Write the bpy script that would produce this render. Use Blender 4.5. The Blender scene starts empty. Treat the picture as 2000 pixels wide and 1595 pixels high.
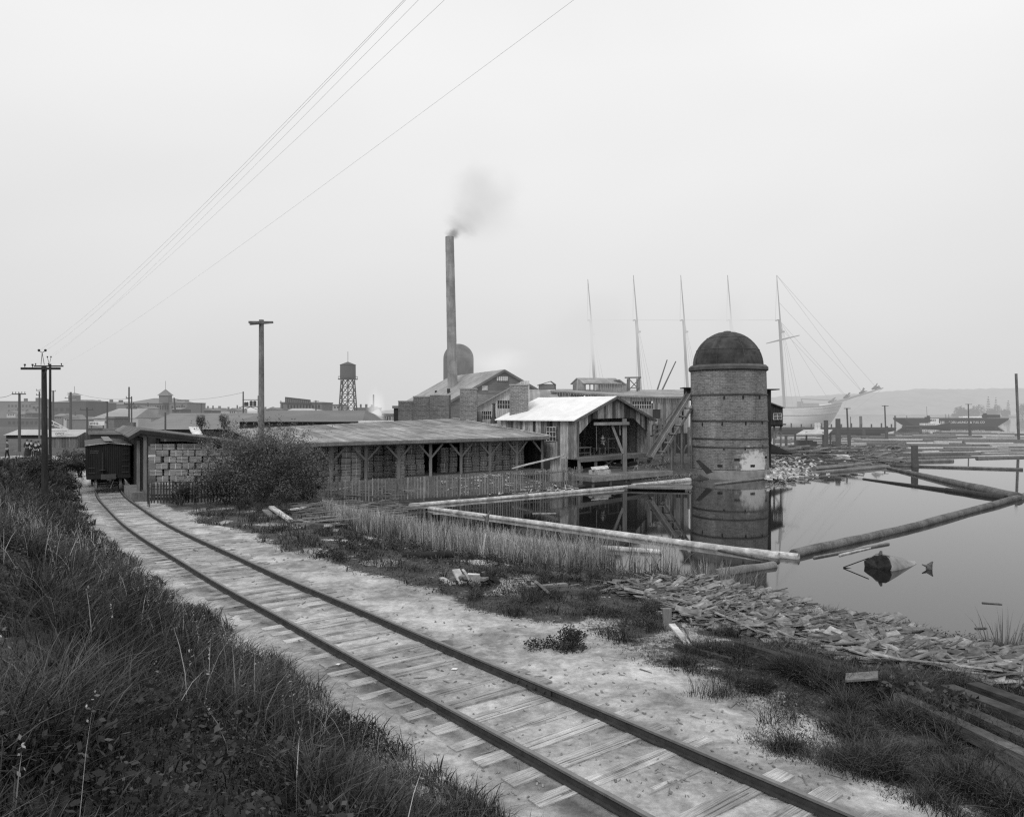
import bpy, bmesh, math, random
import numpy as np
from mathutils import Vector
random.seed(7); RNG = np.random.default_rng(11)
SC = bpy.context.scene; COL = SC.collection
# ---- survey frame: camera at (0,0,CAMZ) looking along +Y; water level z = 0 ----
F = 1450.0; HOR = 806.0; CAMZ = 5.5
def P(px, py, Y): return Vector(((px-1000.0)*Y/F, Y, CAMZ+(HOR-py)*Y/F))
def G(px, py, z=0.0):
    Y = F*(CAMZ-z)/(py-HOR); return Vector(((px-1000.0)*Y/F, Y, z))
def PX(px, Y): return (px-1000.0)*Y/F
def PZ(py, Y): return CAMZ+(HOR-py)*Y/F

# ---------------- tagging ----------------
def tag(o, label=None, cat=None, group=None, kind=None):
    if label: o['label'] = label
    if cat: o['category'] = cat
    if group: o['group'] = group
    if kind: o['kind'] = kind
    return o
def empty(name, loc, label=None, cat=None, group=None):
    o = bpy.data.objects.new(name, None); COL.objects.link(o); o.location = loc
    o.empty_display_size = .3
    return tag(o, label, cat, group)
def wloc(o):
    v = Vector((0, 0, 0))
    while o is not None: v = v+o.location; o = o.parent
    return v
def copy_tree(o, parent=None):
    c = o.copy(); COL.objects.link(c); c.parent = parent
    for ch in list(o.children): copy_tree(ch, c)
    return c
def link_mesh(name, me, m, parent=None):
    o = bpy.data.objects.new(name, me); COL.objects.link(o)
    me.materials.append(m); o.parent = parent
    return o

# ---------------- mesh collector (world coordinates, tone per face) ----------------
class MB:
    def __init__(s): s.v = []; s.f = []; s.t = []
    def add(s, vs, fs, tone=None):
        n = len(s.v); s.v += [tuple(p) for p in vs]
        if tone is None: tone = .5
        for f in fs: s.f.append([n+i for i in f]); s.t.append(tone)
    def hexa(s, q, tone=None):   # q: 4 bottom, 4 top
        s.add(q, [(3, 2, 1, 0), (4, 5, 6, 7), (0, 1, 5, 4), (1, 2, 6, 5), (2, 3, 7, 6), (3, 0, 4, 7)], tone)
    def box(s, c, d, rz=0, tone=None):
        ca, sa = math.cos(rz), math.sin(rz); q = []
        for z in (-.5, .5):
            for x, y in ((-.5, -.5), (.5, -.5), (.5, .5), (-.5, .5)):
                X, Y = x*d[0], y*d[1]; q.append((c[0]+X*ca-Y*sa, c[1]+X*sa+Y*ca, c[2]+z*d[2]))
        s.hexa(q, tone)
    def beam(s, a, b, w, h, tone=None, up=(0, 0, 1), tw=0):
        a = Vector(a); b = Vector(b); d = (b-a).normalized(); up = Vector(up)
        if abs(d.dot(up)) > .98: up = Vector((0, 1, 0))
        x = d.cross(up).normalized(); y = x.cross(d)
        if tw: c_, s_ = math.cos(tw), math.sin(tw); x, y = x*c_+y*s_, y*c_-x*s_
        q = []
        for p in (a, b):
            for i, j in ((-1, -1), (1, -1), (1, 1), (-1, 1)): q.append(p+x*(i*w/2)+y*(j*h/2))
        s.hexa(q, tone)
    def tube(s, a, b, r0, r1=None, n=8, tone=None, caps=True, segs=1, wob=0):
        r1 = r0 if r1 is None else r1
        a = Vector(a); b = Vector(b); d = (b-a).normalized(); up = Vector((0, 0, 1))
        if abs(d.z) > .98: up = Vector((0, 1, 0))
        x = d.cross(up).normalized(); y = x.cross(d); vs = []; fs = []
        for k in range(segs+1):
            t = k/segs; p = a.lerp(b, t)
            if wob and 0 < k < segs: p = p+x*random.uniform(-wob, wob)+y*random.uniform(-wob, wob)*.5
            r = r0+(r1-r0)*t
            for i in range(n):
                A = 2*math.pi*i/n; rr = r*(1+(random.uniform(-.07, .07) if wob else 0))
                vs.append(p+(x*math.cos(A)+y*math.sin(A))*rr)
        for k in range(segs):
            for i in range(n):
                j = (i+1) % n; fs.append((k*n+i, k*n+j, (k+1)*n+j, (k+1)*n+i))
        if caps: fs.append(tuple(range(n))[::-1]); fs.append(tuple(segs*n+i for i in range(n)))
        s.add(vs, fs, tone)
    def path(s, pts, r, n=5, tone=None):
        for a, b in zip(pts, pts[1:]): s.tube(a, b, r, r, n, tone, False)
    def lathe(s, c, prof, n=32, tone=None, lean=(0, 0), a0=0, caps=True):
        vs = []; fs = []
        for r, z in prof:
            for i in range(n):
                A = a0+2*math.pi*i/n; vs.append((c[0]+r*math.cos(A)+lean[0]*z, c[1]+r*math.sin(A)+lean[1]*z, c[2]+z))
        for k in range(len(prof)-1):
            for i in range(n):
                j = (i+1) % n; fs.append((k*n+i, k*n+j, (k+1)*n+j, (k+1)*n+i))
        if caps: fs.append(tuple(range(n))[::-1]); fs.append(tuple((len(prof)-1)*n+i for i in range(n)))
        s.add(vs, fs, tone)
    def prism(s, foot, z0, z1, tone=None):
        n = len(foot)
        vs = [(x, y, z0) for x, y in foot]+[(x, y, z1) for x, y in foot]
        s.add(vs, [tuple(range(n))[::-1], tuple(range(n, 2*n))]+[(i, (i+1) % n, n+(i+1) % n, n+i) for i in range(n)], tone)
    def roof(s, a, b, c, d, th=.08, strips=1, rnd=0, tone=.5):
        a, b, c, d = map(Vector, (a, b, c, d)); dn = Vector((0, 0, -th))
        for i in range(strips):
            t0, t1 = i/strips, (i+1)/strips; tn = tone+random.uniform(-rnd, rnd); g = 0 if strips == 1 else random.uniform(0, .012)
            q = [a.lerp(b, t0), a.lerp(b, t1), d.lerp(c, t1), d.lerp(c, t0)]
            s.hexa([p+dn for p in q]+[p+Vector((0, 0, g)) for p in q], tn)
    def build(s, name, m, parent=None, smooth=False):
        if not s.v: return None
        o0 = wloc(parent) if parent else Vector((0, 0, 0))
        if parent is None:   # put the origin at the base of the mesh
            A = np.array(s.v); o0 = Vector(((A[:, 0].min()+A[:, 0].max())/2, (A[:, 1].min()+A[:, 1].max())/2, A[:, 2].min()))
        me = bpy.data.meshes.new(name)
        me.from_pydata([(x-o0.x, y-o0.y, z-o0.z) for x, y, z in s.v], [], s.f); me.validate()
        at = me.attributes.new('tone', 'FLOAT', 'FACE')
        if len(me.polygons) == len(s.t): at.data.foreach_set('value', s.t)
        else:
            print('TONEMISS', name, len(me.polygons), len(s.t)); at.data.foreach_set('value', [.5]*len(me.polygons))
        if smooth:
            me.polygons.foreach_set('use_smooth', [True]*len(me.polygons))
        bm = bmesh.new(); bm.from_mesh(me); bmesh.ops.recalc_face_normals(bm, faces=bm.faces); bm.to_mesh(me); bm.free()
        if smooth:
            try: me.set_sharp_from_angle(angle=math.radians(38))
            except Exception: pass
        o = link_mesh(name, me, m, parent)
        if parent is None: o.location = o0
        return o
def rt(a=.15): return .5+random.uniform(-a, a)

def board_wall(mb, p0, p1, zb, zt, bw=.22, th=.035, openings=(), rnd=.22, batten=0):
    """vertical boards from p0 to p1 (2-D); zb(u), zt(u) give foot and head; openings (u0,u1,lo(u),hi(u))"""
    p0 = Vector(p0); p1 = Vector(p1); L = (p1-p0).length; d = (p1-p0)/L; nrm = Vector((d.y, -d.x))
    u = 0
    while u < L-.01:
        w = min(bw*random.uniform(.75, 1.25), L-u); u1 = u+w; g = .008
        segs = [(zb, zt)]
        for (a, b, lo, hi) in openings:
            if a-.02 <= (u+u1)/2 <= b+.02:
                ns = []
                for z0, z1 in segs: ns += [(z0, lo), (hi, z1)]
                segs = ns
        for z0, z1 in segs:
            if z1((u+u1)/2)-z0((u+u1)/2) < .03: continue
            cut = None
            off = random.uniform(0, .015); q = []
            for zf in (z0, z1):
                for uu, o_ in ((u+g, off), (u1-g, off), (u1-g, -th), (u+g, -th)):
                    p = p0+d*uu+nrm*o_; q.append((p.x, p.y, zf(uu)))
            mb.hexa(q, .5+random.uniform(-rnd, rnd))
        u = u1

# ---------------- numpy mesh builder for leaves and blades ----------------
def quads_mesh(name, V, NF, tones, m, parent=None, quad_idx=None, loc=(0, 0, 0)):
    """V (N,k,3) vertex blocks, quad_idx (q,4) faces inside a block"""
    N, k = V.shape[:2]; qi = np.array(quad_idx); q = len(qi)
    idx = (np.arange(N)[:, None, None]*k+qi[None]).reshape(-1)
    me = bpy.data.meshes.new(name); me.vertices.add(N*k)
    me.vertices.foreach_set('co', (V-np.array(loc)).reshape(-1).astype(np.float32))
    me.loops.add(N*q*4); me.loops.foreach_set('vertex_index', idx.astype(np.int32))
    me.polygons.add(N*q); me.polygons.foreach_set('loop_start', (np.arange(N*q)*4).astype(np.int32))
    try: me.polygons.foreach_set('loop_total', np.full(N*q, 4, dtype=np.int32))
    except Exception: pass
    me.update(calc_edges=True)
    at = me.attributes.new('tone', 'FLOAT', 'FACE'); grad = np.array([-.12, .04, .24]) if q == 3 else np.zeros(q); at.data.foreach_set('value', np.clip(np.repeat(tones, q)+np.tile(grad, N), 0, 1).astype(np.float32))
    o = link_mesh(name, me, m, parent); o.location = loc if parent is None else (0, 0, 0)
    return o
def blades(base, hgt, wid, bend, tone, yaw=None):
    N = len(base); yaw = RNG.uniform(0, 2*np.pi, N) if yaw is None else yaw
    dx, dy = np.cos(yaw), np.sin(yaw); V = np.zeros((N, 8, 3))
    face = RNG.uniform(0, 2*np.pi, N); sx, sy = np.cos(face), np.sin(face)
    for i, (t, wf) in enumerate(((0, .8), (.4, 1), (.75, .7), (1, .08))):
        out = bend*hgt*t*t; up = hgt*t*(1-.35*np.minimum(bend, 1.5)*t)
        cx = base[:, 0]+dx*out; cy = base[:, 1]+dy*out; cz = base[:, 2]+up
        for j, sg in enumerate((-1, 1)):
            V[:, 2*i+j, 0] = cx+sx*sg*wid*wf/2; V[:, 2*i+j, 1] = cy+sy*sg*wid*wf/2; V[:, 2*i+j, 2] = cz
    return V
BQ = [(0, 1, 3, 2), (2, 3, 5, 4), (4, 5, 7, 6)]
def leaves(cen, size, asp=.5, flat=.6):
    """leaf-shaped quads (diamonds) at the centres"""
    N = len(cen); a = RNG.normal(size=(N, 3)); a[:, 2] *= flat; a /= np.linalg.norm(a, axis=1)[:, None]
    b = np.cross(a, RNG.normal(size=(N, 3))); b /= np.linalg.norm(b, axis=1)[:, None]
    s = size[:, None] if hasattr(size, '__len__') else size
    return np.stack([cen-a*s*.5, cen+b*s*asp*.5, cen+a*s*.5, cen-b*s*asp*.5], 1)
LQ = [(0, 1, 2, 3)]

# ---------------- value noise ----------------
_H = RNG.random((256, 256))
def vnoise(x, y):
    xi = np.floor(x).astype(int); yi = np.floor(y).astype(int); fx = x-xi; fy = y-yi
    fx = fx*fx*(3-2*fx); fy = fy*fy*(3-2*fy)
    h = lambda i, j: _H[i % 256, j % 256]
    return (h(xi, yi)*(1-fx)+h(xi+1, yi)*fx)*(1-fy)+(h(xi, yi+1)*(1-fx)+h(xi+1, yi+1)*fx)*fy
def fbm(x, y, o=4):
    r = 0; a = .5
    for k in range(o): r = r+a*vnoise(x*2**k+17*k, y*2**k+5*k); a *= .5
    return r
def sst(x): x = np.clip(x, 0, 1); return x*x*(3-2*x)

# ---------------- materials ----------------
FOGC = .64; FOGS = .0006
def nodes(name):
    m = bpy.data.materials.new(name); m.use_nodes = True; nt = m.node_tree; nt.nodes.clear()
    return m, nt, nt.nodes, nt.links
def N(ns, t, **kw):
    n = ns.new(t)
    for k, v in kw.items():
        if k.startswith('i_'): n.inputs[k[2:].replace('_', ' ')].default_value = v
        else: setattr(n, k, v)
    return n
def math_(ns, ls, op, a, b=None, c=None, clamp=False):
    n = ns.new('ShaderNodeMath'); n.operation = op; n.use_clamp = clamp
    for i, x in enumerate((a, b, c)):
        if x is None: continue
        if isinstance(x, (int, float)): n.inputs[i].default_value = x
        else: ls.new(x, n.inputs[i])
    return n.outputs[0]
def ramp(ns, ls, fac, a, b, lo, hi):
    n = ns.new('ShaderNodeMapRange'); n.inputs['From Min'].default_value = a; n.inputs['From Max'].default_value = b
    n.inputs['To Min'].default_value = lo; n.inputs['To Max'].default_value = hi; ls.new(fac, n.inputs['Value']); return n.outputs[0]
def noise(ns, ls, vec, scale, detail=4, rough=.6, dist=0):
    n = ns.new('ShaderNodeTexNoise'); n.inputs['Scale'].default_value = scale; n.inputs['Detail'].default_value = detail
    n.inputs['Roughness'].default_value = rough; n.inputs['Distortion'].default_value = dist
    ls.new(vec, n.inputs['Vector']); return n.outputs[0]
def pos(ns): return ns.new('ShaderNodeNewGeometry').outputs['Position']
def scaled(ns, ls, vec, s):
    n = ns.new('ShaderNodeMapping'); n.inputs['Scale'].default_value = s; ls.new(vec, n.inputs['Vector']); return n.outputs[0]
def finish(nt, ns, ls, col, rough=.85, bump=None, bstr=.3, bdist=.02, far=False, spec=.25, transl=0, sigma=None):
    cc = ns.new('ShaderNodeCombineColor')
    for i in range(3): ls.new(col, cc.inputs[i])
    b = ns.new('ShaderNodeBsdfPrincipled'); ls.new(cc.outputs[0], b.inputs['Base Color'])
    if isinstance(rough, (int, float)): b.inputs['Roughness'].default_value = rough
    else: ls.new(rough, b.inputs['Roughness'])
    b.inputs['Specular IOR Level'].default_value = spec
    if bump is not None:
        bp = ns.new('ShaderNodeBump'); bp.inputs['Strength'].default_value = bstr; bp.inputs['Distance'].default_value = bdist
        ls.new(bump, bp.inputs['Height']); ls.new(bp.outputs[0], b.inputs['Normal'])
    out = b.outputs[0]
    if transl:
        t = ns.new('ShaderNodeBsdfTranslucent'); ls.new(cc.outputs[0], t.inputs[0]); mx = ns.new('ShaderNodeMixShader')
        mx.inputs[0].default_value = transl; ls.new(out, mx.inputs[1]); ls.new(t.outputs[0], mx.inputs[2]); out = mx.outputs[0]
    if far:    # harbour haze painted in as emission, stronger with distance from the world origin
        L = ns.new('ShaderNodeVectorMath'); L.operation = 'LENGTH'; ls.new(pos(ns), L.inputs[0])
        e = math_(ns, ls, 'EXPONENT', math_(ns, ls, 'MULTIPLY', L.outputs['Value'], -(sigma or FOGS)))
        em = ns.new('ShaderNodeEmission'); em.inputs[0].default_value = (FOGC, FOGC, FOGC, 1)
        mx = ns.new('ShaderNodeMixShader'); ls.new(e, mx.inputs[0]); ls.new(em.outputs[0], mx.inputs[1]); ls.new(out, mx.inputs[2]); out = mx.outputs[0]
    o = ns.new('ShaderNodeOutputMaterial'); ls.new(out, o.inputs['Surface'])
_M = {}
def mat(name, lo, hi, s=(1, 1, 1), scale=4, rot=0,  detail=5, rough=.85, tone=1.0, bstr=.25, far=False, stain=0, stain_s=.35, spec=.25, sigma=None, metal_rust=0):
    """weathered grey surface: streaked noise between lo and hi, multiplied by the per-face tone"""
    if name in _M: return _M[name]
    m, nt, ns, ls = nodes(name); p = pos(ns)
    if rot:
        mp = ns.new('ShaderNodeMapping'); mp.inputs['Rotation'].default_value = (0, 0, rot); ls.new(p, mp.inputs['Vector']); v = scaled(ns, ls, mp.outputs[0], s)
    else: v = scaled(ns, ls, p, s)
    n1 = noise(ns, ls, v, scale, detail, .65)
    col = ramp(ns, ls, n1, .28, .72, lo, hi)
    if stain:
        n2 = noise(ns, ls, p, stain_s, 5, .6, .4); col = math_(ns, ls, 'MULTIPLY', col, ramp(ns, ls, n2, .35, .65, 1-stain, 1+stain*.4))
    if tone:
        a = ns.new('ShaderNodeAttribute'); a.attribute_name = 'tone'
        col = math_(ns, ls, 'MULTIPLY', col, ramp(ns, ls, a.outputs['Fac'], 0, 1, 1-tone*.85, 1+tone*.85))
    finish(nt, ns, ls, col, rough, n1, bstr, .02, far, spec, 0, sigma)
    _M[name] = m; return m

def brick_mat(name, lo, hi, cyl=None, bw=.46, bh=.14, mort=.28, white=None, far=False):
    m, nt, ns, ls = nodes(name); tc = ns.new('ShaderNodeTexCoord'); sp = ns.new('ShaderNodeSeparateXYZ')
    ls.new(tc.outputs['Object'], sp.inputs[0])
    if cyl: u = math_(ns, ls, 'MULTIPLY', math_(ns, ls, 'ARCTAN2', sp.outputs[1], sp.outputs[0]), cyl)
    else: u = math_(ns, ls, 'ADD', sp.outputs[0], sp.outputs[1])
    cb = ns.new('ShaderNodeCombineXYZ'); ls.new(u, cb.inputs[0]); ls.new(sp.outputs[2], cb.inputs[1])
    wob = noise(ns, ls, tc.outputs['Object'], .8, 3); va = ns.new('ShaderNodeVectorMath'); va.operation = 'MULTIPLY_ADD'
    ls.new(wob, va.inputs[0]); va.inputs[1].default_value = (.05, .16, 0); ls.new(cb.outputs[0], va.inputs[2])
    b = ns.new('ShaderNodeTexBrick'); b.inputs['Scale'].default_value = 1; b.inputs['Brick Width'].default_value = bw; b.inputs['Row Height'].default_value = bh
    b.inputs['Mortar Size'].default_value = .022; b.inputs['Mortar Smooth'].default_value = .25; b.inputs['Bias'].default_value = -.1
    b.inputs['Color1'].default_value = (lo, lo, lo, 1); b.inputs['Color2'].default_value = (hi, hi, hi, 1); b.inputs['Mortar'].default_value = (mort, mort, mort, 1)
    ls.new(va.outputs[0], b.inputs['Vector'])
    bw_ = ns.new('ShaderNodeRGBToBW'); ls.new(b.outputs['Color'], bw_.inputs[0])
    st = noise(ns, ls, scaled(ns, ls, tc.outputs['Object'], (1, 1, .35)), .7, 6, .65, .5)
    fine = noise(ns, ls, tc.outputs['Object'], 7, 4, .7)
    col = math_(ns, ls, 'MULTIPLY', math_(ns, ls, 'MULTIPLY', bw_.outputs[0], ramp(ns, ls, st, .3, .7, .6, 1.25)), ramp(ns, ls, fine, .3, .7, .7, 1.3))
    if white:   # lime-washed patch: centre (x,y,z), radius
        sub = ns.new('ShaderNodeVectorMath'); sub.operation = 'DISTANCE'; ls.new(tc.outputs['Object'], sub.inputs[0]); sub.inputs[1].default_value = white[:3]
        k = math_(ns, ls, 'ADD', sub.outputs['Value'], math_(ns, ls, 'MULTIPLY', math_(ns, ls, 'SUBTRACT', noise(ns, ls, tc.outputs['Object'], 2.2, 5, .7), .5), 3.6))
        f = ramp(ns, ls, k, white[3]*.7, white[3]*1.15, 1, 0)
        col = math_(ns, ls, 'ADD', math_(ns, ls, 'MULTIPLY', col, math_(ns, ls, 'SUBTRACT', 1, f)), math_(ns, ls, 'MULTIPLY', f, .62))
    finish(nt, ns, ls, col, .9, bw_.outputs[0], .35, .015, far)
    return m

def foliage_mat(name, lo, hi, transl=.25, far=False, s=.6):
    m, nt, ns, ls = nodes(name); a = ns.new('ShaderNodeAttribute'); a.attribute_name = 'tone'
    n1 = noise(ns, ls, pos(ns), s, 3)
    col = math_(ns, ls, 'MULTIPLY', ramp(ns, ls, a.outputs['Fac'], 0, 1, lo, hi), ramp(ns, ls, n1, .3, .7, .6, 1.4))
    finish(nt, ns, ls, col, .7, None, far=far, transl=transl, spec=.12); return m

M_OLD = mat('weathered_boards', .15, .42, (5, 5, .8), 2.0, 6, stain=.35, tone=1.15)
M_DARK = mat('dark_boards', .018, .06, (6, 6, .6), 3, 5, tone=.8, stain=.3)
M_MID = mat('grey_timber', .13, .26, (3, 3, 1), 4, 6, tone=.7, stain=.3, stain_s=1)
M_POST = mat('post_timber', .12, .25, (5, 5, .5), 4, 6, tone=.5, stain=.3)
M_PALE = mat('pale_timber', .30, .70, (1.5, 1.5, 3), 3, 7, tone=.5, stain=.45, stain_s=1.6)
M_BARK = mat('bark', .07, .22, (2, 2, 5), 5, 6, tone=.6, stain=.4, stain_s=1.4, bstr=.8)
M_INT = mat('interior_painted_shade', .005, .015, (3, 3, 1), 3, 4, tone=.6)  # near-black colour stands in for the shade inside and under the sheds
M_ROOFW = mat('whitewashed_roof', .72, .86, (1, 1, 1), 1.2, 4, tone=.12, stain=.08, rough=.6)
M_ROOFG = mat('grey_felt_roof', .20, .34, (1, 1, 1), 2.5, 6, tone=.6, stain=.4, stain_s=.5)
M_ROOFD = mat('shingle_roof', .13, .26, (1, 1, 1), 5, 6, tone=.6, stain=.35)
M_IRON = mat('sooty_iron', .035, .10, (1, 1, 1), 1.6, 6, tone=.5, stain=.5, rough=.6, spec=.4)
M_RUST = mat('rail_web_iron', .03, .07, (1, 1, 1), 6, 4, tone=.5, rough=.6)
M_RAIL = mat('worn_rail_head', .10, .18, (1, 1, 1), 8, 3, tone=.4, rough=.35, spec=.6)
M_TIE = mat('weathered_ties', .16, .66, (.6, 26, 3), 3.2, rot=-math.radians(39.7), detail=6, tone=.5, stain=.45, stain_s=1.6, bstr=.9)
M_WHITE = mat('white_paint', .7, .82, (1, 1, 1), 3, 3, tone=.3)
M_TIMB = mat('corner_timber', .04, .12, (1.5, 1.5, 8), 3, 6, tone=.8, stain=.5, stain_s=1.5, bstr=.8)
M_BLACK = mat('black_paint', .012, .03, (1, 1, 1), 3, 3, tone=.4)
M_BUND = mat('cut_shingle_ends', .20, .40, (1.2, 1.2, 16), 3, 5, tone=.6, stain=.25, bstr=.6)
M_GLASS = mat('dusty_pane', .03, .09, (1, 1, 1), 3, 3, tone=.6, rough=.3, spec=.6)
M_CONC = mat('limed_concrete', .28, .42, (1, 1, 1), 3, 5, tone=.3, stain=.3)
M_WIRE = mat('wire', .35, .4, (1, 1, 1), 3, 1, tone=0)
M_SLAB = mat('split_cedar_waste', .09, .27, (3, 3, 3), 3, 5, tone=.9, stain=.45, stain_s=1.5)
M_SKIN = mat('skin', .5, .56, (1, 1, 1), 3, 1, tone=0)
M_CLOTH = mat('dark_cloth', .02, .05, (1, 1, 1), 9, 3, tone=.3)
M_SHIRT = mat('work_shirt', .06, .12, (1, 1, 1), 9, 3, tone=.3)
M_BOXCAR = mat('boxcar_paint', .018, .034, (6, 6, .7), 3, 4, tone=.6, stain=.3, bstr=.15)
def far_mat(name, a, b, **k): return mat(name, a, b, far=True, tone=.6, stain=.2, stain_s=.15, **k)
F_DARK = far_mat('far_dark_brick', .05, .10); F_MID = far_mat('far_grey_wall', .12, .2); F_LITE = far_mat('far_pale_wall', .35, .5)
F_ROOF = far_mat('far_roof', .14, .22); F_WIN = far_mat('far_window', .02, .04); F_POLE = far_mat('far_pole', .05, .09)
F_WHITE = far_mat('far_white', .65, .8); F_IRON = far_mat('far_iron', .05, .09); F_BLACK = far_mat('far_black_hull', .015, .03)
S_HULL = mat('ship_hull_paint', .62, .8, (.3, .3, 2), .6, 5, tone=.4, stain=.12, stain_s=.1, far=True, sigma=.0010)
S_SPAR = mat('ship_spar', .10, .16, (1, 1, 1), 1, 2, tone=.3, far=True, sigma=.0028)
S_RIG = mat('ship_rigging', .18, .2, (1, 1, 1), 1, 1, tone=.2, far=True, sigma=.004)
L_FOL = foliage_mat('bush_leaves', .03, .27); L_GRASS = foliage_mat('grass_blades', .012, .155, s=.5)
L_REED = foliage_mat('reed_blades', .05, .50, s=.4); L_WEED = foliage_mat('weed_leaves', .02, .14); L_FAR = foliage_mat('far_foliage', .015, .05, far=True)
# ================= terrain =================
TL = [(178.7,964),(182,972),(188,981.5),(205,997),(235,1022),(266,1046),(313,1075.5),(376,1113),(423,1143),(500,1179),(600,1237),(700,1290),(910,1400),(1080,1491),(1245,1581)]
TRK = [(-33.5,61.2,.16),(-29.9,54.8,.18),(-27.0,49.6,.22),(-24.8,45.9,.30),(-22.6,42.6,.41),(-19.9,38.3,.57),(-16.1,32.1,.85),(-13.1,27.6,1.06),(-10.6,24.1,1.20),(-8.1,20.7,1.34),(-6.4,18.1,1.42),(-5.1,16.6,1.46),(-3.15,14.1,1.53),(-1.88,12.25,1.58),(-.03,10.0,1.64),(1.02,8.65,1.68),(1.74,7.5,1.72)]
d0 = Vector((.64, -.77)); TRK += [(1.74+d0.x*k, 7.5+d0.y*k, 1.72+.012*k) for k in (6, 14, 25)]
TRK = [(-41, 75, .15), (-37.4, 68.4, .15)]+TRK
T = np.array(TRK)
# resample smoothly
def catmull(P_, n=6):
    out = []
    for i in range(len(P_)-1):
        p0 = P_[max(i-1, 0)]; p1 = P_[i]; p2 = P_[i+1]; p3 = P_[min(i+2, len(P_)-1)]
        for k in range(n):
            t = k/n; out.append(.5*((2*p1)+(-p0+p2)*t+(2*p0-5*p1+4*p2-p3)*t*t+(-p0+3*p1-3*p2+p3)*t**3))
    return np.array(out+[P_[-1]])
TS = catmull(T, 5)
for _ in range(40): TS[1:-1] = .25*TS[:-2]+.5*TS[1:-1]+.25*TS[2:]
TLEN = np.concatenate([[0], np.cumsum(np.linalg.norm(np.diff(TS[:, :2], axis=0), axis=1))])
def track_at(s):
    return np.array([np.interp(s, TLEN, TS[:, k]) for k in range(3)])
def track_info(x, y):
    """distance, signed offset (positive on the pond side), rail-top height"""
    best = np.full(x.shape, 1e9); off = np.zeros(x.shape); zz = np.zeros(x.shape)
    for i in range(len(TS)-1):
        ax, ay, az = TS[i]; bx, by, bz = TS[i+1]; dx, dy = bx-ax, by-ay; L2 = dx*dx+dy*dy
        t = np.clip(((x-ax)*dx+(y-ay)*dy)/L2, 0, 1); ex = x-ax-t*dx; ey = y-ay-t*dy; d = np.hypot(ex, ey)
        side = np.sign(ex*(-dy)+ey*dx)   # track runs far -> near, pond side is its left
        m = d < best; best = np.where(m, d, best); off = np.where(m, side*d, off); zz = np.where(m, az+t*(bz-az), zz)
    return off, zz
WPOLY = [(-10.5,41.5),(-7.6,35.6),(-3.6,30.0),(-.2,26.3),(2.2,24.6),(4.9,24.0),(7.2,22.2),(8.74,19.5),(11,17),(14.5,14),(25,6),(60,-30),(3000,-30),(3000,3000),(-700,3000),(-200,600),(-20,260),(14,180),(22,120),(30,96),(41,84),(37,77),(23.5,68.8),(17.0,62.2),(5.7,56.2),(-6.1,45.0)]
def water_d(x, y):
    """signed distance to the water's edge, positive on land"""
    n = len(WPOLY); d = np.full(x.shape, 1e9); ins = np.zeros(x.shape, bool)
    for i in range(n):
        ax, ay = WPOLY[i]; bx, by = WPOLY[(i+1) % n]; dx, dy = bx-ax, by-ay
        t = np.clip(((x-ax)*dx+(y-ay)*dy)/(dx*dx+dy*dy), 0, 1); d = np.minimum(d, np.hypot(x-ax-t*dx, y-ay-t*dy))
        c = ((ay > y) != (by > y)) & (x < (bx-ax)*(y-ay)/(by-ay+1e-12)+ax); ins ^= c
    return np.where(ins, -d, d)
CY = [-40, 0, 6, 12, 20, 30, 45, 60, 75, 200]; CZ = [3.9, 3.9, 3.75, 3.4, 2.75, 2.2, 1.75, 1.35, 1.3, 1.4]
def ground(x, y, fine=True):
    x = np.asarray(x, float); y = np.asarray(y, float)
    off, zr = track_info(x, y); dw = water_d(x, y); dist = np.abs(off)
    far = sst((y-58)/14)
    lvl = (zr-.158)*(1-sst((off-2.5)/9))+.75*sst((off-2.5)/9)
    lvl = lvl*(1-far)+far*1.15
    crest = np.interp(y, CY, CZ)
    k = sst((-off-1.75)/4.4)**.85*(off < 0)
    zl = lvl*(1-k)+(crest+.35*(fbm(x*.25, y*.25, 2)-.4))*k
    z = np.where(off < 0, zl, lvl)
    shore = .03+.24*dw+.02*dw*dw
    z = np.where(dw > 0, np.minimum(z, shore), -.06+np.maximum(dw*.35, -1.2))
    if fine:
        amp = np.where(dw > .3, .10*sst(dw/2), .02)
        amp = amp*np.where(dist < 1.9, .26, 1)+.25*k*(dist < 30)
        z = z+amp*(fbm(x*1.3, y*1.3, 4)-.47)*2
    return z
def gz(x, y): return float(ground(np.array([x]), np.array([y]))[0])

def axis(segs):
    out = [segs[0][0]]
    for a, b, s in segs:
        n = max(1, int(round((b-a)/s))); out += [a+(b-a)*(i+1)/n for i in range(n)]
    return np.array(out)
gx = axis([(-3000,-600,400),(-600,-120,40),(-120,-45,5),(-45,-22,.7),(-22,26,.24),(26,70,1.5),(70,300,15),(300,900,100),(900,3000,700)])
gy = axis([(-60,-6,6),(-6,2,.6),(2,34,.24),(34,64,.4),(64,110,1.5),(110,300,12),(300,900,60),(900,3200,300)])
GX, GY = np.meshgrid(gx, gy); fx, fy = GX.ravel(), GY.ravel(); fz = ground(fx, fy)
nx, ny = len(gx), len(gy)
ii, jj = np.meshgrid(np.arange(nx-1), np.arange(ny-1)); b0 = (jj*nx+ii).ravel()
quads = np.stack([b0, b0+1, b0+1+nx, b0+nx], 1)
me = bpy.data.meshes.new('ground'); me.vertices.add(len(fx)); me.vertices.foreach_set('co', np.stack([fx, fy, fz], 1).ravel())
me.loops.add(len(quads)*4); me.loops.foreach_set('vertex_index', quads.ravel().astype(np.int32))
me.polygons.add(len(quads)); me.polygons.foreach_set('loop_start', (np.arange(len(quads))*4).astype(np.int32)); me.update(calc_edges=True)
me.polygons.foreach_set('use_smooth', [True]*len(me.polygons))
off, zr = track_info(fx, fy); dw = water_d(fx, fy)
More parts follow.
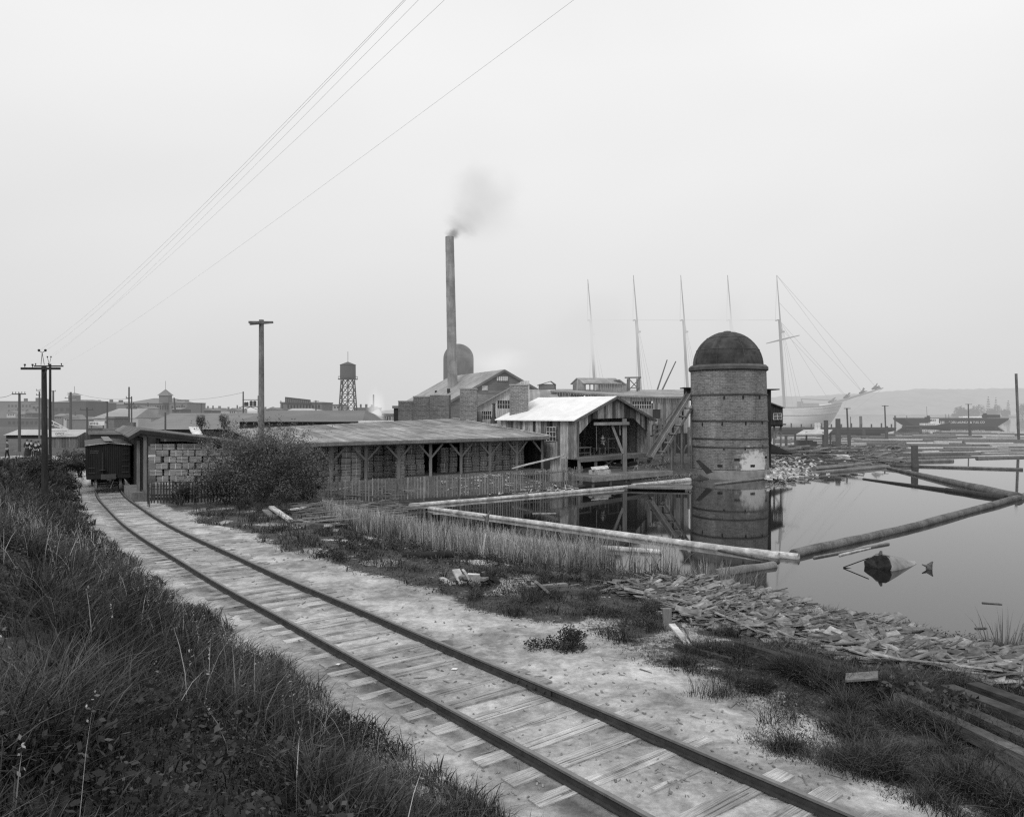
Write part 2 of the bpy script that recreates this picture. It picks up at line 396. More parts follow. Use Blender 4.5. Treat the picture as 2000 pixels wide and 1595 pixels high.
def sand_mask(x, y):
    off, zr = track_info(x, y); dw = water_d(x, y)
    wob = (fbm(x*.5, y*.5, 4)-.47)*3.4
    edge = np.interp(y, [6, 8.4, 11, 14, 20, 30, 45], [1.1, 1.5, 2.6, 2.7, 2.4, 2.0, 1.4])
    right = 1-sst((off+wob*.6-edge)/1.1); left = 1-sst((-off+wob*.25-2.0)/.35)
    s = np.where(off > 0, right, left)
    patch = sst((fbm(x*.8+9, y*.8, 4)-.50)/.1)*sst((off-1)/2)*(1-sst((off-7)/3))*.62*(y < 40)
    return np.clip(np.maximum(s, patch), 0, 1)
at = me.attributes.new('sand', 'FLOAT', 'POINT'); at.data.foreach_set('value', (sand_mask(fx, fy)*np.where(fy > 64, 0, 1)).astype(np.float32))
at = me.attributes.new('trk', 'FLOAT', 'POINT'); at.data.foreach_set('value', np.clip(np.abs(off), 0, 20).astype(np.float32))
at = me.attributes.new('wet', 'FLOAT', 'POINT'); at.data.foreach_set('value', np.clip(1-np.abs(dw)/1.2, 0, 1).astype(np.float32))
m, nt, ns, ls = nodes('ground_soil_and_sand'); p = pos(ns)
A = lambda k: (lambda a: (setattr(a, 'attribute_name', k), a.outputs['Fac'])[1])(ns.new('ShaderNodeAttribute'))
nb = noise(ns, ls, p, 1.1, 7, .7, .4); nf = noise(ns, ls, p, 9, 7, .75); ng = noise(ns, ls, p, 45, 4, .7); nl = noise(ns, ls, p, .45, 4, .6, .6)
sandc = math_(ns, ls, 'MULTIPLY', math_(ns, ls, 'MULTIPLY', ramp(ns, ls, nf, .3, .7, .31, .60), ramp(ns, ls, nb, .38, .62, .48, 1.1)), ramp(ns, ls, nl, .4, .6, .8, 1.12))
crk = ns.new('ShaderNodeTexVoronoi'); crk.inputs['Scale'].default_value = 7; ls.new(p, crk.inputs['Vector'])
peb = ramp(ns, ls, crk.outputs['Distance'], .05, .12, .62, 1.0)
sandc = math_(ns, ls, 'MULTIPLY', sandc, math_(ns, ls, 'MAXIMUM', peb, ramp(ns, ls, nb, .45, .55, .6, 1)))
tr = ramp(ns, ls, A('trk'), .72, .95, 0, 1); tr2 = ramp(ns, ls, A('trk'), .95, 1.25, 1, 0)
soot = math_(ns, ls, 'SUBTRACT', 1, math_(ns, ls, 'MULTIPLY', math_(ns, ls, 'MULTIPLY', tr, tr2), .55))
sandc = math_(ns, ls, 'MULTIPLY', sandc, soot)
soil = math_(ns, ls, 'MULTIPLY', ramp(ns, ls, nf, .3, .7, .03, .13), ramp(ns, ls, nb, .35, .65, .5, 1.3))
wet = ramp(ns, ls, A('wet'), 0, 1, 1, .45); soil = math_(ns, ls, 'MULTIPLY', soil, wet)
fac = math_(ns, ls, 'ADD', A('sand'), math_(ns, ls, 'MULTIPLY', math_(ns, ls, 'SUBTRACT', nf, .5), 1.1)); fac = ramp(ns, ls, fac, .38, .62, 0, 1)
col = math_(ns, ls, 'ADD', math_(ns, ls, 'MULTIPLY', sandc, fac), math_(ns, ls, 'MULTIPLY', soil, math_(ns, ls, 'SUBTRACT', 1, fac)))
hh = math_(ns, ls, 'ADD', math_(ns, ls, 'MULTIPLY', nf, .7), math_(ns, ls, 'MULTIPLY', ng, .3))
finish(nt, ns, ls, col, .95, hh, .6, .06, spec=.1, far=True, sigma=.0006); M_GROUND = m
GROUND = link_mesh('ground', me, M_GROUND); tag(GROUND, kind='structure')

# water sheet
m, nt, ns, ls = nodes('still_water')
b = ns.new('ShaderNodeBsdfPrincipled'); b.inputs['Base Color'].default_value = (.012, .012, .012, 1); b.inputs['IOR'].default_value = 1.5
p = pos(ns); w1 = noise(ns, ls, scaled(ns, ls, p, (.6, .25, 1)), .5, 3, .5)
ls.new(ramp(ns, ls, noise(ns, ls, scaled(ns, ls, p, (1, .3, 1)), .12, 3), .4, .6, .02, .06), b.inputs['Roughness'])
bp = ns.new('ShaderNodeBump'); bp.inputs['Strength'].default_value = .05; bp.inputs['Distance'].default_value = .02
ls.new(w1, bp.inputs['Height']); ls.new(bp.outputs[0], b.inputs['Normal'])
o_ = ns.new('ShaderNodeOutputMaterial'); ls.new(b.outputs[0], o_.inputs[0]); M_WATER = m
mb = MB(); mb.add([(-800, -40, 0), (3000, -40, 0), (3000, 3150, 0), (-800, 3150, 0)], [(0, 1, 2, 3)]); WATER = mb.build('water', M_WATER); tag(WATER, kind='structure')

# far hills
def hills():
    me = bpy.data.meshes.new('hills'); xs = np.linspace(-2600, 4200, 900); vs = []; fs = []
    top = lambda x: (np.interp(x, [-2600, -1500, 700, 1100, 1500, 1900, 2300, 4200], [10, 14, 22, 72, 96, 108, 118, 130])+14*(fbm(np.array([x*.0035]), np.array([3.])*1, 5)[0]-.5)*2)
    prof = [(2650, 0, -3), (2680, .22, 0), (2800, .6, 0), (2950, .9, 0), (3100, 1, 0), (3400, .8, 0)]
    for x in xs:
        t = top(x)
        for (Y, k, dz) in prof: vs.append((x, Y+40*math.sin(x*.004), t*k+dz+(random.choice((0, 2, 4, 7))*random.random() if k else 0)))
    n = len(prof)
    for i in range(len(xs)-1):
        for k in range(n-1): fs.append((i*n+k, (i+1)*n+k, (i+1)*n+k+1, i*n+k+1))
    me.from_pydata(vs, [], fs); me.polygons.foreach_set('use_smooth', [True]*len(fs))
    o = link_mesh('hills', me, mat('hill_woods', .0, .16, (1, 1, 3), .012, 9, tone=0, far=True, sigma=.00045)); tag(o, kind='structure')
hills()

# ================= railway track =================
trk = empty('railway_track', (1.74, 7.5, gz(1.74, 7.5)), 'single rusty railway track running past the bank toward the dark boxcar', 'railway track')
def track_frame(s):
    p = track_at(s); q = track_at(min(s+.15, TLEN[-1])); r = track_at(max(s-.15, 0)); d = Vector(q-r).normalized()
    n = Vector((-d.y, d.x, 0)).normalized(); return Vector(p), d, n     # n points to the pond side
for sg in (-1, 1):
    head = MB(); web = MB(); ss = np.arange(0, TLEN[-1], .5); prev = None
    for s in ss:
        p, d, n = track_frame(s); c = p+n*(sg*.75)
        if prev:
            web.beam(prev+Vector((0, 0, -.118)), c+Vector((0, 0, -.118)), .105, .016); web.beam(prev+Vector((0, 0, -.07)), c+Vector((0, 0, -.07)), .018, .09)
            head.beam(prev+Vector((0, 0, -.014)), c+Vector((0, 0, -.014)), .058, .028)
        prev = c
    r = web.build('rail', M_RUST, trk); head.build('rail_head', M_RAIL, r)
ties = []; s = 6.0; k = 0
SN = TLEN[-1]
rest = MB(); near_s = [x for x in np.arange(SN-22, SN-90, -.56)]
for i, s in enumerate(near_s):
    if s < 0: break
    p, d, n = track_frame(s); w = random.uniform(.19, .24); L0 = random.uniform(1.15, 1.35); L1 = random.uniform(1.15, 1.35)
    dz = -.137-random.uniform(.0, .034)
    mb = rest if i >= 99 else MB(); sk = random.uniform(-.05, .05)
    a = p-n*L0+d*sk+Vector((0, 0, dz-.055)); b_ = p+n*L1-d*sk+Vector((0, 0, dz-.055))
    mb.beam(a, b_, w, .13, rt(.3))
    for _ in range(2):
        q_ = random.uniform(-.35, .35)*w; mb.beam(p-n*L0*random.uniform(.3, 1)+d*q_+Vector((0, 0, dz+.0115)), p+n*L1*random.uniform(.3, 1)+d*(q_+random.uniform(-.02, .02))+Vector((0, 0, dz+.0115)), .008, .003, .0)
    if i < 99: mb.build('tie', M_TIE, trk)
o = rest.build('tie', M_TIE, trk)
if o: tag(o, kind='stuff')
# joint bars, as at the rail joint in the photo
for (s_, sg) in ((None, 1),):
    tgt = G(1040, 1335, 1.6); offs = np.linalg.norm(TS[:, :2]-np.array([tgt.x, tgt.y]), axis=1); s0 = TLEN[int(np.argmin(offs))]
    p, d, n = track_frame(s0); c = p+n*(sg*.75); fb = MB()
    for q in (-.022, .022): fb.beam(c-d*.42+n*q*1.2+Vector((0, 0, -.085)), c+d*.42+n*q*1.2+Vector((0, 0, -.07)), .016, .07)
    fbo = fb.build('joint_bar', M_RUST, trk)
    for k in (-.3, -.1, .1, .3): bt = MB(); bt.tube(c+d*k-n*.07+Vector((0, 0, -.07)), c+d*k-n*.03+Vector((0, 0, -.07)), .016, n=6); bt.build('bolt', M_RUST, fbo)

# ================= grass, weeds, reeds =================
def scatter(n, x0, x1, y0, y1): return RNG.uniform(x0, x1, n), RNG.uniform(y0, y1, n)
def in_view(x, y, pad=1.0): return (np.abs(x) < y*.70+pad) & (y > .5)
# bank grass, denser near the camera
Vs = []; Ts = []
for (n, x0, x1, y0, y1, h, w) in ((95000, -6, 4, 1.6, 8, .27, .0072), (95000, -13, 2, 7, 16, .34, .011), (80000, -24, -2, 15, 32, .36, .02), (50000, -42, -14, 30, 62, .42, .045)):
    x, y = scatter(n, x0, x1, y0, y1); off, _ = track_info(x, y); den = fbm(x*.7, y*.7, 3)
    bare = (np.hypot((x+3.8)/.8, (y-5.7)/.6) < 1+.9*(den-.45)/.2); keep = (off < -1.8+.25*vnoise(x*3, y*3)) & in_view(x, y, .6) & (den > .24+.06*RNG.random(n)) & (np.hypot(x, y) > 2.3) & (~bare | (RNG.random(n) < .3))
    x, y, off, den = x[keep], y[keep], off[keep], den[keep]
    z = ground(x, y); base = np.stack([x, y, z-.02], 1); nn = len(x)
    hh = h*RNG.uniform(.35, 1.35, nn)*(0.4+1.3*sst((vnoise(x*1.1, y*1.1)-.35)/.35)); edge = sst((-off-1.85)/.8); hh = hh*(.5+.5*edge)
    Vs.append(blades(base, hh, w*RNG.uniform(.6, 1.5, nn), RNG.uniform(.1, 1.3, nn), None))
    tn = np.clip(RNG.beta(1.1, 3.0, nn)+(vnoise(x*1.3+40, y*1.3)-.5)*.55+(RNG.random(nn) < .07)*.6, 0, 1); Ts.append(tn)
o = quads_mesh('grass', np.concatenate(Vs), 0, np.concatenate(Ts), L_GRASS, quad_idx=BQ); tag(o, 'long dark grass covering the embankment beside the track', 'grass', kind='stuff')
# broad-leaved weeds and bracken among the bank grass
Vs = []; Ts = []
for (n, x0, x1, y0, y1, sz, hmax) in ((420, -5, 2.5, 2.8, 8, .06, .3), (1500, -6, 3, 2.3, 9, .028, .26), (1500, -14, 1, 8, 18, .05, .34), (700, -30, -4, 17, 40, .14, .4), (260, -40, -22, 38, 60, .22, .6)):
    x, y = scatter(n, x0, x1, y0, y1); off, _ = track_info(x, y); den = vnoise(x*.8+7, y*.8+3)
    keep = (off < -2.0) & in_view(x, y, 1) & (den > .50) & (np.hypot(x, y) > 2.4); x, y = x[keep], y[keep]
    for cx, cy in zip(x, y):
        k = 44; r = hmax*.75; a = RNG.uniform(0, 6.28, k); rr = r*np.sqrt(RNG.random(k)); z0 = 0
        cen = np.stack([cx+rr*np.cos(a), cy+rr*np.sin(a), RNG.uniform(.03, hmax, k)*(1-.5*rr/r)], 1); cen[:, 2] += gz(cx, cy)
        Vs.append(leaves(cen, RNG.uniform(.6, 1.3, k)*sz, .5, .5)); Ts.append(np.clip(RNG.beta(1.3, 2.6, k)+cen[:, 2]*0, 0, 1))
o = quads_mesh('weeds', np.concatenate(Vs), 0, np.concatenate(Ts), L_WEED, quad_idx=LQ); tag(o, 'broad leaved weeds and bracken mixed into the embankment grass', 'weeds', kind='stuff')
# dead stalks and seed heads standing above the bank grass
x, y = scatter(5200, -20, 3, 2.6, 26); off, _ = track_info(x, y); keep = (off < -2.1) & in_view(x, y, .3) & (vnoise(x*.9+13, y*.9) > .42) & (RNG.random(5200) < np.interp(y, [2, 8, 26], [.35, .7, 1])); x, y = x[keep], y[keep]; nn = len(x); z = ground(x, y)
hh = RNG.uniform(.3, .7, nn); yw = RNG.uniform(0, 6.28, nn); bd = RNG.uniform(.05, .5, nn)
V = blades(np.stack([x, y, z], 1), hh, .004+.0006*y, bd, None, yw)
tip = V[:, 7, :]; k = 9; cen = (tip[:, None, :]+RNG.normal(0, 1, (nn, k, 3))*np.array([.012, .012, .045])).reshape(-1, 3)
H_ = leaves(cen, RNG.uniform(.012, .03, nn*k), .5, 1.0)
st_o = quads_mesh('dead_stalks', V, 0, RNG.uniform(.4, 1, nn), L_REED, quad_idx=BQ); tag(st_o, 'pale dead stalks standing above the embankment grass', 'stalks', kind='stuff')
st_h = quads_mesh('seed_heads', H_, 0, RNG.uniform(.2, 1, nn*k), L_REED, quad_idx=LQ); tag(st_h, 'small seed heads on the dead stalks over the embankment', 'seed heads', kind='stuff')
# low turf and weeds between the track and the pond
Vs = []; Ts = []
for (n, x0, x1, y0, y1, h, w) in ((110000, 1.5, 8.5, 6, 11.5, .17, .0065), (260000, -1, 13.5, 6, 21, .13, .008), (90000, -16, 8, 18, 42, .17, .018)):
    x, y = scatter(n, x0, x1, y0, y1); off, _ = track_info(x, y); dwv = water_d(x, y); sm = sand_mask(x, y)
    den = fbm(x*.9+3, y*.9, 4)
    keep = (off > .95) & (dwv > .15) & (sm < .5+.4*RNG.random(n)) & (den > .26+.14*RNG.random(n)) & in_view(x, y, 1)
    x, y, den, off = x[keep], y[keep], den[keep], off[keep]; z = ground(x, y); nn = len(x)
    clump = sst((vnoise(x*2.2, y*2.2)-.5)/.25)
    hh = h*RNG.uniform(.3, 1.3, nn)*(.35+2.0*clump)
    Vs.append(blades(np.stack([x, y, z-.01], 1), hh, w*RNG.uniform(.6, 1.4, nn), RNG.uniform(.2, 1.2, nn), None))
    Ts.append(np.clip(RNG.beta(1.1, 2.6, nn)+(1-clump)*.15+(vnoise(x*1.1+9, y*1.1)-.5)*.4, 0, 1))
x, y = scatter(9000, -3, 12, 7, 34); off, _ = track_info(x, y); dwv = water_d(x, y)
keep = (np.abs(np.abs(off)-.75) > .1) & (np.abs(off) < 3.2) & (fbm(x*1.4, y*1.4, 3) > .55) & (vnoise(x*5, y*5) > .6); x, y = x[keep], y[keep]
Vs.append(blades(np.stack([x, y, ground(x, y)-.01], 1), .05*RNG.uniform(.5, 1.5, len(x)), np.full(len(x), .01), RNG.uniform(.3, 1.2, len(x)), None)); Ts.append(RNG.beta(1.3, 3, len(x)))
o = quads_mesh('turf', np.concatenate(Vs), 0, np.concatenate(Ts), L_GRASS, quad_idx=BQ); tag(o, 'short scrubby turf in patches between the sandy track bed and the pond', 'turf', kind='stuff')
# leafy weeds in the turf on the pond side
Vs = []; Ts = []
x, y = scatter(2600, -6, 13, 6.2, 26); off, _ = track_info(x, y); sm = sand_mask(x, y); keep = (off > 1.2) & (water_d(x, y) > .4) & (sm < .75) & (vnoise(x*1.1+31, y*1.1) > .42) & in_view(x, y, 0); x, y = x[keep], y[keep]
for cx, cy in zip(x, y):
    k = 30; r = RNG.uniform(.08, .3); a = RNG.uniform(0, 6.28, k); rr = r*np.sqrt(RNG.random(k)); h_ = RNG.uniform(.08, .3)
    cen = np.stack([cx+rr*np.cos(a), cy+rr*np.sin(a), RNG.uniform(.02, h_, k)+gz(cx, cy)], 1); Vs.append(leaves(cen, RNG.uniform(.5, 1.3, k)*.045*(cy/12), .4, .6)); Ts.append(np.clip(RNG.beta(1.2, 2.6, k), 0, 1))
o = quads_mesh('ground_weeds', np.concatenate(Vs), 0, np.concatenate(Ts), L_WEED, quad_idx=LQ); tag(o, 'small leafy weeds dotted through the turf between track and pond', 'weeds', kind='stuff')
# rough grass on the low mound between dock and burner
x, y = scatter(16000, 9, 21, 56, 72); dwv = water_d(x, y); keep = (dwv > .1) & (dwv < 7) & (fbm(x*.8, y*.8, 3) > .38) & ((x < 14.5) | (y < 62.5)) & (np.hypot(x-18.85, y-64.2) > 3.5); x, y = x[keep], y[keep]
o = quads_mesh('mound_grass', blades(np.stack([x, y, ground(x, y)], 1), .22*RNG.uniform(.4, 1.3, len(x)), np.full(len(x), .04), RNG.uniform(.3, 1.3, len(x)), None), 0, RNG.beta(1.5, 2, len(x)), L_REED, quad_idx=BQ); tag(o, 'rough pale grass on the low mound between the dock and the burner', 'grass', kind='stuff')
# round weed clumps: things of their own
def weed_clump(px, py, r, h, label, k=900, leaf=.06, m=L_WEED, spiky=False):
    c = G(px, py, .7); z = gz(c.x, c.y); c = G(px, py, z); z = gz(c.x, c.y)
    r = r*.9; h = h*.8
    if spiky:
        nn = k*2; a = RNG.uniform(0, 6.28, nn); rr = r*.75*np.sqrt(RNG.random(nn)); base = np.stack([c.x+rr*np.cos(a), c.y+rr*np.sin(a), np.full(nn, z-.03)], 1)
        ang_ = 1+.35*np.sin(3*a+c.x*7)+.2*np.sin(7*a); base[:, 0] = c.x+rr*ang_*np.cos(a); base[:, 1] = c.y+rr*ang_*np.sin(a)
        V = blades(base, h*RNG.uniform(.15, 1.15, nn)*(1-.7*(rr/r)**2), .009*RNG.uniform(.6, 1.5, nn), RNG.uniform(.1, 1.6, nn), None, a+RNG.normal(0, .9, nn))
        o = quads_mesh('weed_clump', V, 0, RNG.beta(1.3, 3, nn)*.7, m, quad_idx=BQ, loc=(c.x, c.y, z))
    else:
        a = RNG.uniform(0, 6.28, k); rr = r*np.sqrt(RNG.random(k)); hh = h*np.sqrt(np.maximum(0, 1-(rr/r)**2))*RNG.uniform(.3, 1.08, k)
        cen = np.stack([c.x+rr*np.cos(a), c.y+rr*np.sin(a), z+hh], 1); nl = 9; li = RNG.integers(0, nl, k); la = RNG.uniform(0, 6.28, nl); lr = r*RNG.uniform(.1, 1.0, nl); lh = h*RNG.uniform(.3, 1.15, nl)*(1-.5*lr/r)
        g3 = RNG.normal(size=(k, 3)); g3 /= np.linalg.norm(g3, axis=1)[:, None]; g3 *= (RNG.random(k)**.5)[:, None]
        cen = np.stack([c.x+lr[li]*np.cos(la[li])+g3[:, 0]*r*.42, c.y+lr[li]*np.sin(la[li])+g3[:, 1]*r*.42, z+np.maximum(.01, lh[li]*(.55+.6*g3[:, 2]))], 1); hh = cen[:, 2]-z
        o = quads_mesh('weed_clump', leaves(cen, leaf*RNG.uniform(.6, 1.3, k), .5, .6), 0, np.clip(RNG.beta(1.4, 2.6, k)*(.4+.8*hh/h), 0, 1), m, quad_idx=LQ, loc=(c.x, c.y, z))
    return tag(o, label, 'weed', 'weed clumps between track and pond')
for a in ((1100, 1270, .62, .42, 'rounded leafy weed clump alone on pale sand nearest the right hand rail', 2600, .045), (1815, 1425, .85, .62, 'large broad leaved weed growing between the cedar waste and the dark timbers', 2200, .085),
          (1275, 1225, .35, .55, 'feathery dark weed beside the short upright stake', 1500, .04), (1165, 1215, .6, .3, 'low spreading dark weed patch left of the cedar waste heap', 1500, .045)):
    weed_clump(*a)
for a in ((1455, 1300, .38, .55, 'soft plumed weed clump below the long skinny slab'), (1560, 1340, .55, .62, 'biggest dark plumed weed clump in front of the cedar waste', 1500), (1395, 1290, .4, .35, 'grassy weed tuft at the lower left rim of the cedar waste'),
          (1640, 1360, .4, .4, 'plumed weed tuft just right of the biggest dark clump'), (1480, 1365, .3, .3, 'small plumed weed tuft nearest the bright sand'), (1665, 1440, .45, .35, 'splayed coarse grass tuft closest to the bottom right sand'),
          (1700, 1390, .4, .45, 'dark tuft between the plumed clumps and the broad leaved weed')):
    weed_clump(a[0], a[1], a[2], a[3], a[4], a[5] if len(a) > 5 else 420, spiky=True, m=L_GRASS)
# reeds
x, y = scatter(90000, -12, 12, 17, 44); dwv = water_d(x, y); off, _ = track_info(x, y)
dens = fbm(x*.5+2, y*.5, 3); lim = np.interp(y, [20, 22, 23.5, 26, 30, 34, 40], [.1, .5, 1.6, 2.8, 2.2, 1.2, .4])
keep = (dwv > -lim) & (dwv < np.interp(y, [21, 24, 30, 38], [1.0, 3.0, 2.4, .8])) & (y > 21.2) & (y < 38) & (x < 5.2) & (dens > .33) & ~((x > 3.2) & (dens < .47)); x, y = x[keep], y[keep]; nn = len(x)
pick = RNG.random(nn) < .9; x, y = x[pick], y[pick]; nn = len(x)
hh = RNG.uniform(.6, 1.55, nn)*np.interp(y, [20, 26, 36], [1.05, .95, .8]); z = np.maximum(ground(x, y), -.1)
V = blades(np.stack([x, y, z-.02], 1), hh, .022*RNG.uniform(.6, 1.4, nn), np.abs(RNG.normal(0, .28, nn)), None)
V2 = blades(np.stack([x[:3500], y[:3500], z[:3500]], 1), RNG.uniform(.2, .55, len(x[:3500])), .018*RNG.uniform(.6, 1.4, len(x[:3500])), RNG.uniform(.8, 2.2, len(x[:3500])), None)
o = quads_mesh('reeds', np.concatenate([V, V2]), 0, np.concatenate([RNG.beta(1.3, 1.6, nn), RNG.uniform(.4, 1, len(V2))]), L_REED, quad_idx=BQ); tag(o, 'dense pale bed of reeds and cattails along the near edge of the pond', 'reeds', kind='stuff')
def reed_clump(px, py, r, h, n, label):
    c = G(px, py, .02); a = RNG.uniform(0, 6.28, n); rr = r*np.sqrt(RNG.random(n)); base = np.stack([c.x+rr*np.cos(a), c.y+rr*np.sin(a)*.8, np.full(n, -.05)], 1)
    V = blades(base, h*RNG.uniform(.5, 1.1, n), .024*RNG.uniform(.6, 1.4, n), np.abs(RNG.normal(.1, .3, n)), None, a)
    tag(quads_mesh('reed_clump', V, 0, RNG.beta(1.5, 2.5, n)*.8, L_REED, quad_idx=BQ, loc=(c.x, c.y, 0)), label, 'reeds', 'separate reed clumps standing in the pond')
reed_clump(1390, 1160, .75, 1.15, 200, 'tall reed clump at the water edge just above the cedar waste'); reed_clump(1450, 1166, .5, .95, 110, 'reed clump beside the short broken log stub')
reed_clump(1330, 1150, .6, .9, 120, 'thin reed clump in the bright patch of water at the end of the reed bed')
reed_clump(1962, 1290, .45, 1.25, 60, 'sparse reed stems standing in open water at the right edge')
# ================= brick burner on the shore =================
def burner():
    cx, cy, R, z0 = 18.85, 64.2, 3.2, .3; L = (-.02, 0)
    root = empty('brick_burner', (cx, cy, z0), 'tall round brick waste burner with riveted iron dome at the pond edge', 'burner')
    mb = MB(); mb.lathe((cx, cy, z0), [(R+.02, .5), (R, 3), (R-.02, 6), (R-.05, 9.0)], 64, lean=L)
    mb.build('brick_wall', brick_mat('burner_brick', .13, .24, R, .40, .13, .25, white=(1.25, -2.9, .9, 1.35)), root, True)
    mb = MB(); mb.lathe((cx, cy, z0), [(R+.09, -.5), (R+.07, .38), (R+.02, .46)], 64, lean=L); mb.build('foundation_ring', mat('ring_concrete', .14, .28, (1, 1, 1), 2, 6, tone=.3, stain=.4), root, True)
    mb = MB(); mb.lathe((cx, cy, z0), [(R-.05, 8.75), (R+.12, 8.85), (R+.12, 9.1), (R-.05, 9.28), (R-.3, 9.3)], 64, lean=L); mb.build('cap_ring', mat('cap_ring_iron', .07, .13, (1, 1, 1), 2, 5, tone=.3, stain=.4, rough=.7), root, True)
    for z in (6.75, 4.55, 3.05, 2.35):
        mb = MB(); mb.lathe((cx, cy, z0), [(R+.005, z-.06), (R+.05, z-.05), (R+.05, z+.05), (R+.005, z+.06)], 64, lean=L, caps=False); mb.build('iron_band', M_IRON, root)
    dm = MB(); rd = 2.95; prof = [(rd*math.cos(a), 9.25+rd*math.sin(a)) for a in np.linspace(0, math.pi/2-.03, 14)]
    nseg = 48
    for k in range(len(prof)-1):
        for i in range(nseg):
            A0, A1 = 2*math.pi*i/nseg, 2*math.pi*(i+1)/nseg; q = []
            for (r, z), A in ((prof[k], A0), (prof[k], A1), (prof[k+1], A1), (prof[k+1], A0)): q.append((cx+L[0]*z+r*math.cos(A), cy+r*math.sin(A), z0+z))
            dm.add(q, [(0, 1, 2, 3)], .5+.2*math.sin((i//6)*2.3+(k//4)*1.7))
    dome = dm.build('dome', mat('dome_mesh_iron', .03, .075, (1, 1, 1), 2.2, 6, tone=.5, stain=.6, stain_s=.8, rough=.65), root, True)
    rb = MB()
    for i in range(8):
        A = 2*math.pi*i/8+.2; rb.path([(cx+L[0]*z+(r+.015)*math.cos(A), cy+(r+.015)*math.sin(A), z0+z) for r, z in prof], .022, 4)
    for k in (4, 8, 11): rb.lathe((cx, cy, z0), [(prof[k][0]+.01, prof[k][1]-.02), (prof[k][0]+.035, prof[k][1]), (prof[k][0]+.005, prof[k][1]+.03)], 48, lean=L, caps=False)
    rb.build('seam', M_IRON, dome)
    cr = MB(); cr.lathe((cx, cy, z0), [(.35, 12.16), (.3, 12.26), (.05, 12.3)], 20, lean=L); cr.build('crown_plate', M_IRON, root)
    for px, py in ((1398, 776), (1432, 775), (1467, 775), (1364, 828), (1394, 827), (1436, 826), (1472, 824), (1396, 875), (1434, 875), (1472, 872), (1418, 897), (1448, 909), (1480, 892), (1389, 909)):
        dxp = (px-(1000+1450*cx/cy))/72.5; dxp = max(-.95, min(.95, dxp)); a = math.asin(dxp); big = py in (897, 909, 892)
        z = PZ(py, cy-R*math.cos(a)); dirv = Vector((math.sin(a), -math.cos(a), 0)); base = Vector((cx+L[0]*(z-z0), cy, z))+dirv*(R+.0)
        mb = MB(); mb.beam(base-dirv*.2, base+dirv*.03, .42 if big else .12, .2 if big else .26); mb.build('vent', M_BLACK, root)
burner()

# second burner behind the mill
def burner2():
    Y = 112; cx = PX(895.5, Y); R = 2.28; z0 = 1.2; zt = PZ(671, Y); zs = PZ(700, Y)
    root = empty('iron_burner', (cx, Y, z0), 'round topped dark iron burner rising behind the smokestack', 'burner')
    mb = MB(); mb.lathe((cx, Y, z0), [(R, 0), (R, zs-z0)], 40); mb.build('shell', mat('far_burner_plate', .06, .13, (1, 1, .5), .7, 5, tone=.4, stain=.5, far=True, sigma=.0016), root, True)
    mb = MB(); mb.lathe((cx, Y, z0), [(R*math.cos(a), zs-z0+.003+(zt-zs)*math.sin(a)) for a in np.linspace(0, math.pi/2-.02, 12)], 40); mb.build('dome', mat('far_burner_dome', .05, .16, (1, 1, 1), .6, 5, tone=.4, stain=.6, far=True, sigma=.0016), root, True)
burner2()
# smokestack
def stack():
    Y = 90; zt = PZ(462, Y); zb = 1.5; xt = PX(878, Y); xb = PX(886.5, Y)
    root = empty('smokestack', (xb, Y, zb), 'very tall thin iron smokestack trailing smoke above the mill roof', 'smokestack')
    mb = MB(); n = 14
    for k in range(n):
        t0, t1 = k/n, (k+1)/n; a = Vector((xb, Y, zb)).lerp(Vector((xt, Y, zt)), t0); b = Vector((xb, Y, zb)).lerp(Vector((xt, Y, zt)), t1)
        mb.tube(a, b, .64-.13*t0+.012, .64-.13*t1, 24, .5+random.uniform(-.06, .06)-(.2 if k > 12 else 0), k in (0, n-1))
    mb.build('pipe', mat('stack_iron', .17, .36, (1, 1, .12), 3, 5, tone=.5, stain=.45, stain_s=.5, far=True, sigma=.0012), root, True)
    mb = MB()
    for k in range(1, n): p = Vector((xb, Y, zb)).lerp(Vector((xt, Y, zt)), k/n); mb.lathe(p, [(.655-.13*k/n, -.03), (.655-.13*k/n, .03)], 24)
    mb.build('joint_ring', mat('stack_iron', .17, .36), root)
stack()

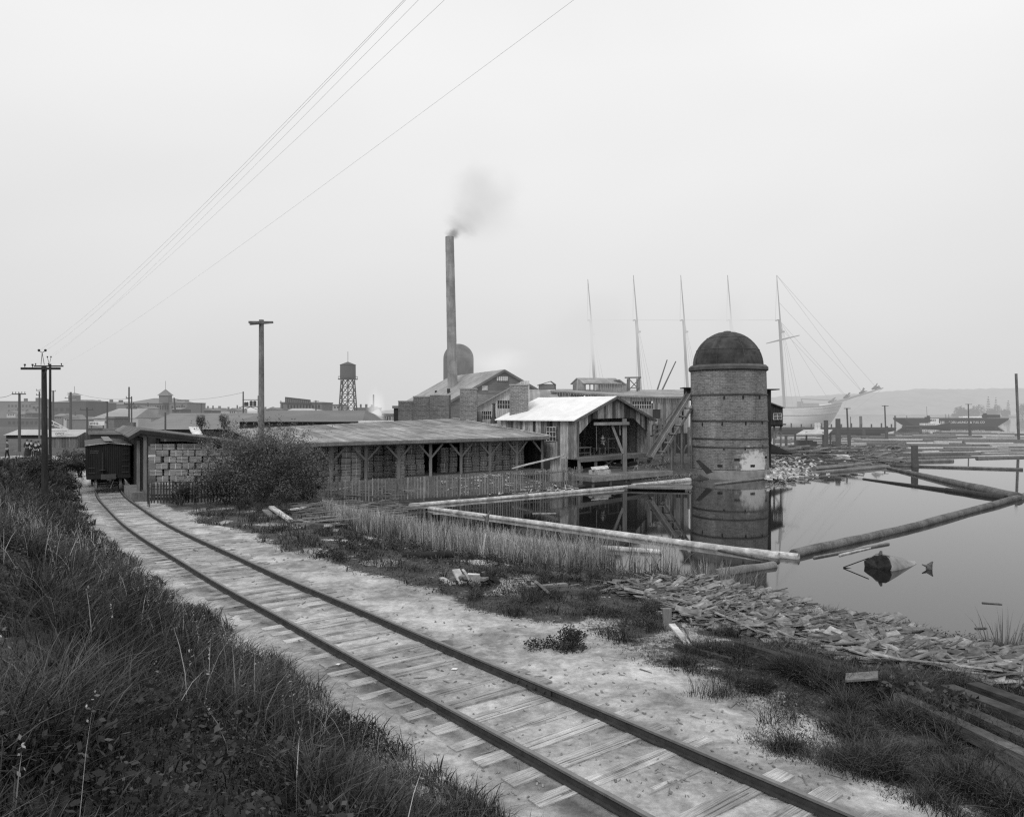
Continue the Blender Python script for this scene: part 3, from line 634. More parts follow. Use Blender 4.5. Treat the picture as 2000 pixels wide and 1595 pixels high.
# ================= long open shingle shed =================
SA = Vector((-22.0, 44.4)); SB = Vector((-15.55, 45.0)); SCn = Vector((2.55, 60.0)); SD = Vector((-5.6, 71.0)); SAb = Vector((-31.4, 60.0)); SE_ = Vector((-19.2, 50.6))
ZE = 3.64; ZA = 4.5; ZBK = 4.85; ZF = 1.0
def shed():
    root = empty('long_storage_shed', (SB.x, SB.y, .6), 'long low open fronted storage shed with braced posts and grey roof', 'shed')
    # roof: front eave B->C, high back edge A->D; rafter slope varies along its length
    eB, eC = Vector((*SB, ZE)), Vector((*SCn, ZE)); hA, hD = Vector((*SE_, 4.4)), Vector((*SD, ZBK+.15))
    over = Vector((.45, -.45, 0)); n = 64
    mb = MB()
    for i in range(n):
        for j in range(3):
            t0, t1 = i/n, (i+1)/n; u0, u1 = j/3, (j+1)/3
            f = lambda t, u: (eB+over*1.0).lerp(eC+over, t).lerp(hA.lerp(hD, t), u)
            q = [f(t0, u0), f(t1, u0), f(t1, u1), f(t0, u1)]; dn = Vector((0, 0, -.07)); g = Vector((0, 0, .012*((i+j) % 2)))
            mb.hexa([p+dn for p in q]+[p+g for p in q], .5+random.uniform(-.22, .22)+(.12 if j < 2 else -.16)+(.35 if random.random() < .03 else 0))
    mb.build('roof', M_ROOFG, root)
    mb = MB(); mb.beam(eB+over+Vector((-.05, .02, -.14)), eC+over+Vector((.05, .02, -.14)), .05, .2); mb.build('fascia', M_MID, root)
    mb = MB(); mb.beam(eC+over+Vector((.03, 0, .06)), hD+Vector((0, 0, .06)), .22, .06); mb.build('white_verge_board', M_PALE, root)
    d = (SCn-SB).normalized(); nrm = Vector((d.y, -d.x)); L = (SCn-SB).length
    px = [575, 647, 715, 779, 841, 900.6, 957, 1009.6, 1060]
    for q in px:   # solve the position along the front for each post seen
        k = (q-1000)/F; t = (k*SB.y-SB.x)/(d.x-k*d.y); t = min(t, L-.15); b = SB+d*t; zt = ZE-.1
        mb = MB(); mb.beam((b.x, b.y, gz(b.x, b.y)-.3), (b.x, b.y, zt-.22), .2, .2, rt()); po = mb.build('post', M_POST, root)
        mb = MB()
        for sg in (-1, 1):
            if 0 < t+sg*1.0 < L+.6: e = b+d*sg*1.02; mb.beam((b.x+nrm.x*.02, b.y+nrm.y*.02, zt-1.25), (e.x+nrm.x*.02, e.y+nrm.y*.02, zt-.26), .1, .13, rt())
        mb.build('knee_brace', M_POST, po)
    mb = MB(); mb.beam((*SB, ZE-.23), (*(SCn+d*.2), ZE-.23), .2, .22); mb.beam((*(SA), ZA-.3), (*SB, ZE-.25), .14, .2); mb.build('beam', M_POST, root)
    mb = MB()
    for t in np.arange(.6, L, 1.2):
        a = SB+d*t; mb.beam((a.x+nrm.x*.4, a.y+nrm.y*.4, ZE-.11), (a.x-nrm.x*5, a.y-nrm.y*5, ZE+.28), .07, .1, .2)
    mb.build('rafters', M_DARK, root)
    # floor platform with fascia
    mb = MB(); a = SB+nrm*.15; b = SCn+nrm*.15
    mb.prism([tuple(a), tuple(b), tuple(SD), tuple(SA+Vector((.2, .1)))], ZF-.12, ZF, .4); mb.build('floor', M_MID, root)
    mb = MB(); mb.beam((a.x+nrm.x*.05, a.y+nrm.y*.05, ZF-.2), (b.x+nrm.x*.05, b.y+nrm.y*.05, ZF-.2), .05, .32, .45); mb.beam((SA.x, SA.y-.1, ZF-.2), (a.x, a.y-.1, ZF-.2), .05, .3, .4); mb.build('floor_edge', M_MID, root)
    # dark back wall and the track-side wall
    mb = MB(); board_wall(mb, (-21.9, 45.9), (-15.4, 46.6), lambda u: ZF, lambda u: ZE+.1, .3, rnd=.3); mb.build('end_screen', M_INT, root)  # added dark screen, keeps sky light from showing through the bundle stack
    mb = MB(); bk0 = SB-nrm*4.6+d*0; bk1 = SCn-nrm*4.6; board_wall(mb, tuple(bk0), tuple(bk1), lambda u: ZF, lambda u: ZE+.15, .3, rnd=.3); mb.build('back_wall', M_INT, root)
    mb = MB(); board_wall(mb, tuple(SAb), tuple(SA+Vector((-.05, .1))), lambda u: .3, lambda u: ZA-.5, .26, rnd=.3); mb.build('track_side_wall', M_DARK, root)
    mb = MB(); board_wall(mb, tuple(SCn+d*.05), tuple(SCn-nrm*5), lambda u: ZF, lambda u: ZE+.1, .26); mb.build('end_wall', M_DARK, root)
    for (p, z1) in ((SA+Vector((.1, 0)), ZA-.35), (SA+Vector((.45, .8)), ZA-.35), (SA+Vector((-.55, .5)), ZA-.65)):
        mb = MB(); mb.beam((p.x, p.y, .2), (p.x, p.y, z1), .2, .2, .35); mb.build('post', M_POST, root)
    td = (SAb-SA).normalized(); f0 = Vector((0, -.4)); A3 = Vector((*(SA+f0), ZA+.02)); A4 = Vector((*(SAb), ZA+.02)); B3 = Vector((*(SB+f0+Vector((.5, 0))), ZE+.02)); B4 = B3+Vector((td.x*15, td.y*15, 0)); C3 = A3+Vector((-.75, .1, -.42)); C4 = A4+Vector((-.75, .1, -.42))
    mb = MB(); mb.roof(B3, B4, A4, A3, .09, 22, .2, .3); mb.roof(C4, C3, A3+Vector((-.01, 0, -.005)), A4+Vector((-.01, 0, -.005)), .09, 14, .2, .3); mb.build('end_roof', M_ROOFD, root)
    mb = MB(); mb.beam(A3+Vector((0, -.03, -.14)), B3+Vector((0, -.03, -.14)), .05, .2, .35); mb.beam(A3+Vector((0, -.03, -.14)), C3+Vector((0, -.03, -.14)), .05, .2, .4); mb.build('end_verge_board', M_DARK, root)
    mb = MB(); a = Vector((-22.5, 43.9)); b = Vector((-25.5, 48.8)); mb.prism([tuple(a), (a.x+.8, a.y+.5), (b.x+.8, b.y+.5), tuple(b)], .15, .78, .5); pl = mb.build('loading_platform', M_PALE if False else M_MID, root)
shed()
# ---- bundles of shingles ----
def bundle_meshes():
    o = []
    for k in range(4):
        mb = MB(); w, dp, h = .685, .5, .35
        for j in range(6):
            z0 = j*h/6; x0 = random.uniform(-.015, .015)
            mb.box((x0, 0, z0+h/12), (w*random.uniform(.97, 1.03), dp, h/6-.006), 0, rt(.3))
        me = mb.build('shingle_bundle', M_BUND); st = MB(); st.box((random.uniform(-.04, .04), 0, h/2), (.028, dp+.02, h+.01), 0, .75); s2 = st.build('strap', M_PALE, me)
        me.location = (0, 0, 0); o.append(me)
    return o
PROT = bundle_meshes(); NB = 0; used_proto = set()
GR_B = 'strapped shingle bundles stacked in the long shed'
def place_bundle(x, y, z, rz, label):
    global NB
    k = random.randrange(4)
    if k not in used_proto: b = PROT[k]; used_proto.add(k)
    else: b = copy_tree(PROT[k])
    b.location = (x, y, z); b.rotation_euler = (random.uniform(-.02, .02), random.uniform(-.022, .022), rz+random.uniform(-.09, .09)); tag(b, label, 'shingle bundle', GR_B); NB += 1
for q, o in enumerate(PROT):   # meshes were centred on their own base
    pass
for r in range(8):
    for c in range(9):
        x = -21.35+c*.755+(.38 if r % 2 else 0)
        if x > -15.7 or (r == 7 and c > 6): continue
        zt = ZA-.35-(x+22)*.125
        if ZF+r*.385+.38 > zt: continue
        place_bundle(x+random.uniform(-.03, .03), 44.75+(x+21)*.09+random.uniform(-.1, .1), ZF+r*.385, .09, 'strapped shingle bundle in the pale stack filling the open end beside the boxcar')
d = (SCn-SB).normalized(); nrm = Vector((d.y, -d.x)); ang = math.atan2(d.y, d.x)
cols = [(1.0+.76*i, 0, 7) for i in range(0, 5)]   # (t along front, setback, rows)
cols = [(t, -.75, 6) for t in np.arange(.5, 5.9, .76)]+[(6.15, -.5, 6), (6.9, -.5, 6)]+[(t, -2.0, 6) for t in np.arange(7.9, 10.2, .76)]+[(10.4, -.7, 6)]+[(t, -1.9, 6) for t in np.arange(11.3, 13.2, .76)]+[(t, -2.2, 5) for t in np.arange(15.2, 16.5, .8)]+[(t, -1.7, 6) for t in np.arange(17.0, 23.0, .76)]
for (t, sb, rows) in cols:
    for r in range(rows):
        p = SB+d*(t+(.3 if (r % 2 and sb == -.75) else 0)+random.uniform(-.03, .03))+nrm*(sb+random.uniform(-.05, .05))
        if sb == -.75: lab = 'strapped shingle bundle in the pale front stack just right of the big bush'
        elif t < 8: lab = 'strapped shingle bundle in the double column right of the pale front stack'
        elif t < 10.3: lab = 'dark shingle bundle in the deep shaded stack near the shed middle'
        elif t < 11: lab = 'pale shingle bundle in the single column standing at a middle post'
        elif t < 15: lab = 'dark shingle bundle in the wide stack left of the black bay'
        elif t < 17: lab = 'shingle bundle in the low stack inside the black bay of the long shed'
        else: lab = 'shingle bundle in the long dark stack nearest the white roofed mill shed'
        place_bundle(p.x, p.y, ZF+r*.385, ang, lab)

# ================= gable fronted mill shed with white roof =================
GN = Vector((4.96, 59.0)); GRt = Vector((12.3, 66.7)); gd = (GRt-GN).normalized(); gnr = Vector((-gd.y, gd.x)); GL = (GRt-GN).length; ZFL = 1.96
def gshed():
    root = empty('open_mill_shed', (GN.x, GN.y, .7), 'gable fronted board shed with bright white roof and wide open front', 'shed')
    ze, zr = 5.05, 6.93; top = lambda u: ze+(zr-ze)*(1-abs(u-GL/2)/(GL/2))-.06
    oa = lambda u: np.interp(u, [.55, 2.4, 8.1, 10.2], [3.78, 5.02, 5.1, 3.9])
    mb = MB(); board_wall(mb, tuple(GN), tuple(GRt), lambda u: ZFL-.1, top, .3, rnd=.5, openings=[(.6, 10.15, lambda u: ZFL-.2, lambda u: float(oa(u)))]); mb.build('front_wall', M_OLD, root)
    back = 8.2; B0 = GN+gnr*back
    mb = MB(); board_wall(mb, tuple(B0), tuple(GN), lambda u: ZFL-.15, lambda u: ze-.03, .3, rnd=.5, openings=[(back-2.9, back-1.9, lambda u: 3.2, lambda u: 4.35)]); sw = mb.build('side_wall', M_OLD, root)
    fr = MB(); c = GN+gnr*2.4; w = gnr
    wp = lambda a, z, o=.03: (c.x+w.x*a-gd.x*o, c.y+w.y*a-gd.y*o, z)
    for a in np.linspace(-.5, .5, 4): fr.beam(wp(a, 3.2), wp(a, 4.35), .05, .05, .6)
    for z in (3.2, 3.58, 3.97, 4.35): fr.beam(wp(-.52, z, .034), wp(.52, z, .034), .05, .05, .6)
    wn = MB(); wn.hexa([wp(-.5, 3.2, -.02), wp(.5, 3.2, -.02), wp(.5, 3.2, -.01), wp(-.5, 3.2, -.01), wp(-.5, 4.35, -.02), wp(.5, 4.35, -.02), wp(.5, 4.35, -.01), wp(-.5, 4.35, -.01)]); wo = wn.build('window', M_GLASS, root); fr.build('window_bars', M_PALE, wo)
    R1 = GN+gd*GL; mb = MB(); board_wall(mb, tuple(R1), tuple(R1+gnr*back), lambda u: ZFL-.1, lambda u: ze-.03, .28); mb.build('far_side_wall', M_OLD, root)
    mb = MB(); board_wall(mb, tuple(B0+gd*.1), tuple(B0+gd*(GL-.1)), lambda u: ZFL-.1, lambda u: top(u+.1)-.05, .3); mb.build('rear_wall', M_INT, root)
    ov = .35; f0 = GN-gnr*.3; v3 = lambda p, z: Vector((p.x, p.y, z))
    rl = v3(f0+gd*(GL/2), zr), v3(f0-gd*ov, ze-.12), v3(B0+gnr*.4-gd*ov, ze-.12), v3(B0+gnr*.4+gd*(GL/2), zr)
    mb = MB(); mb.roof(rl[0], rl[3], rl[2], rl[1], .07, 22, .1, .55); mb.build('white_roof', M_ROOFW, root)
    mb = MB(); mb.roof(v3(f0+gd*(GL+ov+.4), ze-.2), v3(B0+gnr*.4+gd*(GL+ov+.4), ze-.2), v3(B0+gnr*.4+gd*(GL/2+.02), zr-.005), v3(f0+gd*(GL/2+.02), zr-.005), .07, 16, .1, .5); mb.build('white_roof', M_ROOFW, root)
    mb = MB()
    for s_, e in ((-1, f0-gd*ov), (1, f0+gd*(GL+ov+.4))): mb.beam(v3(f0+gd*(GL/2)-gnr*.03, zr-.12), v3(e-gnr*.03, ze-.24), .05, .2, .35)
    mb.build('barge_board', M_MID, root)
    mb = MB(); mb.prism([tuple(GN-gnr*.5+gd*.1), tuple(GRt-gnr*.5), tuple(GRt+gnr*8), tuple(GN+gnr*8)], ZFL-.16, ZFL, .45); fl = mb.build('floor', M_MID, root)
    mb = MB(); mb.beam(v3(GN-gnr*.53, ZFL-.2), v3(GRt-gnr*.53, ZFL-.2), .06, .3, .4); mb.build('floor_beam', M_POST, root)
    for t in (.15, 2.3, 6.0, 8.2, 10.5):
        p = GN+gd*t-gnr*.35; mb = MB(); mb.beam((p.x, p.y, -.4), (p.x, p.y, ZFL-.18), .24, .24, rt()); mb.build('post', M_POST, root)
    mb = MB(); a = GN+gd*2.6-gnr*.2; b = GN+gd*5.4-gnr*.2; mb.beam(v3(a, .75), v3(b, 1.75), .12, .14); mb.beam(v3(b, .8), v3(a+gd*.8, 1.7), .1, .12, .3); mb.build('cross_brace', M_POST, root)
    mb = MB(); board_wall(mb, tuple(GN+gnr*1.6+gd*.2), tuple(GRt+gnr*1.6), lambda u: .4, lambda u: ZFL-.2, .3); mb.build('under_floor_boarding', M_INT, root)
    p = GRt-gnr*.02-gd*.1; mb = MB(); mb.beam((p.x, p.y, ZFL-.9), (p.x, p.y, 4.6), .2, .2, .7); mb.build('corner_post', M_POST, root)
gshed()
# hoist standing on the dock
def hoist():
    Y = 60.7; x = PX(1220, Y); z = .73
    root = empty('timber_hoist', (x, Y, z), 'heavy timber hoist post with crossbeam standing before the open shed front', 'hoist')
    mb = MB(); mb.beam((x, Y, z), (x-.02, Y, PZ(817, Y)), .34, .34, .55); mb.build('post', M_POST, root)
    mb = MB(); mb.beam((PX(1159, Y), Y-.25, PZ(827, Y)), (PX(1228, Y), Y-.25, PZ(826, Y)), .22, .24, .65); mb.build('crossbeam', M_MID, root)
    mb = MB(); mb.beam((PX(1195.5, Y), Y-.1, PZ(831, Y)), (PX(1216.5, Y), Y-.1, PZ(885, Y)), .2, .2, .55); mb.build('brace', M_MID, root)
    mb = MB(); mb.beam((PX(1211, Y), Y+.1, PZ(829, Y)), (PX(1211.4, Y), Y+.1, PZ(849, Y)), .1, .1, .6); mb.build('hanging_block', M_MID, root)
    mb = MB(); mb.path([(PX(1164, Y), Y-.25, PZ(829, Y)), (PX(1164.8, Y), Y-.25, PZ(880, Y))], .012, 4); mb.build('rope', M_WIRE, root)
hoist()
# things in the open shed
def bench(u, v, w, dpt, h, label, cat='workbench', name='workbench', tone=.5):
    c = GN+gd*u+gnr*v; root = empty(name, (c.x, c.y, ZFL), label, cat); a = math.atan2(gd.y, gd.x)
    mb = MB(); mb.box((c.x, c.y, ZFL+h-.04), (w, dpt, .08), a, tone); mb.build('top', M_MID, root)
    for i in (-1, 1):
        for j in (-1, 1):
            p = c+gd*(i*(w/2-.07))+gnr*(j*(dpt/2-.07)); mb = MB(); mb.box((p.x, p.y, ZFL+(h-.08)/2), (.09, .09, h-.08), a, tone*.8); mb.build('leg', M_POST, root)
    mb = MB(); mb.box((c.x, c.y, ZFL+h*.35), (w-.2, dpt-.2, .05), a, tone*.7); mb.build('shelf', M_POST, root)
bench(1.9, 1.0, 2.2, .8, .75, 'low plank table at the left inside the open shed')
bench(3.2, 2.9, 1.8, .7, 1.05, 'taller bench in the shadow behind the worker with folded arms')
bench(7.2, 1.8, 1.6, .8, 1.35, 'high machine table behind the hoist post')
def machine():
    c = GN+gd*4.9+gnr*1.2; root = empty('shingle_saw', (c.x, c.y, ZFL), 'squat wooden shingle saw frame to the right of the worker with folded arms', 'saw')
    a = math.atan2(gd.y, gd.x); mb = MB(); mb.box((c.x, c.y, ZFL+.55), (.9, .7, .1), a, .6)
    for i in (-1, 1):
        for j in (-1, 1): p = c+gd*i*.38+gnr*j*.28; mb.box((p.x, p.y, ZFL+.25), (.1, .1, .5), a, .4)
    mb.build('frame', M_MID, root); mb = MB(); mb.tube((c.x-gd.y*.0, c.y, ZFL+.62), (c.x+.05*gnr.x, c.y+.05*gnr.y, ZFL+.62), .42, .42, 24); mb.build('blade', M_IRON, root)
    mb = MB(); mb.box((c.x+gd.x*.2, c.y+gd.y*.2, ZFL+.9), (.3, .3, .5), a, .3); mb.build('hopper', M_POST, root)
machine()

# ================= dock =================
DA = Vector((5.95, 55.5)); DB = Vector((13.2, 61.6)); dd = (DB-DA).normalized(); dn_ = Vector((-dd.y, dd.x)); ZD = .73
def dock():
    root = empty('timber_dock', (DA.x, DA.y, 0), 'low timber dock on short piles in front of the open mill shed', 'dock')
    mb = MB(); L = (DB-DA).length; t = 0
    while t < L:
        w = .26; a = DA+dd*t; b = DA+dd*(t+w-.015); mb.prism([tuple(a), tuple(b), tuple(b+dn_*3.9), tuple(a+dn_*3.9)], ZD-.06, ZD+random.uniform(-.008, .008), rt(.2)); t += w
    mb.build('deck', M_MID, root)
    mb = MB(); mb.beam((*(DA-dn_*.08), ZD-.20), (*(DB-dn_*.08), ZD-.20), .2, .36, .75); mb.build('front_beam', M_MID, root)
    mb = MB(); mb.beam((*(DA-dd*.08), ZD-.2), (*(DA-dd*.08+dn_*3.9), ZD-.2), .16, .3, .4); mb.build('end_beam', M_MID, root)
    for t in (.3, 2.2, 4.0, 5.9, 7.6, 9.2):
        for s in (.15, 3.4): p = DA+dd*t+dn_*s; mb = MB(); mb.tube((p.x, p.y, -1.2), (p.x, p.y, ZD-.08), .13, .12, 8, rt()); mb.build('pile', M_POST, root)
dock()
def crate():
    c = DA+dd*2.3+dn_*1.3; a = math.atan2(dd.y, dd.x); root = empty('covered_box', (c.x, c.y, ZD+.01), 'low pale wooden box with tilted lid lying on the dock', 'box')
    mb = MB(); mb.box((c.x, c.y, ZD+.18), (1.7, .8, .34), a, .4); mb.build('case', M_PALE, root)
    mb = MB(); mb.roof((c.x-dd.x*.95, c.y-dd.y*.95-.3, ZD+.42), (c.x+dd.x*.95, c.y+dd.y*.95-.3, ZD+.46), (c.x+dd.x*.95, c.y+dd.y*.95+.5, ZD+.6), (c.x-dd.x*.95, c.y-dd.y*.95+.5, ZD+.56), .05, 3, .1, .75); mb.build('lid', M_PALE, root)
crate()
# row boat drawn up under the floor
def skiff():
    c = DA+dd*7.0+dn_*3.3; root = empty('rowing_boat', (c.x, c.y, ZD), 'striped dark and white rowing boat drawn up under the shed floor', 'boat')
    ax = (dd*.75-dn_*.6).normalized(); side = Vector((-ax.y, ax.x)); secs = []
    for t in np.linspace(0, 1, 8):
        w = .55*math.sin(math.pi*(.18+.82*t)*.98)**.6 if t < 1 else .02; w = max(.03, .55*math.sqrt(max(0, 1-(2*max(t, .45)-1)**2*.99)) if t > .5 else .5*(.7+.6*t)); p = c+ax*(1.4-2.8*(1-t)); z = ZD+.25+.12*(2*t-1)**2
        secs.append([(p.x+side.x*w, p.y+side.y*w, z+.3), (p.x+side.x*w*.85, p.y+side.y*w*.85, z+.05), (p.x, p.y, z-.12), (p.x-side.x*w*.85, p.y-side.y*w*.85, z+.05), (p.x-side.x*w, p.y-side.y*w, z+.3)])
    for nm, cols_, m_ in (('hull', (1, 2), M_WHITE), ('strake', (0, 3), M_BLACK)):
        mb = MB()
        for a, b in zip(secs, secs[1:]):
            for k in cols_: mb.add([a[k], a[k+1], b[k+1], b[k]], [(0, 1, 2, 3)])
        mb.build(nm, m_, root)
    mb = MB(); mb.beam(Vector(secs[2][0]), Vector(secs[2][4]), .2, .03); mb.build('thwart', M_PALE, root)
skiff()
# small lean-to hut with sloping pale roof in front of the long shed end
def hut():
    root = empty('small_lean_to', (PX(1085, 55), 55.5, .6), 'small board hut with long sloping pale roof beside the picket fence', 'hut'); Y = 55.5
    X = lambda p: PX(p, Y); Z = lambda p: PZ(p, Y)
    mb = MB(); mb.roof((X(1000), Y-.6, Z(912)), (X(1089), Y-.9, Z(890)), (X(1108), Y+1.3, Z(888.5)), (X(1022), Y+1.3, Z(909)), .07, 7, .1, .5); mb.build('roof', M_PALE, root)
    mb = MB(); board_wall(mb, (X(1074), Y-.5), (X(1108), Y-.3), lambda u: .45, lambda u: Z(894), .2); board_wall(mb, (X(1108), Y-.3), (X(1109), Y+1.1), lambda u: .45, lambda u: Z(892), .2); mb.build('wall', M_OLD, root)
    mb = MB(); mb.beam((X(1016), Y-.4, .4), (X(1016), Y-.4, Z(909)), .1, .1); mb.build('post', M_POST, root)
    mb = MB(); mb.beam((X(1018), Y-.4, Z(921)), (X(1072), Y-.4, Z(922)), .5, .06, .5); mb.beam((X(1022), Y-.3, Z(930)), (X(1035), Y-.3, Z(912)), .05, .05); mb.build('shelf', M_MID, root)
hut()

# ================= brick stacks behind the long shed =================
BR = brick_mat('stack_brick', .13, .22, None, .38, .12, .25); BR2 = brick_mat('pale_stack_brick', .17, .27, None, .38, .12, .33)
for (x0, x1, yt, yb, Y, m_, lab) in ((778, 806, 782, 826, 74, BR, 'leftmost and lowest of the three joined square brick stacks'), (807, 839, 773, 826, 72.6, BR, 'middle one of the three joined square brick stacks'),
        (840, 877, 770, 826, 71.2, BR, 'rightmost and widest of the three joined square brick stacks'), (898, 931, 757.5, 830, 69, BR2, 'lone square brick stack standing left of the stove pipe'), (995, 1032, 749.5, 830, 64.8, BR2, 'square brick stack closest to the white roofed shed')):
    w = (x1-x0)*Y/F; cx = PX((x0+x1)/2, Y); zt = PZ(yt, Y); root = empty('brick_stack', (cx, Y+w/2, .8), lab, 'brick stack', 'square brick stacks behind the long shed')
    mb = MB(); mb.box((cx, Y+w/2, (zt-.12+.8)/2), (w, w, zt-.12-.8), random.uniform(-.02, .02)); mb.build('shaft', m_, root)
    mb = MB(); mb.box((cx, Y+w/2, zt-.055), (w+.07, w+.07, .12), 0, .5); mb.build('cap', M_CONC, root)

# ================= mill buildings =================
def clap_wall(mb, p0, p1, z0, ztop, h=.22, rnd=.2):
    """horizontal boards; ztop(u) clips the gable"""
    p0 = Vector(p0); p1 = Vector(p1); L = (p1-p0).length; d_ = (p1-p0)/L; n_ = Vector((d_.y, -d_.x)); us = np.linspace(0, L, 200); tp = np.array([ztop(u) for u in us]); z = z0
    while z < tp.max()-.03:
        ok = us[tp > z+h*.5]
        if len(ok) < 2: break
        a, b = ok[0], ok[-1]; cuts = [a]+sorted(random.uniform(a, b) for _ in range(int((b-a)/3.5)))+[b]
        for c0, c1 in zip(cuts, cuts[1:]):
            q0 = p0+d_*c0; q1 = p0+d_*c1; q = []
            for zz, o in ((z, .02), (z+h-.01, 0)):
                q += [(q0.x+n_.x*o, q0.y+n_.y*o, zz), (q1.x+n_.x*o, q1.y+n_.y*o, zz), (q1.x-n_.x*.03, q1.y-n_.y*.03, zz), (q0.x-n_.x*.03, q0.y-n_.y*.03, zz)]
            mb.hexa(q, .5+random.uniform(-rnd, rnd))
        z += h
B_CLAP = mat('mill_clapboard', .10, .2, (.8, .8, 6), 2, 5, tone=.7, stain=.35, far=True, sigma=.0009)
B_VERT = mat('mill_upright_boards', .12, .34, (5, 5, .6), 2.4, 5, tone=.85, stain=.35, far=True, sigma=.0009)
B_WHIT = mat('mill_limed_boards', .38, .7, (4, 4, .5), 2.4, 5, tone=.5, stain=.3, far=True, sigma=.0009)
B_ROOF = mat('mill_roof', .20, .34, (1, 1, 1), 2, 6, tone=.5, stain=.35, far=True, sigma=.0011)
B_DARK = mat('mill_dark_and_painted_shade', .015, .04, (4, 4, 1), 2, 4, tone=.5, far=True, sigma=.0004)  # dark panes and vents; also painted shade under the mill
def v3(p, z): return Vector((p[0], p[1], z))
def big_gable():
    Y = 84; c = Vector((PX(983, Y), Y)); ax = Vector((-.47, .88)).normalized(); wd = Vector((.9, .08)).normalized(); hw = 6.15; zr = PZ(721, Y); sl = .575; ze = zr-hw*sl; Lb = 15
    root = empty('main_mill_building', (c.x, c.y, 1), 'largest gabled mill building behind the brick stacks, weathered horizontal siding', 'mill')
    top = lambda u: zr-abs(u-hw)*sl-.1
    mb = MB(); clap_wall(mb, tuple(c-wd*hw), tuple(c+wd*hw), 1, top); fw = mb.build('gable_wall', B_CLAP, root)
    mb = MB(); clap_wall(mb, tuple(c-wd*hw+ax*Lb), tuple(c-wd*hw), 1, lambda u: ze-.1); mb.build('side_wall', B_CLAP, root)
    f = c-ax*.35; b = c+ax*Lb
    mb = MB(); mb.roof(v3(f, zr), v3(b, zr-.1), v3(b-wd*(hw+.4), ze-.25), v3(f-wd*(hw+.4), ze-.25), .1, 26, .14, .6); mb.build('roof', B_ROOF, root)
    mb = MB(); mb.roof(v3(f+wd*(hw+.4), ze-.25), v3(b+wd*(hw+.4), ze-.25), v3(b+wd*.02, zr-.105), v3(f+wd*.02, zr-.005), .1, 20, .1, .5); mb.build('roof', B_ROOF, root)
    mb = MB()
    for s in (-1, 1): mb.beam(v3(f+wd*s*.02, zr-.14), v3(f+wd*s*(hw+.4), ze-.36), .06, .24, .4)
    mb.build('barge_board', B_CLAP, root)
    mb = MB()
    for px, py, w, h in ((981, 739, 22, 8), (947, 757, 11, 9)):
        cc = Vector((PX(px, Y-.2), Y-.2)); n = 6
        for i in range(n): mb.box((cc.x+(i-n/2+.5)*w/n*Y/F, cc.y-.02, PZ(py, Y)), (w/n*Y/F*.75, .05, h*Y/F), 0, .8)
    mb.build('louvre', B_WHIT, root)
    mb = MB(); mb.box((PX(874, 86), 87.5, PZ(764, 87)+.1), (.35, .35, .5)); mb.box((PX(848, 90), 92, PZ(766, 92)+.1), (.25, .3, .3)); mb.build('roof_vent', B_DARK, root)
big_gable()
def leanto():
    Y = 73; root = empty('limed_lean_to', (PX(965, Y), Y, 1), 'pale vertical board lean-to with tall windows below the main mill gable', 'mill')
    X = lambda p, y=Y: PX(p, y); Z = lambda p, y=Y: PZ(p, y); x0, x1 = X(932), X(1034)
    zt = lambda u: Z(793)+u*(Z(748)-Z(793))/(X(1010)-x0)
    mb = MB(); board_wall(mb, (x0, Y), (x1, Y), lambda u: 1, lambda u: min(zt(u), Z(742))-.05, .22, rnd=.2, openings=[(X(971)-x0, X(996)-x0, lambda u: Z(797), lambda u: Z(781.5)), (X(940)-x0, X(960)-x0, lambda u: Z(818), lambda u: Z(802.5))]); mb.build('wall', B_WHIT, root)
    mb = MB(); mb.roof((x0-.3, Y-.4, Z(795)), (x0-.3, Y+6, Z(795)), (X(1010)+.1, Y+6, Z(746)), (X(1010)+.1, Y-.4, Z(747)), .12, 10, .1, .5); mb.build('roof', B_ROOF, root)
    for (a, b, t, o) in ((971, 996, 781.5, 797), (940, 960, 802.5, 818)):
        wn = MB(); wn.box(((X(a)+X(b))/2, Y+.08, (Z(t)+Z(o))/2), (X(b)-X(a), .02, Z(t)-Z(o))); w = wn.build('window', B_DARK, root); fr = MB()
        for q in np.linspace(a, b, 6): fr.box((X(q), Y+.04, (Z(t)+Z(o))/2), (.05, .04, Z(t)-Z(o)), 0, .4)
        fr.box(((X(a)+X(b))/2, Y+.045, (Z(t)+Z(o))/2), (X(b)-X(a), .035, .05)); fr.build('window_bars', B_WHIT, w)
    Y2 = 67.5; pr = empty('stove_pipe', (PX(965, Y2), Y2, 3.9), 'dark stove pipe flaring out at its foot on the shed roof', 'stove pipe')
    mb = MB(); mb.lathe((PX(964.5, Y2), Y2, PZ(826, Y2)), [(.32, 0), (.3, .25), (.16, .7), (.13, 1.2), (.13, PZ(788, Y2)-PZ(826, Y2))], 14); mb.build('pipe', M_IRON, pr, True); mb = MB(); mb.lathe((PX(964.5, Y2), Y2, PZ(789, Y2)), [(.17, 0), (.17, .12)], 14); mb.build('collar', M_IRON, pr)
    Y3 = 70; tk = empty('steam_drum', (PX(934, Y3), Y3, PZ(826, Y3)-.4), 'pale round ended iron drum between the brick stack and the stove pipe', 'drum')
    mb = MB(); mb.lathe((PX(934.5, Y3), Y3, PZ(823, Y3)), [(.36, 0), (.38, .15), (.38, .8), (.3, .95), (.1, 1.02)], 20); mb.build('shell', mat('drum_iron', .16, .24, (1, 1, 1), 2, 4, tone=.3), tk, True); mb = MB(); mb.box((PX(934.5, Y3), Y3, PZ(824.5, Y3)-.2), (.9, .9, .5), 0, .3); mb.build('cradle', M_DARK, tk)
leanto()
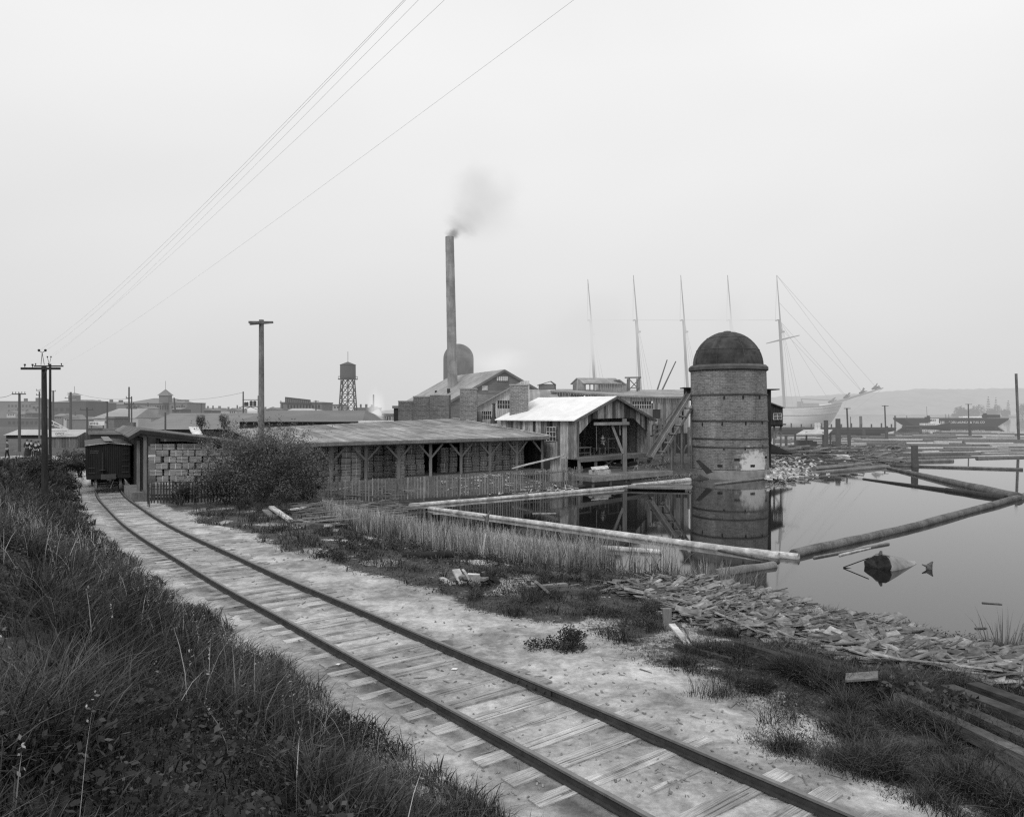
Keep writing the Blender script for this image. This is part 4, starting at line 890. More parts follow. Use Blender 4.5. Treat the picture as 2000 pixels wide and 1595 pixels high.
def long_mill():
    Y = 78; root = empty('long_mill_building', (PX(1200, Y), Y, .8), 'long low board mill with nearly flat roof running toward the brick burner', 'mill')
    X = lambda p, y=Y: PX(p, y); Z = lambda p, y=Y: PZ(p, y)
    x0, x1 = X(1082), X(1345)
    eave = lambda u: np.interp(u, [0, X(1250)-x0, x1-x0], [Z(762.5), Z(773), Z(774)])
    mb = MB(); board_wall(mb, (x0, Y), (x1, Y), lambda u: .8 if u < X(1278)-x0 else (Z(829) if u < X(1296)-x0 else 3.4), lambda u: float(eave(u))-.06, .28, rnd=.45, openings=[(X(1113)-x0, X(1140)-x0, lambda u: Z(780), lambda u: Z(771.5)), (X(1235)-x0, X(1272)-x0, lambda u: Z(797), lambda u: Z(783)), (X(1274)-x0, X(1291)-x0, lambda u: Z(817), lambda u: Z(799))])
    mb.build('wall', B_VERT, root)
    for (a, b, t, o, n) in ((1113, 1140, 771.5, 780, 7), (1235, 1272, 783, 797, 9), (1274, 1291, 799, 817, 0)):
        wn = MB(); wn.box(((X(a)+X(b))/2, Y+.08, (Z(t)+Z(o))/2), (X(b)-X(a), .02, Z(t)-Z(o))); w = wn.build('window' if n else 'doorway', B_DARK, root)
        if n:
            fr = MB()
            for q in np.linspace(a, b, n): fr.box((X(q), Y+.04, (Z(t)+Z(o))/2), (.05, .04, Z(t)-Z(o)), 0, .5)
            fr.box(((X(a)+X(b))/2, Y+.045, (Z(t)+Z(o))/2), (X(b)-X(a), .035, .05), 0, .5); fr.build('window_bars', B_WHIT, w)
    mb = MB(); Yb = 92
    mb.roof((x0-.4, Y-.4, Z(762)), (X(1250), Y-.4, Z(773)), (PX(1250, Yb), Yb, PZ(760.5, Yb)), (PX(1086, Yb), Yb, PZ(759, Yb)), .14, 16, .15, .55)
    mb.roof((X(1250), Y-.4, Z(773)), (x1+.5, Y-.6, Z(774.5)), (PX(1338, Yb), Yb, PZ(760.5, Yb)), (PX(1250, Yb), Yb, PZ(760.5, Yb)), .14, 9, .15, .55); mb.build('roof', B_ROOF, root)
    mb = MB(); mb.beam((x0-.4, Y-.44, Z(763.5)), (X(1250), Y-.44, Z(774.5)), .05, .16, .6); mb.beam((X(1250), Y-.45, Z(774.5)), (x1+.5, Y-.65, Z(776)), .05, .16, .5); mb.build('fascia', B_VERT, root)
    # dark trestle underneath, by the burner
    for i, p in enumerate((1278, 1291, 1305, 1318, 1331, 1345)):
        mb = MB(); yy = Y-.6-(i % 2)*3; mb.beam((PX(p, yy), yy, .3), (PX(p, yy), yy, 4.1 if i > 1 else 5), .2, .2, .3); mb.build('trestle_post', M_POST, root)
    mb = MB(); board_wall(mb, (X(1262), Y+3), (X(1356), Y+3), lambda u: .2, lambda u: 6.6, .3); mb.build('shade_boarding', B_DARK, root)  # dark boards added to stand in for the shaded space under the mill
    mb = MB(); y4 = 75
    for a, b in (((1300, 850), (1322, 905)), ((1318, 862), (1348, 908)), ((1341, 868), (1327, 902)), ((1291, 905), (1310, 850))): mb.beam((PX(a[0], y4), y4, PZ(a[1], y4)), (PX(b[0], y4), y4, PZ(b[1], y4)), .12, .12, .6)
    mb.build('trestle_brace', M_POST, root)
    for (a, b, t, o, yy, lab, nm) in ((1053, 1085, 743, 760, 82, 'small boxy ventilator hut with gabled roof near the main mill gable', 'roof_ventilator'),):
        r2 = empty(nm, (PX((a+b)/2, yy), yy, PZ(o, yy)-1.0), lab, 'ventilator'); mb = MB(); clap_wall(mb, (PX(a, yy), yy), (PX(b-3, yy), yy), PZ(762, yy)-.6, lambda u: PZ(750, yy)); clap_wall(mb, (PX(b-3, yy), yy), (PX(b-3, yy)+.3, yy+1.4), PZ(762, yy)-.6, lambda u: PZ(750, yy)); clap_wall(mb, (PX(a, yy), yy+1.4), (PX(a, yy), yy), PZ(762, yy)-.6, lambda u: PZ(750, yy)); mb.build('wall', B_CLAP, r2)
        mb = MB(); mb.roof((PX(a-3, yy), yy-.2, PZ(751, yy)), (PX(a-3, yy), yy+1.6, PZ(751, yy)), (PX(1076, yy), yy+1.6, PZ(743, yy)), (PX(1076, yy), yy-.2, PZ(743.5, yy)), .06, 3); mb.roof((PX(1086, yy), yy-.2, PZ(750, yy)), (PX(1086, yy), yy+1.6, PZ(750, yy)), (PX(1076.3, yy), yy+1.6, PZ(743, yy)), (PX(1076.3, yy), yy-.2, PZ(743.5, yy)), .06, 2); mb.build('roof', B_ROOF, r2)
long_mill()
def monitor():
    Y = 84; X = lambda p, y=Y: PX(p, y); Z = lambda p, y=Y: PZ(p, y)
    root = empty('roof_monitor', (X(1170), Y, Z(762)), 'long narrow roof house with open side standing on the long mill roof', 'roof house')
    mb = MB(); pk = X(1129); a, b = X(1120), X(1142)
    board_wall(mb, (a, Y+.5), (b, Y), lambda u: Z(764), lambda u: Z(749)+(Z(738)-Z(749))*max(0, 1-abs(u-.5*(b-a))/(b-a)*1.7)-.05, .16); board_wall(mb, (X(1168), Y), (X(1190), Y), lambda u: Z(764), lambda u: Z(747.5), .25); mb.build('wall', B_VERT, root)
    mb = MB(); board_wall(mb, (X(1190), Y), (X(1225), Y), lambda u: Z(764), lambda u: Z(748), .3, rnd=.06); mb.build('pale_panel', B_WHIT if False else B_VERT, root)
    mb = MB(); mb.roof((X(1139), Y-.35, Z(747.5)), (X(1214), Y-.35, Z(748)), (X(1206), Y+1.6, Z(736.5)), (X(1128), Y+1.6, Z(736)), .08, 14, .2, .5); mb.roof((X(1118), Y+3.0, Z(747)), (X(1118)+3.8, Y+3.2, Z(747)), (X(1206), Y+1.65, Z(736.7)), (X(1128), Y+1.65, Z(736.2)), .08, 6); mb.build('roof', B_ROOF, root)
    mb = MB()
    for p in (1143, 1152, 1160, 1166): mb.beam((X(p), Y-.05, Z(764)), (X(p), Y-.05, Z(748)), .12, .12)
    mb.beam((X(1120), Y+.3, Z(749)), (X(1120), Y+.3, Z(764)), .1, .1); mb.build('post', B_CLAP, root)
    mb = MB(); mb.beam((X(1204), Y, Z(741)), (X(1218), Y+.4, Z(750)), 1.2, .08, .5); mb.build('slanted_hatch', B_ROOF, root)
    Y2 = 84; root = empty('braced_frame', (X(1236), Y2, Z(762)), 'open cross braced timber frame at the right end of the roof house', 'timber frame'); mb = MB()
    for p in (1229, 1248): mb.beam((X(p), Y2, Z(763)), (X(p), Y2, Z(738)), .16, .16)
    for p in (1229, 1248): mb.beam((X(p), Y2+1.2, Z(763)), (X(p), Y2+1.2, Z(738)), .16, .16, .3)
    mb.build('leg', B_CLAP, root); mb = MB(); mb.beam((X(1220), Y2-.1, Z(737)), (X(1252), Y2-.1, Z(736.6)), .16, .16); mb.beam((X(1227), Y2-.1, Z(757)), (X(1250), Y2-.1, Z(757)), .12, .12); mb.build('crossbeam', B_CLAP, root)
    mb = MB(); mb.beam((X(1229), Y2-.02, Z(740)), (X(1248), Y2-.02, Z(760)), .1, .1); mb.beam((X(1248), Y2-.06, Z(740)), (X(1229), Y2-.06, Z(760)), .1, .1); mb.build('brace', B_CLAP, root)
    for (x1, y1, x2, y2, lab) in ((1282, 762, 1303, 702, 'left and taller of the two slanting poles above the long mill roof'), (1291, 762, 1320, 705, 'right hand slanting pole leaning more steeply above the mill roof')):
        Yp = 95; mb = MB(); mb.tube((PX(x1, Yp), Yp, PZ(y1+4, Yp)), (PX(x2, Yp), Yp, PZ(y2, Yp)), .11, .07, 8); o = mb.build('slanting_pole', mat('derrick_pole', .06, .12, (1, 1, 1), 3, 3, tone=.3, far=True, sigma=.0015)); tag(o, lab, 'pole', 'slanting poles above the mill')
    # rusty lean-to roof between the stack and the white roof
    r3 = empty('patched_roof_shed', (PX(1065, 73), 73, 1), 'low shed with patched light and dark roof left of the long mill', 'shed'); Yr = 73
    mb = MB(); mb.roof((PX(1030, Yr), Yr, PZ(800, Yr)), (PX(1098, Yr), Yr, PZ(790, Yr)), (PX(1084, 80), 80, PZ(760, 80)), (PX(1031, 80), 80, PZ(760, 80)), .1, 12, .3, .6); mb.build('roof', B_ROOF, r3)
    mb = MB(); board_wall(mb, (PX(1026, Yr), Yr+.3), (PX(1100, Yr), Yr+.3), lambda u: 1, lambda u: PZ(801, Yr)+u*.08, .25); mb.build('wall', B_VERT, r3)
monitor()
# conveyor up to the burner
def conveyor():
    a = Vector((PX(1270, 62.5), 62.6, PZ(893, 62.5))); b = Vector((PX(1350, 64.5), 64.8, PZ(768, 64.5))); root = empty('waste_conveyor', (a.x, a.y, a.z), 'steep wooden waste conveyor climbing from the shed to the burner', 'conveyor')
    ax = (b-a).normalized(); side = Vector((.55, -.83, 0)).normalized(); up = side.cross(ax).normalized()
    if up.z < 0: up = -up
    mb = MB(); mb.beam(a, b, .5, .06, .2, up=up); mb.build('trough_floor', M_MID, root)
    for k, sg in enumerate((-1, 1)):
        mb = MB(); off = side*sg*.3+up*.1; mb.beam(a+off, b+off, .06, .26, .65+.2*sg, up=up); mb.build('side_board', M_MID, root)
    mb = MB(); off = side*.75-up*.35; mb.beam(a+off+ax*.5, b+off-ax*.6, .12, .22, .45, up=up); mb.beam(a-side*.5-up*.35, b-side*.5-up*.35, .12, .22, .35, up=up); mb.build('stringer', M_MID, root)
    mb = MB()
    for t in np.arange(.12, .95, .135): c = a.lerp(b, t)-up*.22; mb.beam(c-side*.8, c+side*.95, .14, .1, rt(), up=up)
    mb.build('cleats', M_POST, root)
    mb = MB()
    for t in (.35, .6, .85):
        c = a.lerp(b, t)-up*.4
        for sg in (-1, 1): p = c+side*.5*sg; mb.beam((p.x, p.y, .2), p, .14, .14, .35)
    mb.build('trestle_leg', M_POST, root)
    # landing platform where it meets the burner
    mb = MB(); mb.box((PX(1344, 65), 65.5, PZ(757, 65)), (.9, 1.4, .1), 0, .2); mb.box((PX(1347, 65), 65.6, PZ(764, 65)), (.5, 1.2, .55), 0, .2); mb.build('head_box', M_DARK, root)
    # inclined gangway with railings
    r2 = empty('gangway', (PX(1276, 68), 68, PZ(850, 68)), 'railed gangway climbing from the mill shed toward the conveyor head', 'gangway'); Y = 68
    pts = [(1272, 851), (1298, 842), (1336, 790)]; q = [Vector((PX(x, Y), Y, PZ(y, Y))) for x, y in pts]
    mb = MB()
    for s, e in zip(q, q[1:]): mb.beam(s, e, 1.0, .12, .4); mb.beam(s+Vector((0, -.5, .05)), e+Vector((0, -.5, .05)), .06, .22, .55)
    mb.build('deck', M_MID, r2); mb = MB()
    for s, e in zip(q, q[1:]):
        for h in (.5, 1.0): mb.beam(s+Vector((0, -.5, h)), e+Vector((0, -.5, h)), .06, .09, .55)
    for t in (0, .5, 1): s = q[0].lerp(q[1], t)+Vector((0, -.5, 0)); mb.beam(s, s+Vector((0, 0, 1.02)), .08, .08, .5)
    for t in (.3, .6, .95): s = q[1].lerp(q[2], t)+Vector((0, -.5, 0)); mb.beam(s, s+Vector((0, 0, 1.02)), .08, .08, .5)
    mb.build('railing', M_MID, r2)
conveyor()
# shaft, little house and slanted chute to the right of the burner
def right_side():
    Y = 69; X = lambda p, y=Y: PX(p, y); Z = lambda p, y=Y: PZ(p, y)
    root = empty('conveyor_tower', (X(1500), Y, .4), 'narrow dark boarded tower with small flat roof right behind the burner', 'tower'); mb = MB()
    board_wall(mb, (X(1488), Y), (X(1506), Y), lambda u: .3, lambda u: Z(761), .2, rnd=.15); board_wall(mb, (X(1506), Y), (X(1507), Y+1.3), lambda u: .3, lambda u: Z(761), .2); mb.build('wall', M_DARK, root)
    mb = MB(); mb.box((X(1503), Y+.4, Z(760)), (1.5, 1.7, .1), .05, .3); mb.build('roof', M_DARK, root)
    Y = 76; root = empty('stilt_house', (X(1518, Y), Y, .2), 'tiny board house with a window raised on stilts beyond the burner', 'house')
    mb = MB(); board_wall(mb, (X(1500, Y), Y), (X(1529, Y), Y), lambda u: Z(832, Y), lambda u: Z(785, Y)-u*.42, .2, rnd=.12); board_wall(mb, (X(1529, Y), Y), (X(1531, Y), Y+2), lambda u: Z(832, Y), lambda u: Z(796, Y), .2); mb.build('wall', M_DARK, root)
    mb = MB(); mb.roof((X(1498, Y), Y-.3, Z(783, Y)), (X(1531, Y), Y-.3, Z(795, Y)), (X(1531, Y), Y+2.4, Z(794, Y)), (X(1498, Y), Y+2.4, Z(782, Y)), .08, 4); mb.build('roof', M_ROOFD, root)
    mb = MB(); mb.box((X(1518, Y), Y-.05, Z(812.5, Y)), (.85, .04, .62), 0, .9); w = mb.build('window', M_GLASS, root); mb = MB()
    for dx in (-.42, 0, .42): mb.box((X(1518, Y)+dx, Y-.08, Z(812.5, Y)), (.05, .04, .66), 0, .6)
    for dz in (-.31, 0, .31): mb.box((X(1518, Y), Y-.085, Z(812.5, Y)+dz), (.9, .04, .05), 0, .6)
    mb.build('frame', M_PALE, w)
    mb = MB(); mb.beam((X(1514, Y), Y+.3, -.5), (X(1514, Y), Y+.3, Z(832, Y)), .16, .16); mb.beam((X(1527, Y), Y+.3, -.5), (X(1527, Y), Y+.3, Z(832, Y)), .14, .14); mb.beam((X(1516, Y), Y+.2, Z(851, Y)), (X(1526, Y), Y+.2, Z(834, Y)), .1, .1); mb.build('stilt', M_POST, root)
    mb = MB(); mb.box((X(1515, Y), Y-.2, Z(828, Y)), (1.9, .3, .12)); mb.build('ledge', M_DARK, root)
    Y = 71; mb = MB(); mb.roof((X(1500), Y-1.2, Z(882, Y)), (X(1556), Y-1, Z(884, Y)), (X(1506), Y+.6, Z(858, Y)), (X(1498), Y+.6, Z(856, Y)), .12, 6, .1, .4); o = mb.build('tar_paper_roof', M_BLACK); tag(o, 'black sagging roof sheet lying low on the right of the burner', 'roof sheet')
    mb = MB(); Y6 = 60.2; q6 = [(1361, 899, .4), (1368, 898, .4), (1392, 921, 0), (1380, 925, 0)]; mb.hexa([(PX(x_, Y6), Y6+d_, PZ(y_, Y6)) for x_, y_, d_ in q6]+[(PX(x_, Y6), Y6+d_-.12, PZ(y_, Y6)) for x_, y_, d_ in q6], .4); o = mb.build('leaning_hatch', M_DARK); tag(o, 'dark board hatch leaning against the foot of the burner', 'hatch')
right_side()

# ================= fences =================
def fence(pts, zb, h, gap, name_label, label, m_=None):
    p0 = pts[0]; root = empty('picket_fence', (p0[0], p0[1], zb), label, 'fence'); pk = MB(); rl = MB(); acc = 0
    for (x0, y0), (x1, y1) in zip(pts, pts[1:]):
        a = Vector((x0, y0)); b = Vector((x1, y1)); L = (b-a).length; d_ = (b-a)/L; n_ = Vector((d_.y, -d_.x)); t = 0
        for hh in (.3, h-.28): rl.beam((a.x-n_.x*.04, a.y-n_.y*.04, zb+hh), (b.x-n_.x*.04, b.y-n_.y*.04, zb+hh), .04, .09, .5)
        while t < L:
            if random.random() > .03:
                c = a+d_*t; tl = random.uniform(-.03, .03); z1 = zb+h*random.uniform(.93, 1.04); w = .075
                q = []
                for z, k in ((zb-.05, 0), (z1-.07, tl)):
                    for uu, o in ((-w/2, .0), (w/2, .0), (w/2, .02), (-w/2, .02)): q.append((c.x+d_.x*(uu+k)+n_.x*o, c.y+d_.y*(uu+k)+n_.y*o, z))
                tn = .5+random.uniform(-.35, .3); pk.hexa(q, tn); e = q[4:]; tp = (c.x+d_.x*tl, c.y+d_.y*tl, z1+.02); pk.add(e+[tp], [(0, 1, 4), (1, 2, 4), (2, 3, 4), (3, 0, 4)], tn)
            t += gap*random.uniform(.85, 1.15)
        k = 0
        while k <= L+.01:
            c = a+d_*k; mb = MB(); mb.box((c.x-n_.x*.1, c.y-n_.y*.1, zb+(h-.1)/2-.2), (.11, .11, h+.2), 0, rt()); mb.build('post', M_POST, root); k += 2.4
    pk.build('pickets', m_ or M_OLD, root); rl.build('rails', M_MID, root)
M_PICK = mat('picket_boards', .13, .30, (3, 3, 1), 3, 4, tone=.7)
fence([(-11.6, 43.6), (-9.0, 43.9), (-5.4, 45.9), (-1.5, 48.2), (2.2, 51.6), (5.3, 55.0)], .3, 1.28, .2, '', 'long weathered picket fence along the pond edge in front of the shed', M_PICK)
fence([(-19.9, 40.6), (-17.5, 41.0), (-15.2, 41.4)], .62, 1.15, .16, '', 'short dark broken picket fence left of the big bush', M_DARK)
# ================= boxcar =================
def boxcar():
    s0 = float(TLEN[np.argmin(np.abs(TS[:, 1]-50.3))]); p, d, n = track_frame(s0); fwd = Vector((-d.x, -d.y, 0)).normalized(); right = Vector((-fwd.y, fwd.x, 0))*-1   # fwd: away from camera
    zr = p.z; W = 2.62; H0 = 1.0; H1 = 3.1; HR = 3.24; Lc = 10.4
    root = empty('boxcar', (p.x, p.y, zr), 'dark wooden railway boxcar standing on the track beside the long shed', 'boxcar')
    at = lambda f, r, z: Vector((p.x, p.y, zr))+fwd*f+right*r+Vector((0, 0, z))
    mb = MB()
    board_wall(mb, tuple(at(0, -W/2, 0))[:2], tuple(at(0, W/2, 0))[:2], lambda u: zr+H0, lambda u: zr+H1+(HR-H1)*(1-abs(u-W/2)/(W/2))-.02, .13, rnd=.05); mb.build('end_wall', M_BOXCAR, root)
    mb = MB(); mb.beam(at(Lc-.04, -W/2, (H0+H1)/2), at(Lc-.04, W/2, (H0+H1)/2), .05, H1-H0, .4); mb.beam(at(.08, 0, (H0+H1)/2), at(.1, 0, (H0+H1)/2), W-.1, H1-H0-.02, .4); mb.build('lining', M_BOXCAR, root)
    for sg, nm in ((-1, 'left'), (1, 'right')):
        mb = MB(); a, b = at(.04, sg*W/2, 0), at(Lc, sg*W/2, 0)
        if sg < 0: a, b = b, a
        board_wall(mb, tuple(a)[:2], tuple(b)[:2], lambda u: zr+H0, lambda u: zr+H1, .13, rnd=.12); mb.build('side_wall', M_BOXCAR, root)
    mb = MB(); mb.beam(at(0, 0, H0-.08), at(Lc, 0, H0-.08), W-.1, .2, .4); mb.beam(at(-.06, -W/2, H0-.02), at(-.06, W/2, H0-.02), .12, .24, .5); mb.build('sill', M_BOXCAR, root)
    mb = MB(); ov = .08
    mb.roof(at(-ov, 0, HR+.05), at(Lc, 0, HR+.05), at(Lc, -W/2-ov, H1+.03), at(-ov, -W/2-ov, H1+.03), .05, 14, .08, .5); mb.roof(at(-ov, W/2+ov, H1+.03), at(Lc, W/2+ov, H1+.03), at(Lc, .01, HR+.052), at(-ov, .01, HR+.052), .05, 14, .08, .5)
    mb.build('roof', mat('boxcar_roof', .06, .12, tone=.5), root)
    mb = MB(); mb.beam(at(-.2, 0, HR+.14), at(Lc, 0, HR+.14), .5, .05, .6); mb.build('running_board', M_MID, root)
    mb = MB(); mb.beam(at(-.1, -W/2-.09, H1+.0), at(-.1, 0, HR+.02), .03, .05, .5); mb.beam(at(-.1, W/2+.09, H1), at(-.1, 0, HR+.02), .03, .05, .5); mb.build('roof_edge_strip', M_PALE, root)
    # coupler, buffer timber, brake staff, ladder irons
    mb = MB(); mb.beam(at(-.55, 0, .86), at(0, 0, .86), .2, .22); mb.beam(at(-.6, .1, .86), at(-.45, .1, .86), .12, .3); mb.beam(at(-.12, -.45, .98), at(-.12, .45, .98), .14, .34, .7); mb.build('coupler', M_IRON, root)
    mb = MB(); mb.path([at(-.1, -.35, .95), at(-.12, -.35, 2.6)], .018, 5); mb.lathe(at(-.12, -.35, 1.42), [(.2, 0), (.2, .03)], 14); mb.build('brake_staff', M_IRON, root)
    mb = MB()
    for z in (1.25, 1.65, 2.05, 2.45, 2.85): mb.path([at(-.07, W/2-.5, z), at(-.07, W/2-.12, z)], .014, 5)
    for z in (1.25, 1.6): mb.path([at(-.07, -W/2+.12, z), at(-.07, -W/2+.5, z)], .014, 5)
    mb.build('grab_irons', M_IRON, root)
    mb = MB(); mb.path([at(-.1, .3, .75), at(-.2, .22, .5), at(-.12, .12, .2)], .03, 6, .8); mb.build('air_hose', M_MID, root)
    for f in (1.0, 2.7, Lc-2.7, Lc-1.0):
        for sg in (-1, 1):
            mb = MB(); c = at(f, sg*.74, .42); mb.tube(c-right*.07, c+right*.07, .42, .42, 20); w = mb.build('wheel', M_IRON, root, False)
            mb = MB(); mb.tube(c-right*.075*1.0+Vector((0, 0, 0)), c+right*.072, .432, .432, 24, None, False); mb.build('tread', mat('worn_tread', .45, .6, tone=.2, rough=.3, spec=.8), w)
        mb = MB(); mb.tube(at(f, -.8, .42), at(f, .8, .42), .06, .06, 8); mb.build('axle', M_IRON, root)
    for f in (1.85, Lc-1.85):
        mb = MB()
        for sg in (-1, 1): mb.beam(at(f-1.1, sg*.95, .48), at(f+1.1, sg*.95, .48), .12, .3); mb.beam(at(f-.4, sg*.95, .7), at(f+.4, sg*.95, .7), .14, .24)
        mb.beam(at(f, -1.0, .62), at(f, 1.0, .62), .3, .22); mb.build('truck_frame', M_IRON, root)
    # faint stencilled rows, too worn to read
    mb = MB()
    for r_, z in ((0, 2.72), (1, 2.6)):
        x = -1.15
        while x < -.62: w = random.choice((.035, .05)); mb.beam(at(-.006, x, z), at(-.006, x+w, z), .012, .06); x += w+.03
    mb.build('stencil_rows', mat('faded_stencil', .09, .13, tone=0), root)
boxcar()

# ================= utility poles and wires =================
def pole(px, pyt, Y, r, label, arms=(), base=None, m_=None, wires=False, lean=0, name='utility_pole', group='utility poles', fork=False, rt_=None):
    m_ = m_ or (F_POLE if Y > 65 else M_POST); x = PX(px, Y); zb = gz(x, Y)-.2 if base is None else base; zt = PZ(pyt, Y); xb = x+lean
    root = empty(name, (xb, Y, zb), label, 'utility pole', group)
    mb = MB(); mb.tube((xb, Y, zb), (x, Y, zt), r, r*.72, 10, .5, True, 4); mb.build('shaft', m_, root)
    for (a0, a1, py, tilt, ins) in arms:
        z = PZ(py, Y); mb = MB(); mb.beam((PX(a0, Y), Y-r*.9-tilt, z), (PX(a1, Y), Y-r*.9+tilt, z), max(.09, .035*Y/30), .11, .4); ar = mb.build('crossarm', m_, root)
        if ins:
            mb = MB()
            for q in np.linspace(.06, .94, ins): c = Vector((PX(a0, Y), Y-r-tilt, z+.04)).lerp(Vector((PX(a1, Y), Y-r+tilt, z+.04)), q); mb.lathe(c, [(.02, 0), (.03, .1), (.055, .12), (.045, .2)], 8)
            mb.build('insulators', m_, ar)
    return root, Vector((x, Y, zt))
r1, top1 = pole(86, 715, 36, .155, 'stout dark pole in the bank grass at left with broad crossarm', [(45, 121, 719.5, 0, 0)], m_=M_DARK, lean=.05)
mb = MB(); mb.beam((PX(88, 36), 35.8, PZ(740, 36)), (PX(96, 36), 35.8, PZ(722, 36)), .05, .05); mb.build('arm_brace', M_DARK, r1)
mb = MB(); Yw = 35.85
for a in (48.5, 63.5): mb.lathe((PX(a, Yw), Yw, PZ(717, Yw)), [(.015, 0), (.02, .08), (.05, .1), (.04, .17)], 8)
for a, b in (((80, 712), (82.3, 688)), ((86.5, 712), (82.3, 688)), ((82.3, 688), (76, 684.5)), ((82.3, 688), (88.7, 684.5))): mb.path([(PX(a[0], Yw), Yw, PZ(a[1], Yw)), (PX(b[0], Yw), Yw, PZ(b[1], Yw))], .014, 4)
for a in (76, 88.7): mb.lathe((PX(a, Yw), Yw, PZ(686, Yw)), [(.03, 0), (.055, .03), (.055, .1), (.02, .12)], 8)
mb.build('insulator_bracket', M_DARK, r1)
r2, top2 = pole(98, 710, 62, .12, 'slimmer tall pole just behind the stout one, with its own crossarm', [(68, 125, 714.5, 0, 3)], m_=M_DARK)
mb = MB()
for a, b in (((97, 709), (94, 697)), ((98.5, 709), (101, 697))): mb.path([(PX(a[0], 62), 61.9, PZ(a[1], 62)), (PX(b[0], 62), 61.9, PZ(b[1], 62))], .018, 4)
for a in (94, 101): mb.lathe((PX(a, 62), 61.9, PZ(698, 62)), [(.04, 0), (.06, .04), (.06, .12)], 6)
mb.build('insulator_bracket', M_DARK, r2)
pole(38, 767, 82, .16, 'pole with a row of insulators on its crossarm at the far left', [(25, 52, 769, 0, 5)])
pole(77, 764, 120, .16, 'distant pole half hidden behind the stout dark pole', [(72, 80, 762, 0, 2), (72, 80, 771, 0, 2)])
pole(104, 762, 150, .22, 'distant pole with short arm left of the turreted block', [(101, 110, 763.5, 0, 2)])
pole(138, 765, 150, .28, 'distant thick headed pole standing over the turreted block', [(134, 142, 768, 0, 2), (128, 150, 777, 0, 3)])
pole(170, 795, 100, .13, 'pole with wide low crossarm in front of the grey brick block', [(157, 183, 799.5, 0, 3)])
pole(209.5, 784, 96, .13, 'plain pole between the white billboard and the pale barn', [(207, 212, 784, 0, 0)])
pole(252, 755, 92, .12, 'taller of the twin poles beside the pale barn', [(247, 258, 777, 0, 2), (243, 263, 789, 0, 2)])
pole(257, 774, 98, .11, 'shorter of the twin poles beside the pale barn', [(248, 268, 797, 0, 2)])
pole(323, 805, 74, .11, 'short stub pole against the long banded roof')
pole(340, 776, 160, .2, 'leaning black pole by the turreted hall', lean=.7)
pole(393, 786, 170, .14, 'small far pole with short arm above the long banded roof', [(389, 398, 787, 0, 0)])
pole(729.5, 770, 118, .16, 'thin pole left of the white steam jet', [(724, 736, 794, .6, 0), (728, 738, 798, 0, 0)])
pole(617, 781, 150, .15, 'small pole in front of the rooftop sign building', [(613, 623, 783, 0, 0)])
# heavy twin-armed pole by the bush
r3, top3 = pole(510.5, 624, 43.2, .2, 'tall heavy bare pole rising out of the big bush, two short crossarms on top', m_=M_MID, base=.3)
mb = MB(); Y = 43.2; mb.beam((PX(497, Y), Y-.7, PZ(635, Y)), (PX(526, Y), Y+.6, PZ(626.5, Y)), .12, .13, .4); mb.beam((PX(499, Y), Y-1.05, PZ(633, Y)), (PX(527.5, Y), Y+.25, PZ(628, Y)), .12, .13, .55); mb.build('crossarms', M_MID, r3)
# transformer platform
def transformers():
    Y = 120; root = empty('transformer_platform', (PX(489, Y), Y, 1), 'two pole platform carrying black transformer cans beside the heavy pole', 'transformer'); Z = lambda p: PZ(p, Y)
    for p, t in ((475, 764), (504.5, 772)): mb = MB(); mb.tube((PX(p, Y), Y, 1), (PX(p, Y), Y, Z(t)), .14, .11, 8); mb.build('post', F_POLE, root)
    mb = MB(); mb.beam((PX(474, Y), Y-.1, Z(780)), (PX(506, Y), Y-.1, Z(780)), .1, .1); mb.beam((PX(474, Y), Y-.1, Z(793.5)), (PX(506, Y), Y-.1, Z(793.5)), 1.0, .14); mb.build('beam', F_POLE, root)
    for p, w, t in ((479.5, 2.2, 785.5), (483.5, 2.2, 785.5), (491, 3, 783), (498, 3, 783)):
        mb = MB(); mb.lathe((PX(p, Y), Y-.1, Z(792.3)), [(w*Y/F*.9, 0), (w*Y/F, .1), (w*Y/F, Z(t)-Z(792.3)), (w*Y/F*.3, Z(t)-Z(792.3)+.1)], 12); mb.build('transformer_can', F_BLACK, root)
    mb = MB()
    for a, b in (((477, 799), (490, 794)), ((503, 799), (490, 794))): mb.beam((PX(a[0], Y), Y-.2, Z(a[1])), (PX(b[0], Y), Y-.2, Z(b[1])), .08, .08)
    mb.build('brace', F_POLE, root)
transformers()
# wires sweeping overhead
def wire(a, b, sag, r, label, m_=None, name='overhead_wire', n=26):
    a = Vector(a); b = Vector(b); pts = [a.lerp(b, t)-Vector((0, 0, sag*4*t*(1-t))) for t in np.linspace(0, 1, n)]
    mb = MB()
    for i, (p, q) in enumerate(zip(pts, pts[1:])): mb.tube(p, q, r, r, 4, .5, False)
    o = mb.build(name, m_ or M_WIRE); tag(o, label, 'wire', 'overhead wires'); return o
Yw = 36
for (px0, py0, Y0, px1, py1, Y1, lab) in ((76, 684, 36, 655, 40, 9.2, 'leftmost of the overhead wires sweeping up from the stout pole'), (89, 684, 36, 672, 30, 9.4, 'second overhead wire from the left, close beside the leftmost'),
        (94, 697, 62, 740, 30, 10, 'third overhead wire from the left, from the slimmer pole'), (101, 697, 62, 712, 20, 10.4, 'overhead wire just left of the lone right hand wire'), (118, 714, 62, 945, 40, 10, 'lone lowest overhead wire arching far to the right')):
    a = P(px0, py0, Y0); b = P(px1, py1, Y1); b2 = a+(b-a)*1.5
    wire(a, b2, .7, .002, lab)
